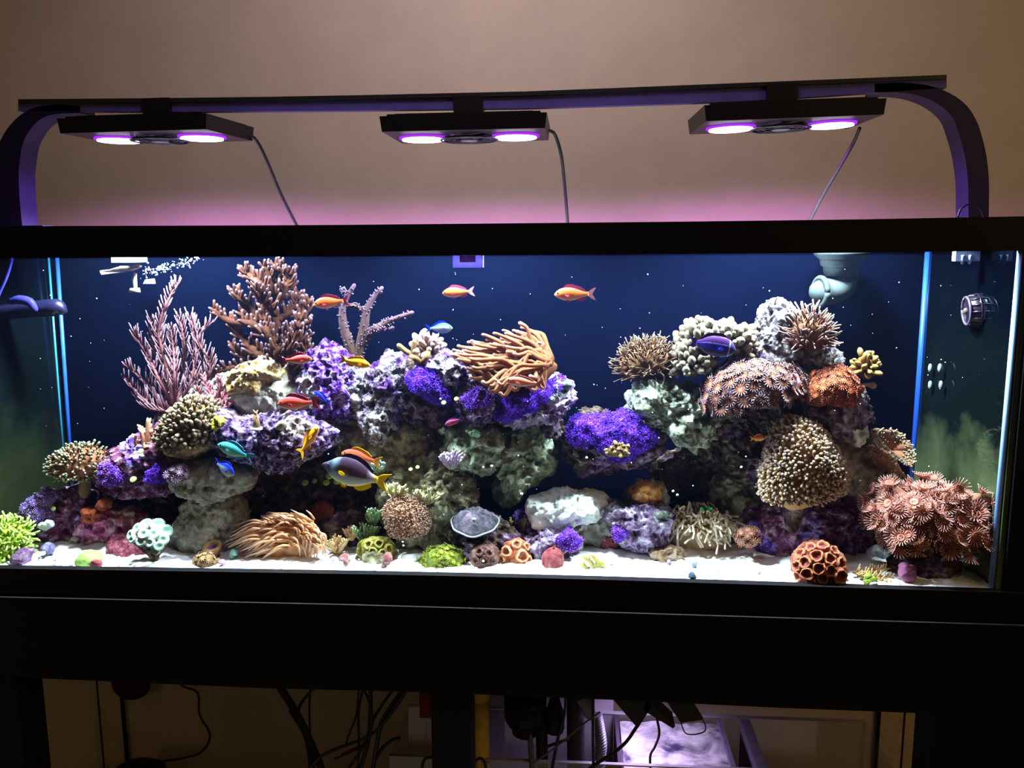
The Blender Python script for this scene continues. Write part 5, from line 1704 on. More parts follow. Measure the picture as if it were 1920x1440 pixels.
bg_m = tipped('beige_anemone', [(0, (0.74, 0.52, 0.30)), (0.5, (0.88, 0.74, 0.50)), (0.9, (0.92, 0.84, 0.66)), (1, (0.95, 0.94, 0.86))], var=0.1, trans=0.2)
Yg = gy(1305, 1040) + .045
bg = empty('anemone', tuple(at(1305, 1040, Yg)), 'beige anemone with drooping white tipped tentacles left of the right tower', 'anemone')
blob('foot', [(1262, 1025), (1262, 1000), (1280, 982), (1305, 974), (1335, 980), (1352, 995), (1354, 1015), (1335, 1038), (1300, 1046), (1272, 1040)], Yg + .01, .03, plain('tan_flesh', (0.62, 0.42, 0.25), 0.6), 5, bg, rough=.4, seed=103)
rg = np.random.default_rng(104)
k = mpp(Yg)
c0 = at(1308, 978, Yg)
for i in range(285):
    a = rg.random() * 2 * PI if i % 2 else PI * (1.05 + 0.9 * rg.random())
    el = math.asin(0.02 + 0.95 * rg.random())
    n_ = np.array([math.cos(el) * math.cos(a), math.cos(el) * math.sin(a), math.sin(el)])
    p0 = c0 + n_ * np.array([44, 36, 26]) * k + [0, 0, -16 * k]
    hz = unit([n_[0], n_[1] * 0.8, 0.0])
    d = unit(hz * (0.5 + 0.5 * math.cos(el)) + 0.45 * rg.normal(size=3) + [0, 0, 0.35 * math.sin(el) + 0.1])
    L = (22 + 24 * rg.random()) * k
    p1 = p0 + d * L * 0.4 + [0, 0, 0.12 * L]
    p2 = p1 + unit(d + 0.7 * rg.normal(size=3)) * L * 0.35
    p3 = p2 + unit(hz + 0.9 * rg.normal(size=3)) * L * 0.3 + [0, 0, -L * (0.05 + 0.35 * rg.random())]
    p3[1] = min(p3[1], D - 0.02)
    mb = MB()
    mb.tube(smooth_path(np.array([p0 - n_ * 4 * k, p1, p2, p3]), 12), [2.5 * k, 2.4 * k, 2.1 * k, 1.6 * k, 2.0 * k], 6, 0, 1)
    child(mb, 'tentacle', bg_m, bg, True, origin=p0)

# rubble edge of the beige anemone, red rubble, yellow frag
on_sand('rock', [(1215, 1040), (1235, 1028), (1270, 1030), (1292, 1045), (1288, 1058), (1262, 1056), (1235, 1050)], .02, stone('tan_rubble', [(0.12, 0.07, 0.04), (0.28, 0.18, 0.11), (0.4, 0.28, 0.2), (0.55, 0.45, 0.38)]), 'tan rubble heap at the front left of the beige anemone', 'rock', 105, rough=.9)
brain([(1120, 1014), (1128, 1005), (1148, 1004), (1162, 1012), (1165, 1024), (1155, 1034), (1136, 1036), (1124, 1028)], .02, redm, 'small red brain coral in front of the grey shaded rock', [(1136, 1024, 6), (1150, 1014, 6), (1154, 1026, 5)], 106)
on_sand('rock', [(1196, 1000), (1204, 990), (1214, 996), (1218, 1020), (1210, 1032), (1196, 1026)], .014, M_GREEN, 'small green knob standing before the lilac white rock', 'rock', 107)
on_sand('rock', [(1212, 1010), (1228, 1006), (1230, 1018), (1214, 1024)], .008, plain('white_pink_shell', (0.75, 0.55, 0.62)), 'pinkish white shell fragment beside the green knob', 'shell', 108)
Yy = gy(1112, 1074) + .015
yf_m = tipped('yellow_polyp', [(0, (0.62, 0.40, 0.25)), (0.6, (0.62, 0.52, 0.16)), (1, (0.62, 0.72, 0.14))], var=0.15)
yg = branch_coral('polyp_frag', 1112, 1074, Yy, 'yellow green polyp frag with pink stems on the bright sand', [
    ([(1115, 1070), (1108, 1055), (1096, 1044)], 4, 5), ([(1116, 1070), (1120, 1056), (1112, 1042)], 4, 4), ([(1112, 1072), (1100, 1066), (1092, 1058)], 4, 5), ([(1118, 1070), (1126, 1062), (1128, 1054)], 4, 4), ([(1112, 1073), (1106, 1070), (1100, 1072)], 5, 5), ([(1118, 1072), (1128, 1070), (1134, 1066)], 4, 4)], yf_m, 109, (3, 9, 2.6, 0.2, 0.1))
gz_m = tipped('green_zoa', [(0, (0.10, 0.12, 0.02)), (0.25, (0.40, 0.42, 0.03)), (0.5, (0.24, 0.28, 0.03)), (0.9, (0.30, 0.40, 0.08)), (1, (0.20, 0.12, 0.02))], var=0.3)
polyp_colony('zoanthid_colony', [(792, 1052), (800, 1042), (825, 1034), (850, 1036), (870, 1048), (862, 1058), (835, 1064), (805, 1062)], gy(830, 1060) + .022, .028, 'flat green zoanthid mat with yellow mouths on the sand', plain('green_flesh', (0.12, 0.15, 0.03)), gz_m, 120, 6.5, 12, 110)

# mushroom plate, fuzzy tan coral, small soft corals
pm = stone('grey_violet_plate', [(0.06, 0.055, 0.07), (0.13, 0.12, 0.15), (0.20, 0.18, 0.22), (0.36, 0.24, 0.38)], scale=60, bump=0.4)
pmr = root = coral_root('plate_coral', 890, 985, .105, 'grey violet domed plate coral with a pale rim above the brown rock')
c = at(890, 980, .105)
k = mpp(.105)
nn = 56
prof = [(0.02, 24), (14, 25), (26, 21), (34, 12), (41, 4), (46, 0), (45, -4), (40, -4), (30, 0), (12, 2), (0.02, 2)]
V, f, rgz = [], [], np.random.default_rng(2)
for r_, h in prof:
    for j in range(nn):
        a = 2 * PI * j / nn
        wv = 1 + 0.04 * math.sin(3 * a) + 0.02 * math.sin(7 * a)
        V.append([r_ * k * wv * math.cos(a), r_ * k * wv * math.sin(a) * 0.9, h * k + 1.2 * k * math.sin(5 * a) * (r_ / 46) + 1.5 * k * math.sin(11 * a + r_) * (8 < r_ < 36)])
for i in range(len(prof) - 1):
    for j in range(nn):
        f.append([i * nn + (j + 1) % nn, i * nn + j, (i + 1) * nn + j, (i + 1) * nn + (j + 1) % nn])
Mt = np.array(Matrix.Translation(Vector(c)) @ Matrix.Rotation(0.30, 4, 'X'))
mb = MB()
V = np.array(V)
hr = np.hypot(V[:, 0], V[:, 1]) / k
V[:, 2] += np.where(V[:, 2] > 2 * k, 1, 0) * (9 * k * fbm(V * 60, 3, 4) * np.clip((40 - hr) / 20, 0, 1))
mb.add(V @ Mt[:3, :3].T + Mt[:3, 3], f)
child(mb, 'cap', pm, pmr, True)
mb = MB()
ring = [(Mt @ np.array([46 * k * (1 + 0.04 * math.sin(3 * a) + 0.02 * math.sin(7 * a)) * math.cos(a), 41.4 * k * (1 + 0.04 * math.sin(3 * a) + 0.02 * math.sin(7 * a)) * math.sin(a), 1.2 * k * math.sin(5 * a) - k, 1]))[:3] for a in np.linspace(0, 2 * PI, 57)]
mb.tube(ring, 1.8 * k, 6, cap=False)
child(mb, 'rim', plain('pale_rim', (0.34, 0.38, 0.44), 0.6), pmr, True)['label'] = 'pale blue grey rim'
mb = MB()
mb.ball(np.array(Mt @ np.array([2 * k, -20 * k, 22.5 * k, 1]))[:3], [4.5 * k, 4.5 * k, 3 * k], 12)
child(mb, 'mouth', plain('mouth_ring', (0.42, 0.36, 0.48), 0.5), pmr, True)
fz_m = tipped('tan_fuzz', [(0, (0.36, 0.17, 0.09)), (0.6, (0.44, 0.22, 0.13)), (0.95, (0.48, 0.27, 0.17)), (1, (0.50, 0.36, 0.30))], var=0.12, trans=0.3)
tentacle_ball('flower_pot_coral', [(728, 950), (740, 936), (760, 932), (785, 942), (800, 965), (804, 985), (785, 1002), (760, 1008), (738, 995), (729, 970)], .115, .04, 'tan fuzzy coral ball low at the centre of the tank', plain('tan_fuzz_flesh', (0.34, 0.16, 0.09)), fz_m, 1300, 6.5, 1.2, 112, 1.2, up=0.05, curl=0.6)
sf_m = tipped('sand_soft', [(0, (0.22, 0.13, 0.05)), (1, (0.50, 0.35, 0.18))], var=0.2)
sf_g = tipped('green_soft', [(0, (0.06, 0.09, 0.03)), (0.7, (0.14, 0.24, 0.09)), (1, (0.48, 0.60, 0.42))], var=0.3)


def bush(cx, cy, w_, h_, Y, label, mtl, seed, n=9, rad=2.6, tw=(4, 10, 2.2, 0.5, 0.1), name='soft_coral'):
    rg = np.random.default_rng(seed)
    br = []
    for i in range(n):
        a = -1 + 2 * (i + 0.5) / n
        hh = h_ * (0.7 + 0.35 * rg.random()) * (1 - 0.35 * abs(a))
        d = .02 * rg.normal()
        br.append(([(cx + a * 3, cy), (cx + a * w_ * 0.3, cy - hh * 0.5, d * 0.5), (cx + a * w_ * 0.5, cy - hh, d)], rad * 1.4, rad))
    return branch_coral(name, cx, cy, Y, label, br, mtl, seed, tw)


bush(632, 1036, 46, 36, .115, 'sandy yellow bushy soft coral right of the flowing anemone', sf_m, 113)
bush(658, 1012, 26, 26, .13, 'little peach soft coral just above the sandy bushy one', tipped('peach_soft', [(0, (0.3, 0.16, 0.07)), (1, (0.62, 0.42, 0.25))]), 114, 6)
bush(686, 1018, 56, 42, .145, 'dark green soft coral with pale tips behind the yellow green brain', sf_g, 115, 10)
bush(700, 985, 30, 36, .15, 'dark green soft coral under the rabbitfish tail', sf_g, 116, 7)
bush(968, 1020, 46, 60, .175, 'olive green algae tuft right of the violet grey plate', tipped('olive_tuft', [(0, (0.08, 0.08, 0.02)), (1, (0.22, 0.24, 0.07))]), 117, 10)
bush(1326, 960, 34, 10, .17, 'bright green algae tuft on top of the beige anemone', tipped('bright_algae', [(0, (0.03, 0.16, 0.03)), (1, (0.08, 0.42, 0.08))]), 118, 10, 1.4, (4, 5, 1.2, .5, .1))
bush(742, 935, 40, 30, .11, 'cream yellow polyp tuft on the boulder behind the rabbitfish tail', tipped('cream_tuft', [(0, (0.24, 0.22, 0.07)), (1, (0.58, 0.56, 0.30))]), 119, 9)
bush(800, 945, 60, 34, .12, 'pale yellow spiky polyp tuft on the olive boulder', tipped('pale_tuft', [(0, (0.26, 0.24, 0.08)), (1, (0.62, 0.60, 0.36))]), 120, 11, 2.0)
bush(846, 878, 46, 34, .125, 'lilac and white feathery tuft on top of the olive boulder', tipped('lilac_tuft', [(0, (0.25, 0.22, 0.2)), (0.6, (0.45, 0.28, 0.55)), (1, (0.8, 0.72, 0.85))]), 121, 10, 2.2)
bush(708, 885, 26, 22, .13, 'teal dotted soft coral behind the rabbitfish', tipped('teal_tuft', [(0, (0.10, 0.13, 0.07)), (1, (0.35, 0.55, 0.5))]), 122, 8, 2.0)

# red disc mushroom, orange sponge, violet zoanthids, tiny green discs
mb = MB()
c = at(604, 966, .20)
k = mpp(.2)
mb.lathe([(6 * k, -9 * k), (20 * k, -4 * k), (29 * k, 0), (27 * k, 3 * k), (12 * k, 4 * k), (4 * k, 2.5 * k), (0.3 * k, 3 * k)], 30, np.array(Matrix.Translation(Vector(c)) @ Matrix.Rotation(1.25, 4, 'X') @ Matrix.Rotation(-0.15, 4, 'Y')))
tag(mb.build('mushroom_coral', stone('dull_red_disc', [(0.14, 0.045, 0.035), (0.20, 0.06, 0.05), (0.24, 0.08, 0.065), (0.3, 0.12, 0.1)], bump=0.3), None, True, origin=c), 'dull red disc mushroom behind the flowing anemone', 'coral')
tag(blob('sponge', [(1186, 922), (1200, 911), (1222, 912), (1240, 922), (1236, 936), (1215, 930), (1196, 932)], .165, .018, stone('orange_sponge', [(0.24, 0.09, 0.02), (0.42, 0.18, 0.04), (0.52, 0.25, 0.07), (0.6, 0.32, 0.2)]), 5, seed=130, rough=.7), 'orange brown sponge on the dark grey rock in the gap', 'sponge')
vz_m = tipped('violet_zoa', [(0, (0.08, 0.03, 0.06)), (0.25, (0.10, 0.06, 0.28)), (0.5, (0.16, 0.08, 0.26)), (0.9, (0.30, 0.20, 0.55)), (1, (0.50, 0.42, 0.72))], var=0.3)
polyp_colony('zoanthid_colony', [(48, 975), (52, 955), (66, 938), (90, 922), (100, 928), (92, 950), (80, 975), (66, 988)], .135, .03, 'violet zoanthid polyps on the dark maroon rock at lower left', plain('violet_flesh', (0.08, 0.04, 0.08)), vz_m, 90, 7.5, 12, 131)
polyp_colony('zoanthid_colony', [(318, 892), (326, 880), (342, 878), (352, 886), (346, 900), (330, 902)], .085, .02, 'dusky lilac zoanthid patch on the left end of the smooth olive boulder', plain('dusk_flesh', (0.12, 0.07, 0.1)), tipped('dusk_zoa', [(0, (0.2, 0.1, 0.16)), (0.6, (0.32, 0.2, 0.32)), (1, (0.55, 0.4, 0.6))]), 40, 6, 10, 132)
polyp_colony('zoanthid_colony', [(1380, 1005), (1395, 990), (1415, 990), (1425, 1005), (1412, 1022), (1392, 1022)], .13, .022, 'rusty zoanthid patch low at the left foot of the right tower', plain('rust_flesh', (0.16, 0.07, 0.05)), tipped('rust_zoa', [(0, (0.2, 0.08, 0.05)), (0.6, (0.32, 0.14, 0.09)), (1, (0.42, 0.25, 0.22))]), 46, 6.5, 10, 133)
gd = plain('green_disc', (0.30, 0.46, 0.12), 0.5)
for (x, y, r, Y, lb) in [
        (264, 846, 6, .095, 'green disc polyp just below the salmon finger coral'), (250, 899, 7, .10, 'green disc polyp under the violet tuft of the sloping purple rock'),
        (100, 954, 5, .11, 'green disc polyp on the dark maroon rock at the far left'), (572, 905, 7, .225, 'dim green disc polyp in the cave, leftmost of its row'),
        (590, 902, 5, .225, 'smallest dim green disc polyp in the cave row'), (618, 892, 8, .21, 'dim green disc polyp just under the snout of the rabbitfish'),
        (612, 905, 7, .21, 'dim green disc polyp below the one at the rabbitfish snout'), (632, 903, 7, .21, 'dim green disc polyp in the cave, rightmost of its row'),
        (770, 880, 4, .11, 'yellow green dot polyp on the olive boulder, left of a pair'), (783, 876, 4, .11, 'yellow green dot polyp on the olive boulder, right of a pair'),
        (856, 748, 5, .12, 'pale green dot polyp at the left edge of the magenta crust'), (832, 755, 5, .12, 'pale green dot polyp under the violet drape beside the dark crevice')]:
    c = at(x, y, Y)
    k = mpp(Y)
    mb = MB()
    mb.lathe([(0.3 * r * k, -0.9 * r * k), (0.5 * r * k, -0.2 * r * k), (r * k, 0), (0.9 * r * k, 0.25 * r * k), (0.2 * r * k, 0.15 * r * k)], 14, np.array(Matrix.Translation(Vector(c)) @ Matrix.Rotation(0.8, 4, 'X')))
    tag(mb.build('disc_polyp', gd, None, True, origin=c), lb, 'polyp', 'tiny green disc polyps')

# odds and ends on the rocks and the sand
snail(567, 718, 13, stone('pearl_shell', [(0.10, 0.07, 0.09), (0.25, 0.18, 0.22), (0.42, 0.28, 0.34), (0.6, 0.55, 0.6)]), 'pinkish pearl snail on the dome rock right of the tree coral trunk', 140, Y=.15)
cr = stone('cream_bit', [(0.3, 0.26, 0.2), (0.5, 0.46, 0.38), (0.6, 0.56, 0.46), (0.7, 0.68, 0.6)])
tag(blob('shell', [(516, 802), (520, 794), (532, 789), (539, 794), (532, 804)], .075, .006, cr, 4, seed=141, rough=.1), 'cream shell lying on the shelf rock right of the coral frag', 'shell')
tag(blob('shell', [(536, 803), (540, 800), (546, 806), (541, 809)], .072, .004, cr, 4, seed=142, rough=.1), 'little white shell chip beside the cream shell on the shelf rock', 'shell')
tag(blob('sponge', [(398, 800), (402, 788), (412, 781), (417, 786), (412, 800), (403, 808)], .085, .012, stone('yellow_sponge', [(0.3, 0.24, 0.04), (0.44, 0.38, 0.06), (0.55, 0.5, 0.1), (0.7, 0.65, 0.3)]), 5, seed=143, rough=.6), 'small yellow sponge at the right edge of the tan leather coral', 'sponge')
tag(blob('sponge', [(314, 776), (317, 771), (324, 769), (329, 774), (326, 779), (318, 780)], .16, .008, plain('pink_crust', (0.36, 0.12, 0.34)), 4, seed=144, rough=.2), 'bright pink ball of crust above the tan leather coral', 'sponge')
ors = stone('red_orange_sponge', [(0.3, 0.07, 0.04), (0.45, 0.13, 0.07), (0.52, 0.18, 0.1), (0.6, 0.35, 0.3)])
tag(blob('sponge', [(186, 945), (194, 938), (206, 942), (204, 950), (192, 951)], .115, .012, ors, 5, seed=145, rough=.5), 'red orange sponge patch on top of the pink encrusted rock', 'sponge')
tag(blob('sponge', [(150, 966), (156, 956), (170, 958), (186, 962), (182, 970), (160, 974)], .115, .012, ors, 5, seed=146, rough=.5), 'red orange sponge patch at the left end of the pink encrusted rock', 'sponge')
snail(1106, 1003, 13, stone('sky_blue_shell', [(0.05, 0.16, 0.3), (0.12, 0.32, 0.5), (0.2, 0.42, 0.6), (0.4, 0.6, 0.7)]), 'sky blue shell behind the small red brain coral', 147)
tag(blob('shell', [(70, 988), (78, 978), (92, 974), (104, 984), (96, 991), (80, 992)], .10, .010, stone('blue_white_shell', [(0.4, 0.45, 0.5), (0.6, 0.65, 0.7), (0.7, 0.75, 0.8), (0.8, 0.85, 0.88)]), 5, seed=148, rough=.4), 'bluish white shell above the terracotta lump at lower left', 'shell')
lobe_coral('soft_coral', [(1142, 848), (1146, 838), (1160, 834), (1174, 839), (1174, 848), (1158, 854)], .118, .010, 'small ochre soft coral growing through the lower violet polyps', tipped('ochre_soft', [(0, (0.22, 0.12, 0.05)), (1, (0.42, 0.32, 0.16))]), plain('ochre_soft_flesh', (0.2, 0.11, 0.05)), 30, 4.0, 4.5, 149, up=0.1)
tag(blob('sponge', [(868, 806), (872, 800), (886, 800), (896, 808), (898, 820), (888, 818), (880, 812)], .125, .012, stone('aqua_crust', [(0.2, 0.4, 0.3), (0.4, 0.55, 0.25), (0.35, 0.6, 0.5), (0.6, 0.7, 0.6)]), 5, seed=150, rough=.6), 'bright aqua and yellow crust on the pitted olive grey rock', 'sponge')
whs = stone('white_bone', [(0.5, 0.5, 0.52), (0.65, 0.65, 0.66), (0.75, 0.75, 0.76), (0.85, 0.85, 0.85)])
on_sand('shell', [(1622, 1042), (1628, 1034), (1655, 1034), (1668, 1042), (1655, 1050), (1630, 1048)], .010, whs, 'long white shell on the sand left of the flower pot coral stalk', 'shell', 151)
on_sand('shell', [(1672, 1042), (1678, 1040), (1696, 1052), (1692, 1056), (1680, 1050)], .006, whs, 'narrow white shell leaning on the flower pot coral stalk', 'shell', 152)
snail(1852, 1084, 10, stone('black_shell', [(0.02, 0.015, 0.02), (0.05, 0.04, 0.05), (0.1, 0.08, 0.1), (0.2, 0.18, 0.2)]), 'dark snail near the right end glass at the bottom', 153)

# ------------------------------------------------------------------ fish

def fish_mat(name, stops, pattern=None, rough=0.45):
    """back to belly ramp on attribute 'v'; optional head to tail ramp on 's' blended by its own mask"""
    m, nt, out = new_mat(name)
    a = nt.nodes.new('ShaderNodeAttribute')
    a.attribute_name = 'v'
    mr = nt.nodes.new('ShaderNodeMath')
    mr.operation = 'MULTIPLY_ADD'
    mr.inputs[1].default_value = 0.5
    mr.inputs[2].default_value = 0.5
    nt.links.new(a.outputs['Fac'], mr.inputs[0])
    n = noise_node(nt, 300, 3)
    ad = nt.nodes.new('ShaderNodeMath')
    ad.operation = 'MULTIPLY_ADD'
    ad.inputs[1].default_value = 0.12
    nt.links.new(n, ad.inputs[0])
    nt.links.new(mr.outputs[0], ad.inputs[2])
    sb = nt.nodes.new('ShaderNodeMath')
    sb.operation = 'SUBTRACT'
    sb.inputs[1].default_value = 0.06
    nt.links.new(ad.outputs[0], sb.inputs[0])
    c = ramp(nt, sb.outputs[0], stops)
    if pattern:
        b = nt.nodes.new('ShaderNodeAttribute')
        b.attribute_name = 's'
        stops2, mask = pattern
        c2 = ramp(nt, b.outputs['Fac'], stops2)
        k_ = ramp(nt, b.outputs['Fac'], [(p, (q, q, q)) for p, q in mask])
        mx = nt.nodes.new('ShaderNodeMix')
        mx.data_type = 'RGBA'
        nt.links.new(k_, mx.inputs[0])
        nt.links.new(c, mx.inputs[6])
        nt.links.new(c2, mx.inputs[7])
        c = mx.outputs[2]
    principled(nt, out, link=c, rough=rough, spec=0.08, bump=noise_node(nt, 900, 2), bstr=0.2, bdist=0.0005)
    return m


EYE_D = plain('fish_eye', (0.015, 0.008, 0.012), 0.15, 0.7)
PROFILE = {
    # (station, half height above, half height below, half width), in body lengths
    'anthias': [(0, .000, .000, .000), (.02, .028, .030, .016), (.06, .060, .055, .032), (.13, .098, .085, .052), (.22, .125, .110, .062), (.34, .135, .125, .066), (.46, .122, .118, .060), (.58, .090, .092, .046), (.68, .060, .062, .031), (.76, .043, .045, .021), (.82, .040, .042, .014), (.85, .040, .042, .008)],
    'chromis': [(0, .000, .000, .000), (.02, .035, .035, .018), (.07, .080, .072, .038), (.15, .128, .115, .058), (.25, .158, .150, .070), (.37, .168, .165, .072), (.50, .148, .150, .062), (.62, .105, .108, .044), (.71, .062, .064, .028), (.78, .042, .044, .018), (.83, .040, .042, .010)],
    'foxface': [(0, .006, .006, .006), (.03, .026, .030, .016), (.07, .044, .050, .026), (.13, .082, .088, .044), (.21, .130, .128, .062), (.32, .160, .150, .070), (.46, .160, .155, .068), (.58, .132, .132, .054), (.69, .082, .085, .036), (.77, .044, .046, .020), (.82, .034, .036, .012), (.85, .036, .036, .008)],
    'angelfish': [(0, .000, .000, .000), (.02, .034, .034, .018), (.06, .080, .075, .034), (.13, .140, .120, .052), (.24, .180, .158, .064), (.38, .188, .168, .066), (.52, .176, .158, .058), (.64, .140, .130, .044), (.73, .085, .080, .028), (.79, .052, .052, .018), (.83, .048, .048, .010)],
}


def slab(mb, pts, th):
    """a thin solid fin from an outline in (s, z)"""
    n = len(pts)
    V = [(x, -th, z) for x, z in pts] + [(x, th, z) for x, z in pts]
    f = [list(range(n)), list(range(2 * n - 1, n - 1, -1))]
    for i in range(n):
        j = (i + 1) % n
        f.append([j, i, i + n, j + n])
    mb.add(np.array(V), f)


def fish(kind, head, tail, Y, label, body_m, fin_m, tail_m, group=None, yaw=0.0, deep=1.0, pect=None, dorsal_h=1.0, name=None, lunate=1.0, stripe=None, eye_r=.022, belly_m=None):
    h, t = at(*head, Y), at(*tail, Y)
    L = float(np.linalg.norm(h - t)) / max(0.3, math.cos(yaw))
    X = unit(h - t)
    deep = deep * {'anthias': 1.25, 'chromis': 1.2, 'foxface': 1.2, 'angelfish': 1.12}[kind]
    X = unit(X * math.cos(yaw) + np.array([0, -1.0, 0]) * math.sin(yaw))
    Zv = unit(np.array([0, 0, 1.0]) - X * X[2])
    Yv = np.cross(Zv, X)
    prof = PROFILE[kind]
    n = 16
    st = np.linspace(0, 1, 30) ** 1.25 * prof[-1][0]
    pa = np.array(prof)
    up_, dn_, wd = (np.interp(st, pa[:, 0], pa[:, c]) for c in (1, 2, 3))
    # smooth the profile
    for arr in (up_, dn_, wd):
        arr[1:-1] = 0.25 * arr[:-2] + 0.5 * arr[1:-1] + 0.25 * arr[2:]
    V, S, VV, f = [], [], [], []
    for i, s in enumerate(st):
        for j in range(n):
            a = 2 * PI * j / n
            ca, sa = math.cos(a), math.sin(a)
            z = (up_[i] if sa > 0 else dn_[i]) * sa * deep
            V.append(((0.5 - s), wd[i] * ca * (abs(ca) ** 0.15), z))
            S.append(s)
            VV.append(sa)
    for i in range(len(st) - 1):
        for j in range(n):
            f.append([i * n + (j + 1) % n, i * n + j, (i + 1) * n + j, (i + 1) * n + (j + 1) % n])
    f.append(list(range(n)))
    f.append([(len(st) - 1) * n + j for j in range(n)][::-1])
    mb = MB()
    mb.add(np.array(V) * L, f)
    body = mb.build(name or (kind + '_fish' if kind in ('chromis', 'anthias') else kind), body_m, None, True, attrs={'s': S, 'v': VV})
    c = (h + t) / 2
    body.matrix_world = Matrix([[X[i], Yv[i], Zv[i], c[i]] for i in range(3)] + [[0, 0, 0, 1]])
    tag(body, label, 'fish', group)

    def top(s):
        return float(np.interp(s, pa[:, 0], pa[:, 1])) * deep

    def bot(s):
        return -float(np.interp(s, pa[:, 0], pa[:, 2])) * deep

    def part(mb, nm, m, smooth=False):
        o = mb.build(nm, m, None, smooth)
        for v in o.data.vertices:
            v.co *= L
        o.parent = body
        return o
    th = .004
    mb = MB()
    ss = np.linspace(.20, .74, 12)
    dh = .075 * dorsal_h
    slab(mb, [(.5 - s, top(s) - .012) for s in ss] + [(.5 - s - .02, top(s) + dh * math.sin(min(1, (s - .17) / .16) * PI / 2) * (1 - .35 * (s > .66))) for s in ss[::-1]], th)
    part(mb, 'dorsal_fin', fin_m)
    mb = MB()
    ss = np.linspace(.52, .75, 8)
    slab(mb, [(.5 - s, bot(s) + .012) for s in ss] + [(.5 - s - .025, bot(s) - .075 * math.sin((s - .48) / .27 * PI * .75)) for s in ss[::-1]], th)
    part(mb, 'anal_fin', belly_m or fin_m)
    mb = MB()
    x0 = .5 - prof[-1][0] + .02
    hp = prof[-1][1] * deep
    slab(mb, [(x0, hp), (x0 - .06, hp + .05), (x0 - .12, .10 * lunate + .03), (-.52, .16 * lunate), (x0 - .125, .045), (x0 - .10, 0), (x0 - .125, -.045), (-.52, -.16 * lunate), (x0 - .12, -.10 * lunate - .03), (x0 - .06, -hp - .05), (x0, -hp)], th * .8)
    part(mb, 'tail_fin', tail_m)
    for sd in (-1, 1):
        mb = MB()
        wq = float(np.interp(.27, pa[:, 0], pa[:, 3]))
        p0 = np.array([.5 - .27, sd * (wq * 0.95), -.02])
        V = [p0 + [0, 0, .014], p0 + [-.05, sd * .022, .022], p0 + [-.10, sd * .034, .006], p0 + [-.105, sd * .034, -.024], p0 + [-.06, sd * .024, -.038], p0 + [0, 0, -.016]]
        V2 = [q + np.array([0, sd * .006, 0]) for q in V]
        k = len(V)
        ff = [list(range(k)), list(range(2 * k - 1, k - 1, -1))] + [[(i + 1) % k, i, i + k, (i + 1) % k + k] for i in range(k)]
        mb.add(V + V2, ff)
        part(mb, 'pectoral_fin', pect or fin_m)
        mb = MB()
        p0 = np.array([.5 - .30, sd * .018, bot(.30) + .012])
        V = [p0, p0 + [-.035, 0, 0], p0 + [-.12, sd * .01, -.055], p0 + [-.06, sd * .012, -.05]]
        V2 = [q + np.array([0, sd * .006, 0]) for q in V]
        k = 4
        ff = [list(range(k)), list(range(2 * k - 1, k - 1, -1))] + [[(i + 1) % k, i, i + k, (i + 1) % k + k] for i in range(k)]
        mb.add(V + V2, ff)
        part(mb, 'pelvic_fin', belly_m or fin_m)
        mb = MB()
        ez = top(.09) * .32
        ew = float(np.interp(.09, pa[:, 0], pa[:, 3])) * .93
        mb.ball((.5 - .09, sd * ew, ez), [eye_r, eye_r * .5, eye_r], 12)
        part(mb, 'eye', EYE_D, True)
    return body


AN = 'orange anthias swimming over the reef'
a_o = fish_mat('anthias_orange', [(0.05, (0.70, 0.40, 0.40)), (0.3, (0.84, 0.25, 0.08)), (0.6, (0.72, 0.13, 0.018)), (0.95, (0.42, 0.035, 0.03))])
a_r = fish_mat('anthias_coral_red', [(0.05, (0.80, 0.55, 0.62)), (0.3, (0.84, 0.24, 0.15)), (0.6, (0.74, 0.095, 0.045)), (0.95, (0.50, 0.04, 0.06))])
a_y = fish_mat('anthias_amber', [(0.05, (0.85, 0.45, 0.16)), (0.35, (0.92, 0.38, 0.02)), (0.7, (0.90, 0.33, 0.01)), (0.95, (0.80, 0.42, 0.01))])
a_s = fish_mat('anthias_salmon', [(0.05, (0.80, 0.60, 0.66)), (0.3, (0.92, 0.34, 0.26)), (0.7, (0.90, 0.20, 0.12)), (0.95, (0.80, 0.14, 0.08))])
f_pu = plain('fin_magenta', (0.42, 0.05, 0.12), 0.5)
f_pi = plain('fin_pink', (0.60, 0.22, 0.24), 0.5)
f_ye = plain('fin_yellow', (0.85, 0.42, 0.02), 0.5)
f_or = plain('fin_orange', (0.80, 0.24, 0.03), 0.5)
f_li = plain('fin_lilac', (0.45, 0.30, 0.62), 0.5)

fish('anthias', (829, 550), (889, 546), .13, 'orange anthias high in the open water above the orange anemone', a_o, f_pu, f_pi, AN)
fish('anthias', (1039, 552), (1116, 551), .11, 'largest of the orange anthias, alone in open water right of centre', a_o, f_pu, f_pi, AN, deep=1.02)
fish('anthias', (587, 571), (654, 563), .10, 'orange anthias with its tail in front of the lilac staghorn coral', a_o, f_pu, f_pu, AN, belly_m=f_li)
fish('anthias', (586, 673), (526, 676), .06, 'coral red anthias facing right at the foot of the brown tree coral', a_r, f_pu, f_pu, AN, belly_m=f_li, deep=.9)
fish('anthias', (695, 686), (637, 673), .07, 'amber yellow anthias facing right above the violet rock', a_y, f_ye, f_or, AN, deep=.9)
fish('anthias', (520, 757), (598, 755), .05, 'large coral red anthias in front of the broad shelf rock', a_r, f_pu, f_pu, AN, belly_m=f_li)
fish('anthias', (601, 798), (557, 855), .045, 'slender orange anthias swimming steeply up in front of the shelf rock', a_y, f_or, f_ye, AN, deep=.72, yaw=.35)
fish('anthias', (640, 849), (714, 868), .07, 'bright orange anthias with yellow tail right behind the rabbitfish', a_o, f_ye, f_ye, AN)
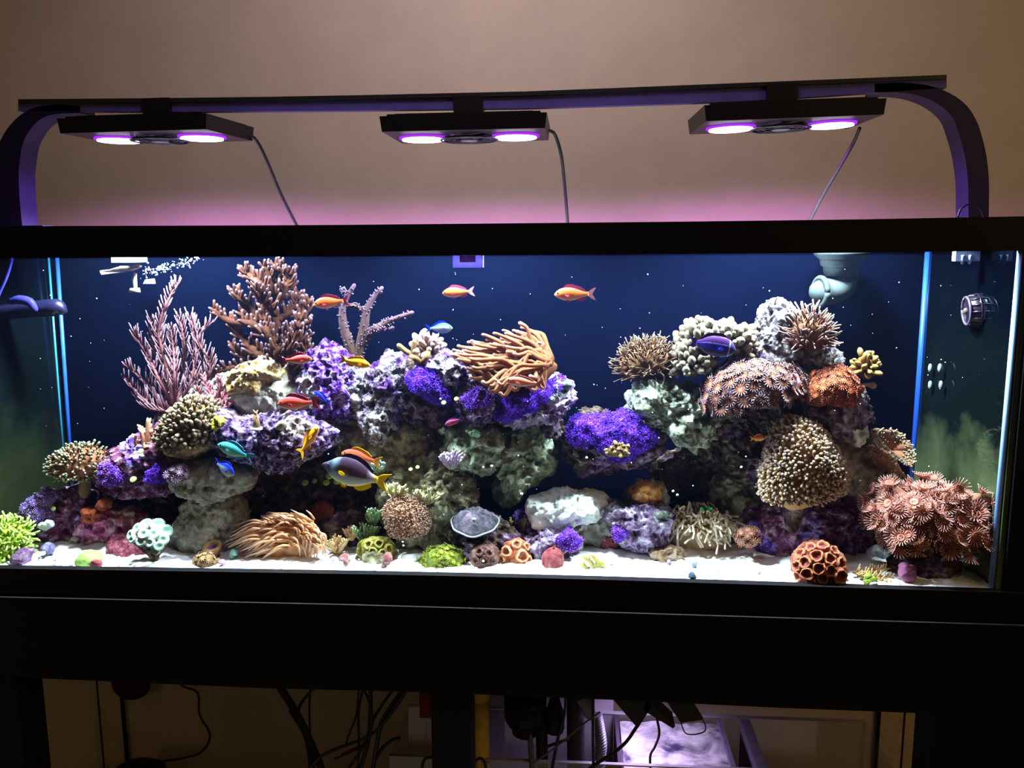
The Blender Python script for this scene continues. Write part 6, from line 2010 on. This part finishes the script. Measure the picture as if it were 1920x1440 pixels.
fish('anthias', (947, 713), (1018, 721), .03, 'pale salmon anthias in front of the violet ledge', a_s, f_pi, f_pi, AN, deep=.82, dorsal_h=.6)
fish('anthias', (834, 797), (866, 785), .10, 'dark red anthias hiding in the crevice at the centre', fish_mat('deep_red', [(0.1, (0.35, 0.06, 0.04)), (0.5, (0.25, 0.03, 0.03)), (0.9, (0.16, 0.03, 0.18))]), f_pu, plain('violet_fin', (0.2, 0.05, 0.5)), AN)
fish('chromis', (1434, 819), (1408, 824), .13, 'tiny orange red fish in the shade left of the golden frogspawn', fish_mat('tiny_orange', [(0.1, (0.7, 0.4, 0.1)), (0.5, (0.75, 0.16, 0.04)), (0.9, (0.5, 0.08, 0.05))]), f_or, f_or, 'small reef fish', yaw=.5, eye_r=.04)

f_gr = plain('fin_teal', (0.08, 0.32, 0.42), 0.5)
fish('chromis', (408, 833), (473, 859), .045, 'green chromis with teal back beside the tan leather coral', fish_mat('chromis_green', [(0.05, (0.30, 0.50, 0.42)), (0.35, (0.10, 0.50, 0.34)), (0.7, (0.06, 0.40, 0.42)), (0.95, (0.04, 0.22, 0.55))], rough=.3), f_gr, f_gr, 'small reef fish', deep=.9, lunate=.8)
f_bl = plain('fin_blue', (0.02, 0.04, 0.85), 0.4)
dam = fish_mat('damsel_blue', [(0.1, (0.80, 0.85, 0.85)), (0.5, (0.55, 0.64, 0.70)), (0.70, (0.10, 0.20, 0.80)), (0.80, (0.01, 0.03, 0.85)), (0.95, (0.01, 0.02, 0.7))], rough=.3)
fish('chromis', (441, 889), (399, 866), .055, 'blue backed white damselfish facing right over the smooth olive boulder', dam, f_bl, f_bl, 'small reef fish', yaw=.25, deep=1.3, eye_r=.035)
fish('chromis', (588, 733), (617, 757), .09, 'small deep blue damselfish against the violet rock', fish_mat('deep_blue', [(0.1, (0.10, 0.16, 0.6)), (0.5, (0.02, 0.03, 0.8)), (0.9, (0.01, 0.01, 0.6))]), f_bl, f_bl, 'small reef fish', deep=.75)
fish('chromis', (849, 615), (798, 616), .12, 'blue rimmed pale damselfish hovering left of the orange anemone', fish_mat('pale_damsel', [(0.05, (0.10, 0.30, 0.9)), (0.2, (0.35, 0.45, 0.55)), (0.6, (0.38, 0.44, 0.50)), (0.78, (0.05, 0.10, 0.8)), (0.95, (0.01, 0.03, 0.85))]), f_bl, f_bl, 'small reef fish')

fx = fish_mat('rabbitfish', [(0.05, (0.62, 0.52, 0.20)), (0.2, (0.42, 0.44, 0.46)), (0.36, (0.36, 0.34, 0.42)), (0.45, (0.075, 0.035, 0.06)), (0.95, (0.035, 0.018, 0.04))],
              ([(0.0, (0.02, 0.02, 0.04)), (0.13, (0.05, 0.06, 0.10)), (0.2, (0.20, 0.34, 0.46)), (0.66, (0.3, 0.3, 0.4)), (0.74, (0.45, 0.36, 0.45)), (0.8, (0.75, 0.55, 0.05))],
               [(0.0, 1.0), (0.16, 0.9), (0.27, 0.0), (0.66, 0.0), (0.78, 0.9)]))
f_fy = plain('rabbitfish_yellow', (0.85, 0.55, 0.01), 0.45)
fish('foxface', (604, 870), (728, 906), .05, 'purple brown rabbitfish with bright yellow tail at the centre left', fx, plain('rabbitfish_dorsal', (0.05, 0.03, 0.06), .5), f_fy, 'large reef fish', pect=f_fy, belly_m=f_fy, dorsal_h=.75, deep=1.12, name='rabbitfish', lunate=.9, eye_r=.016)

ag = fish_mat('dark_angelfish', [(0.05, (0.10, 0.09, 0.14)), (0.25, (0.05, 0.03, 0.12)), (0.42, (0.03, 0.02, 0.42)), (0.6, (0.025, 0.015, 0.18)), (0.66, (0.28, 0.14, 0.62)), (0.70, (0.03, 0.012, 0.08)), (0.95, (0.05, 0.02, 0.10))],
              ([(0.0, (0.05, 0.04, 0.16)), (0.135, (0.05, 0.04, 0.16)), (0.15, (0.6, 0.7, 0.95)), (0.165, (0.05, 0.04, 0.16)), (0.25, (0.02, 0.02, 0.3))],
               [(0.0, 0.7), (0.14, 0.8), (0.17, 0.8), (0.2, 0.1), (0.25, 0.0)]), rough=.25)
f_ag = plain('angelfish_fin', (0.05, 0.015, 0.09), 0.35)
fish('angelfish', (1380, 657), (1290, 640), .085, 'dark violet angelfish with a pale blue line in front of the beige leather coral', ag, f_ag, plain('angelfish_tail', (0.10, 0.04, 0.28), .4), 'large reef fish', dorsal_h=.8, deep=1.1, name='angelfish', lunate=.6, pect=plain('blue_pectoral', (0.05, 0.12, 0.6)), belly_m=f_ag, eye_r=.018)

# ------------------------------------------------------------------ equipment in the tank
pvc = plain('old_white_pvc', (0.15, 0.19, 0.20), 0.6, mottle=0.3, scale=30)
Ye = .24
k = mpp(Ye)
ret = empty('return_elbow', tuple(at(1575, 478, Ye)), 'algae stained white return elbow hanging at the top right of the tank', 'pipe')
c = at(1578, 480, Ye)
mb = MB()
mb.lathe([(30 * k, -36 * k), (31 * k, -20 * k), (36 * k, -16 * k), (38 * k, -6 * k), (48 * k, 2 * k), (50 * k, 10 * k)], 24, np.array(Matrix.Translation(Vector(c))))
child(mb, 'collar', pvc, ret, True)
mb = MB()
mb.tube(pline([(1583, 500), (1583, 520), (1577, 536), (1563, 545, -.006), (1540, 547, -.012)], Ye, 20), 24 * k, 22)
child(mb, 'elbow', pvc, ret, True)
mb = MB()
ang = np.linspace(0, 2 * PI, 25)
cN = at(1538, 547, Ye - .013)
mb.tube([cN + np.array([6 * k * math.cos(q), -25 * k * math.cos(q), 25 * k * math.sin(q)]) for q in ang], 5 * k, 8, cap=False)
child(mb, 'nozzle_rim', pvc, ret, True)

nz = empty('clip', tuple(at(1812, 480, .12)), 'small blue lit clip with two prongs at the top right of the side glass', 'clip')
clipm = plain('blue_white_clip', (0.45, 0.55, 0.95), 0.35)
mb = MB()
a = at(1790, 476, .12)
b = at(1836, 470, .12)
mb.box((a[0], .115, b[2] - .018), (b[0], .13, b[2] + .004))
child(mb, 'bar', clipm, nz, False)
for x in (1804, 1818):
    mb = MB()
    mb.tube(pline([(x, 478), (x, 486), (x, 493)], .118, 5), [4.5 * mpp(.12), 4.5 * mpp(.12), 3 * mpp(.12)], 8)
    child(mb, 'prong', clipm, nz, True)

# wave pump on the right glass
pk = plain('pump_black', (0.018, 0.010, 0.022), 0.3, 0.5)
Yp = .13
pw = empty('wave_pump', tuple(at(1840, 583, Yp)), 'black ribbed wave pump fixed to the right end glass', 'pump')
k = mpp(Yp)
c0 = at(1812, 583, Yp)
c1 = at(1874, 579, Yp - .0065)
ax = unit(c1 - c0)
q = Vector(ax).to_track_quat('Z', 'Y').to_matrix().to_4x4()
M = np.array(Matrix.Translation(Vector(c0)) @ q)
Lp = float(np.linalg.norm(c1 - c0))
mb = MB()
mb.lathe([(20 * k, 0), (25 * k, 3 * k), (29 * k, .3 * Lp), (29 * k, .7 * Lp), (24 * k, Lp), (10 * k, Lp + 4 * k), (10 * k, Lp + 10 * k)], 26, M)
child(mb, 'housing', pk, pw, True)
mb = MB()
mb.tube([(M @ np.array([25 * k * math.cos(a), 25 * k * math.sin(a), 0, 1]))[:3] for a in ang], 2.2 * k, 8, cap=False)
child(mb, 'intake_ring', plain('ring_edge', (0.10, 0.07, 0.12), 0.25, .6), pw, True)
rib_m = plain('pump_rib', (0.022, 0.010, 0.035), 0.25, 0.6)
for i in range(14):
    a = 2 * PI * i / 14
    mb = MB()
    P = [(M @ np.array([r * k * math.cos(a), r * k * math.sin(a), z * Lp, 1]))[:3] for r, z in ((25.5, .05), (29.8, .3), (29.8, .7), (25, .98))]
    mb.tube(P, 1.5 * k, 5)
    child(mb, 'rib', rib_m, pw, True)
mb = MB()
for zz in (.32, .52, .72):
    mb.tube([(M @ np.array([30 * k * math.cos(a), 30 * k * math.sin(a), zz * Lp, 1]))[:3] for a in ang], 1.4 * k, 6, cap=False)
child(mb, 'band', rib_m, pw, True)
mb = MB()
for i in range(3):
    a = 2 * PI * i / 3 + .4
    p = [(M @ np.array([r * k * math.cos(a + da), r * k * math.sin(a + da), z * k, 1]))[:3] for r, da, z in ((5, 0, 1), (21, 0, 1), (21, .7, 5), (5, .7, 5))]
    p2 = [x + ax * .002 for x in p]
    mb.hexa(p, p2)
mb.ball((M @ np.array([0, 0, 0, 1]))[:3], 6 * k, 10)
child(mb, 'propeller', plain('propeller_brown', (0.14, 0.10, 0.09), 0.4), pw, True)

# dark tube with cable on the left glass
blu = plain('blue_black_tube', (0.035, 0.03, 0.13), 0.3, 0.5)
lt = empty('wave_pump', tuple(at(60, 583, .12)), 'long dark blue pump lying across the left end glass', 'pump')
k = mpp(.12)
mb = MB()
mb.tube(pline([(-60, 588), (0, 586), (60, 580), (106, 577), (118, 583)], .16, 14), [13 * k, 15 * k, 16 * k, 18 * k, 10 * k], 16)
child(mb, 'housing', blu, lt, True)
mb = MB()
mb.tube(pline([(18, 566), (35, 562), (55, 566), (66, 580)], .135, 10), [6 * k, 9 * k, 9 * k, 6 * k], 12)
child(mb, 'mount', plain('blue_mount', (0.05, 0.04, 0.30), 0.35), lt, True)
mb = MB()
mb.tube(pline([(24, 470), (20, 495), (10, 525), (-4, 556), (-12, 585)], .10, 16), 3.0 * k, 8)
child(mb, 'cable', plain('blue_cable', (0.06, 0.06, 0.55), 0.35), lt, True)

# feeding arm and bracket at the top left
br_ = empty('overflow_bracket', tuple(at(240, 490, .16)), 'white bracket with dark tilted flap hanging at the top left of the water', 'bracket')
wh = plain('lit_white_plastic', (0.80, 0.84, 0.92), 0.4)
Yq = .16
mb = MB()
a, b = at(214, 492, Yq), at(266, 478, Yq)
mb.box((a[0], Yq - .01, a[2]), (b[0], Yq + .02, b[2] + .004))
child(mb, 'block', wh, br_)
mb = MB()
mb.hexa([at(187, 509, Yq - .03), at(190, 515, Yq - .03), at(250, 508, Yq), at(266, 501, Yq)], [at(187, 507, Yq + .02), at(190, 513, Yq + .02), at(250, 500, Yq + .04), at(266, 498, Yq + .04)])
mb.hexa([at(208, 505, Yq - .02), at(262, 500, Yq), at(262, 495, Yq), at(225, 499, Yq - .01)], [at(208, 504, Yq + .01), at(262, 499, Yq + .02), at(262, 494, Yq + .02), at(225, 498, Yq + .01)])
child(mb, 'flap', plain('smoked_flap', (0.14, 0.10, 0.10), 0.2, 0.7), br_)
mb = MB()
mb.tube(pline([(253, 512), (252, 525), (254, 540)], Yq + .02, 6), [4 * k, 5 * k, 4 * k], 10)
mb.hexa([at(240, 548, Yq + .01), at(264, 548, Yq + .01), at(262, 540, Yq + .01), at(244, 540, Yq + .01)], [at(240, 548, Yq + .03), at(264, 548, Yq + .03), at(262, 540, Yq + .03), at(244, 540, Yq + .03)])
child(mb, 'pipe', plain('cream_pipe', (0.48, 0.46, 0.38), 0.5), br_, True)
mb = MB()  # solid block put in for a pale reflection
mb.hexa([at(268, 532, .27), at(292, 532, .27), at(290, 522, .27), at(272, 524, .27)], [at(268, 532, .285), at(292, 532, .285), at(290, 522, .285), at(272, 524, .285)])
child(mb, 'pale_reflection', plain('dim_reflection', (0.16, 0.17, 0.3), 0.5), br_)

# magnet on the front glass
mag = empty('glass_magnet', tuple(at(876, 490, .006)), 'frosted violet plastic magnet at the top centre of the front glass', 'magnet')
a, b = at(849, 502, .004), at(905, 478, .004)
mb = MB()
mb.box((a[0], .004, a[2]), (b[0], .022, b[2]))
child(mb, 'case', tipped('frosted_violet', [(0, (0.30, 0.26, 0.62)), (1, (0.30, 0.26, 0.62))], trans=0.6), mag)
mb = MB()
mb.box((a[0] + .012, .0025, b[2] - .012), (b[0] - .012, .0042, b[2] - .001))
child(mb, 'label_strip', tipped('pale_strip', [(0, (0.5, 0.3, 0.5)), (1, (0.5, 0.3, 0.5))], trans=0.5), mag)

# snail egg patches on the right glass
egm = plain('egg_white', (0.13, 0.15, 0.16), 0.8)
eg = empty('egg_patch', tuple(at(1750, 705, .25)), 'four pale egg patches stuck on the right end glass', 'eggs')
for x, y in ((1744, 690), (1762, 690), (1744, 722), (1764, 722)):
    mb = MB()
    c = at(x, y, .255 - (x - 1744) * .0022)
    mb.ball(c, [.004, .005, .009], 10)
    child(mb, 'patch', egm, eg, True)

# specks drifting in the water
mb = MB()
rg = np.random.default_rng(200)
for i in range(230):
    x, y = 60 + 1780 * rg.random(), 500 + 480 * rg.random()
    p = at(x, y, .03 + .22 * rg.random())
    mb.ball(p, (0.0005 + 0.0009 * rg.random() ** 3), 5)
for x, y, r in ((755, 1016, 2), (756, 1023, 2.2), (1262, 921, 2.5), (1270, 928, 2.5), (1100, 858, 2.5), (978, 926, 3), (922, 874, 2.5), (906, 876, 1.8), (906, 1052, 2.5), (826, 748, 2), (1390, 876, 2.5)):
    mb.ball(at(x, y, .03), r * mpp(.03), 8)
tag(mb.build('water_specks', plain('speck', (0.7, 0.75, 0.75), 0.6)), 'fine pale specks and bubbles drifting through the tank water', 'specks', kind='stuff')
mb = MB()  # tiny balls imitating a bright reflection on the water surface
for i in range(170):
    q = rg.random()
    p = at(268 + 105 * q + 4 * rg.normal(), 512 - 26 * q + 5 * rg.normal(), .14 + .03 * rg.normal())
    p[2] = min(p[2], Z0 + H - .007)
    mb.ball(p, .0006 + .0016 * rg.random() ** 2, 6)
tag(mb.build('surface_sparkle', plain('bubble', (0.45, 0.55, 0.85), 0.3)), 'bright sparkle of the water surface built from fine balls right of the white bracket', 'glints', kind='stuff')
# grit on the sand
mb = MB()
for i in range(260):
    x = rg.uniform(40, 1860)
    y = np.interp(x, *zip(*BOTU)) - rg.uniform(2, 60) * rg.random()
    p = ground(x, y, Z0 + .005)
    if p[1] < .01 or p[1] > .25 or p[0] > XB - .03:
        continue
    mb.ball(p, np.array([1, 1, .6]) * (0.0012 + 0.003 * rg.random() ** 3), 6)
tag(mb.build('sand_grit', stone('grit', [(0.10, 0.09, 0.09), (0.25, 0.22, 0.24), (0.5, 0.45, 0.45), (0.7, 0.7, 0.68)], scale=200)), 'scattered grey and brown grit lying on the white sand', 'grit', kind='stuff')

# ------------------------------------------------------------------ under the stand: sump, lamp, hoses, cords
zs = float(at(1450, 1346, D)[2])
YS0 = float(ground(980, 1429, zs)[1])
sx0, sx1 = float(at(765, 1304, D)[0]), float(at(1622, 1352, D)[0])
clear = glassy('clear_acrylic', (0.90, 0.90, 0.92), 0.05)
edge_m = plain('acrylic_edge', (0.34, 0.30, 0.36), 0.4)
sump = empty('sump_tank', ((sx0 + sx1) / 2, .2, 0.0), 'clear acrylic sump tank standing on the floor inside the open stand', 'sump')
mb = MB()
mb.box((sx0, YS0, 0.005), (sx1, YS0 + .006, zs))
child(mb, 'front_pane', clear, sump)
mb = MB()
mb.box((sx0, D - .006, 0.005), (sx1, D, zs))
child(mb, 'back_pane', clear, sump)
mb = MB()
xm = float(at(1150, 1330, D)[0])
mb.box((float(at(855, 1330, D)[0]), D + .001, 0.005), (xm, D + .005, zs + .09))
child(mb, 'back_panel', plain('lavender_panel', (0.26, 0.22, 0.28), 0.7, mottle=.2, scale=12), sump)
for x in (sx0, sx1 - .006):
    mb = MB()
    mb.box((x, YS0, 0.005), (x + .006, D, zs))
    child(mb, 'end_pane', clear, sump)
for (xa, ya, wd) in ((1152, 1332, .008), (1346, 1326, .009), (1390, 1326, .020)):
    a = at(xa, ya, D - .01)
    mb = MB()
    mb.box((a[0], YS0 + .006, 0.01), (a[0] + wd, D - .006, zs - .002))
    child(mb, 'divider', plain('divider_panel', (0.20, 0.17, 0.26), 0.5) if xa != 1152 else plain('bubbly_divider', (0.06, 0.045, 0.08), .6), sump)
mb = MB()
for y in (YS0, D - .006):
    mb.box((sx0, y - .001, zs), (sx1, y + .007, zs + .003))
child(mb, 'rim_edge', edge_m, sump)
mb = MB()
mb.box((sx0, YS0, 0.0), (sx1, D, 0.005))
child(mb, 'base_panel', edge_m, sump)
# foamy lit bed of the refugium
m, nt, out = new_mat('refugium_bed')
cc = ramp(nt, noise_node(nt, 13, 6, .65, 4.0, .6), [(0.33, (0.05, 0.035, 0.10)), (0.43, (0.30, 0.27, 0.32)), (0.56, (0.62, 0.58, 0.64)), (0.7, (0.75, 0.72, 0.74))])
principled(nt, out, link=cc, rough=.6, bump=noise_node(nt, 60, 4), bstr=.5)
a0, a1 = float(at(1162, 1332, D)[0]), float(at(1346, 1326, D)[0])
nx, ny = 50, 40
G = np.array([[x, y] for y in np.linspace(YS0 + .008, D - .008, ny) for x in np.linspace(a0, a1, nx)])
mb = MB()
mb.add(np.c_[G, zs - .016 + .006 * fbm(np.c_[G * 25, np.zeros(len(G))], 3, 9)], [[j * nx + i, j * nx + i + 1, (j + 1) * nx + i + 1, (j + 1) * nx + i] for j in range(ny - 1) for i in range(nx - 1)])
mb.box((a0, YS0 + .008, .02), (a1, D - .008, zs - .03))
tag(mb.build('refugium_bed', m), 'pale lavender lit bed filling the middle chamber of the sump', 'bed', kind='stuff')

lamp = empty('clip_lamp', tuple(at(1200, 1330, .10)), 'black angular clip lamp lighting the sump from under the beam', 'lamp')
Yl = .08
for nm, P in (('shade', [(1132, 1290), (1150, 1312), (1196, 1366), (1213, 1339), (1232, 1300)]), ('arm', [(1212, 1312), (1206, 1332), (1262, 1366), (1266, 1362), (1232, 1330)])):
    mb = MB()
    n = len(P)
    V = [at(x, y, Yl) for x, y in P] + [at(x, y, Yl) + np.array([0, .05, 0]) for x, y in P]
    mb.add(V, [list(range(n)), list(range(2 * n - 1, n - 1, -1))] + [[(i + 1) % n, i, i + n, (i + 1) % n + n] for i in range(n)])
    child(mb, nm, BLACKP, lamp)
mb = MB()
mb.tube(pline([(1194, 1362), (1175, 1390), (1150, 1412), (1118, 1432), (1095, 1450)], Yl, 14), 3.6 * mpp(.1), 8)
child(mb, 'cord', BLACKP, lamp, True)
dl = bpy.data.lights.new('sump_lamp', 'SPOT')
dl.energy = 2.6
dl.color = (0.72, 0.58, 1.0)
dl.spot_size = math.radians(150)
dl.spot_blend = .6
dl.shadow_soft_size = .03
lo = bpy.data.objects.new('sump_lamp', dl)
COL.objects.link(lo)
p = at(1190, 1320, .20)
lo.location = (p[0], .18, zs + .115)

hold = empty('wire_holder', tuple(at(1290, 1330, .10)), 'black flat holder with a thin wire loop right of the clip lamp', 'holder')
P = [(1240, 1300), (1276, 1355), (1319, 1350), (1290, 1303)]
mb = MB()
V = [at(x, y, .09) for x, y in P] + [at(x, y, .09) + np.array([0, .012, 0]) for x, y in P]
mb.add(V, [[0, 1, 2, 3], [7, 6, 5, 4]] + [[(i + 1) % 4, i, i + 4, (i + 1) % 4 + 4] for i in range(4)])
child(mb, 'plate', BLACKP, hold)
mb = MB()
mb.tube(pline([(1278, 1352), (1279, 1362), (1286, 1375), (1302, 1377), (1320, 1372), (1323, 1362), (1318, 1350)], .092, 26), 1.3 * mpp(.09), 6)
child(mb, 'wire_loop', BLACKP, hold, True)


def cordt(pts, r, Y, label, m=None, name='cord', cat='cord', group='cords and hoses under the stand', n=22):
    P = pline(pts, Y, n)
    mb = MB()
    mb.tube(P, r * mpp(Y), 8)
    return tag(mb.build(name, m or BLACKP, None, True, origin=P[0]), label, cat, group)


redc = plain('dark_red_cord', (0.05, 0.012, 0.012), 0.5)
hoseg = plain('dark_hose', (0.014, 0.016, 0.012), 0.5)
cordt([(515, 1272), (530, 1296), (560, 1345), (588, 1405), (610, 1460)], 8, .12, 'thick dark hose running diagonally down left of the cable bundle', hoseg, 'hose', 'hose')
cordt([(545, 1330, .02), (572, 1375), (582, 1420), (584, 1460)], 6, .13, 'dark hose crossing just under the thick diagonal hose', hoseg, 'hose', 'hose')
cordt([(600, 1280), (575, 1305), (561, 1326), (560, 1345)], 3.4, .14, 'short black cord curving down beside the thick diagonal hose')
cordt([(583, 1280), (580, 1330), (583, 1395), (592, 1460)], 2.2, .15, 'thin dark red cord hanging straight behind the diagonal hose', redc)
cordt([(673, 1285), (668, 1340), (655, 1375), (648, 1398)], 2.0, .14, 'thin black cord at the left edge of the cable bundle', redc)
cordt([(675, 1285), (690, 1310), (698, 1350), (690, 1390), (672, 1460)], 3.2, .12, 'black cord bending outward in the middle of the cable bundle')
cordt([(695, 1285), (694, 1350), (688, 1400), (668, 1460)], 4.5, .16, 'thick black cord hanging through the cable bundle')
cordt([(768, 1285), (735, 1335), (692, 1380), (605, 1416), (570, 1460)], 3.6, .10, 'black cord sweeping from the centre post down to the left')
cordt([(742, 1285), (702, 1345), (680, 1400), (640, 1460)], 3.2, .13, 'black cord slanting left near the sweeping cord')
cordt([(760, 1285), (718, 1350), (706, 1400), (696, 1460)], 4.6, .11, 'thick black cord nearest the centre post')
cordt([(681, 1285), (672, 1340), (673, 1400), (668, 1460)], 2.6, .15, 'straight thin black cord behind the cable bundle')
cordt([(640, 1415), (668, 1402), (690, 1395), (640, 1418), (628, 1422)], 2.4, .11, 'small looped dark red cord end under the sweeping cord', redc)
cordt([(700, 1430), (715, 1405), (735, 1388), (748, 1384)], 4.0, .12, 'black plug lead rising right at the foot of the cable bundle')
cordt([(332, 1275), (345, 1288), (371, 1299), (374, 1340), (394, 1378), (378, 1410), (340, 1422), (300, 1428)], 2.2, WY - .012 - .004, 'thin wavy dark cord lying on the back wall at left', redc)
cordt([(790, 1445), (796, 1424), (812, 1421), (822, 1440)], 3.2, .06, 'small black hook of cable at the left side of the centre post')

# dome shaped light on the wall, black bucket below
dm = at(246, 1282, WY - .03)
k = mpp(WY)
mb = MB()
mb.ball(dm, [40 * k, .028, 34 * k], 24)
tag(mb.build('wall_dome', plain('dark_red_dome', (0.035, 0.015, 0.010), 0.6), None, True, origin=dm), 'dark round dome fixed to the wall behind the stand at left', 'dome')
bk = at(255, 1452, .40)
k = mpp(.4)
mb = MB()
mb.lathe([(62 * k, -.22), (66 * k, -.04), (60 * k, 0.0), (44 * k, 12 * k), (20 * k, 22 * k), (0.5 * k, 24 * k)], 28, np.array(Matrix.Translation(Vector(bk))))
tag(mb.build('bucket', plain('bucket_black', (0.012, 0.011, 0.010), 0.6), None, True, origin=bk - [0, 0, .22]), 'black domed bucket on the floor below the dark wall dome', 'bucket')

# plumbing between the centre post and the lamp
yel = plain('yellowed_pipe', (0.50, 0.36, 0.08), 0.55)
pr_ = empty('yellow_pipe', tuple(at(900, 1300, .14)), 'yellowed vertical pipe right beside the centre post', 'pipe')
Yy = .14
k = mpp(Yy)
top_ = at(899, 1285, Yy)
mb = MB()
mb.lathe([(19 * k, -.45), (19 * k, 0.02)], 22, np.array(Matrix.Translation(Vector(top_))))
child(mb, 'pipe', yel, pr_, True)
mb = MB()
mb.lathe([(20.5 * k, -28 * k), (20.5 * k, 0.02)], 22, np.array(Matrix.Translation(Vector(top_))))
child(mb, 'coupling', yel, pr_, True)
mb = MB()
mb.tube(pline([(886, 1455), (889, 1432), (898, 1422), (908, 1428), (913, 1455)], .10, 16), 3 * mpp(.1), 7)
child(mb, 'cable_tie', BLACKP, pr_, True)
sk = empty('skimmer_pump', tuple(at(1000, 1330, .16)), 'black bulky pump body hanging in the sump between pipes', 'pump')
dkm = plain('pump_body', (0.010, 0.010, 0.013), 0.35, 0.12)
Yk = .14
k = mpp(Yk)
c = at(985, 1330, Yk)
mb = MB()
mb.lathe([(20 * k, -56 * k), (27 * k, -50 * k), (28 * k, -38 * k), (36 * k, -30 * k), (43 * k, -16 * k), (43 * k, 40 * k)], 26, np.array(Matrix.Translation(Vector(c))))
child(mb, 'body', dkm, sk, True)
mb = MB()
c2 = at(1040, 1342, Yk)
mb.lathe([(17 * k, -34 * k), (20 * k, -26 * k), (20 * k, 4 * k), (12 * k, 30 * k), (9 * k, 40 * k)], 20, np.array(Matrix.Translation(Vector(c2))))
child(mb, 'motor', dkm, sk, True)
mb = MB()
mb.tube(pline([(1015, 1350), (1016, 1400), (1018, 1470)], Yk, 6), 12 * k, 12)
child(mb, 'outlet_tube', dkm, sk, True)
mb = MB()
mb.tube(pline([(993, 1375), (996, 1410), (1000, 1470)], Yk - .02, 6), 6 * k, 10)
child(mb, 'inlet_tube', plain('grey_tube', (0.10, 0.10, 0.12), .35), sk, True)
Yz = .18
k = mpp(Yz)
pv = empty('drain_pipe', tuple(at(1080, 1310, Yz)), 'wide dark violet drain pipe right of the black pump', 'pipe')
mb = MB()
mb.tube(pline([(1080, 1285), (1080, 1360), (1081, 1470)], Yz, 6), 19 * k, 18)
child(mb, 'pipe', plain('violet_grey_pipe', (0.055, 0.045, 0.065), .4), pv, True)
mb = MB()
mb.tube(pline([(1090, 1305), (1100, 1322), (1106, 1340)], Yz - .03, 8), [13 * k, 14 * k, 12 * k], 14)
child(mb, 'elbow', plain('grey_elbow', (0.24, 0.22, 0.30), .35), pv, True)
ch = empty('corrugated_hose', tuple(at(1122, 1345, Yz)), 'grey corrugated hose beside the wide violet drain pipe', 'hose')
mb = MB()
P = pline([(1118, 1340), (1123, 1365), (1127, 1395), (1124, 1425), (1121, 1470)], Yz - .02, 120)
mb.tube(P, [(10.5 + 2.2 * math.sin(i * 1.25)) * k for i in range(len(P))], 14)
child(mb, 'hose', plain('grey_corrugated', (0.17, 0.16, 0.22), .3, .6), ch, True)
cordt([(1112, 1285), (1112, 1360), (1113, 1470)], 3.2, .11, 'straight black rod in front of the corrugated hose', None, 'rod', 'rod')
cordt([(1063, 1285), (1058, 1340), (1046, 1385), (1030, 1470)], 3.2, .12, 'black cord falling between the pump and the drain pipe')
cordt([(1125, 1335), (1088, 1362), (1050, 1395), (1002, 1430)], 2.0, .10, 'thin grey tube slanting across the drain pipe', plain('grey_thin', (0.16, .13, .15), .5), 'airline', 'hose')
cordt([(1020, 1402), (1045, 1393), (1066, 1386)], 3, .13, 'short dark violet cord crossing below the pump', plain('violet_cord', (0.05, .03, .05), .5))
cordt([(1231, 1344), (1236, 1375), (1228, 1400), (1219, 1420), (1222, 1470)], 2.6, .14, 'thin brown cord hanging over the lit sump bed', plain('brown_cord', (0.06, .045, .05), .5))
mb = MB()
mb.box(tuple(at(787, 1346, .15)), tuple(at(806, 1300, .15) + np.array([0, .02, 0])))
tag(mb.build('red_bracket', plain('red_plastic', (0.16, 0.02, 0.012), .5), None, False), 'small red plastic piece at the left side of the centre post', 'bracket')
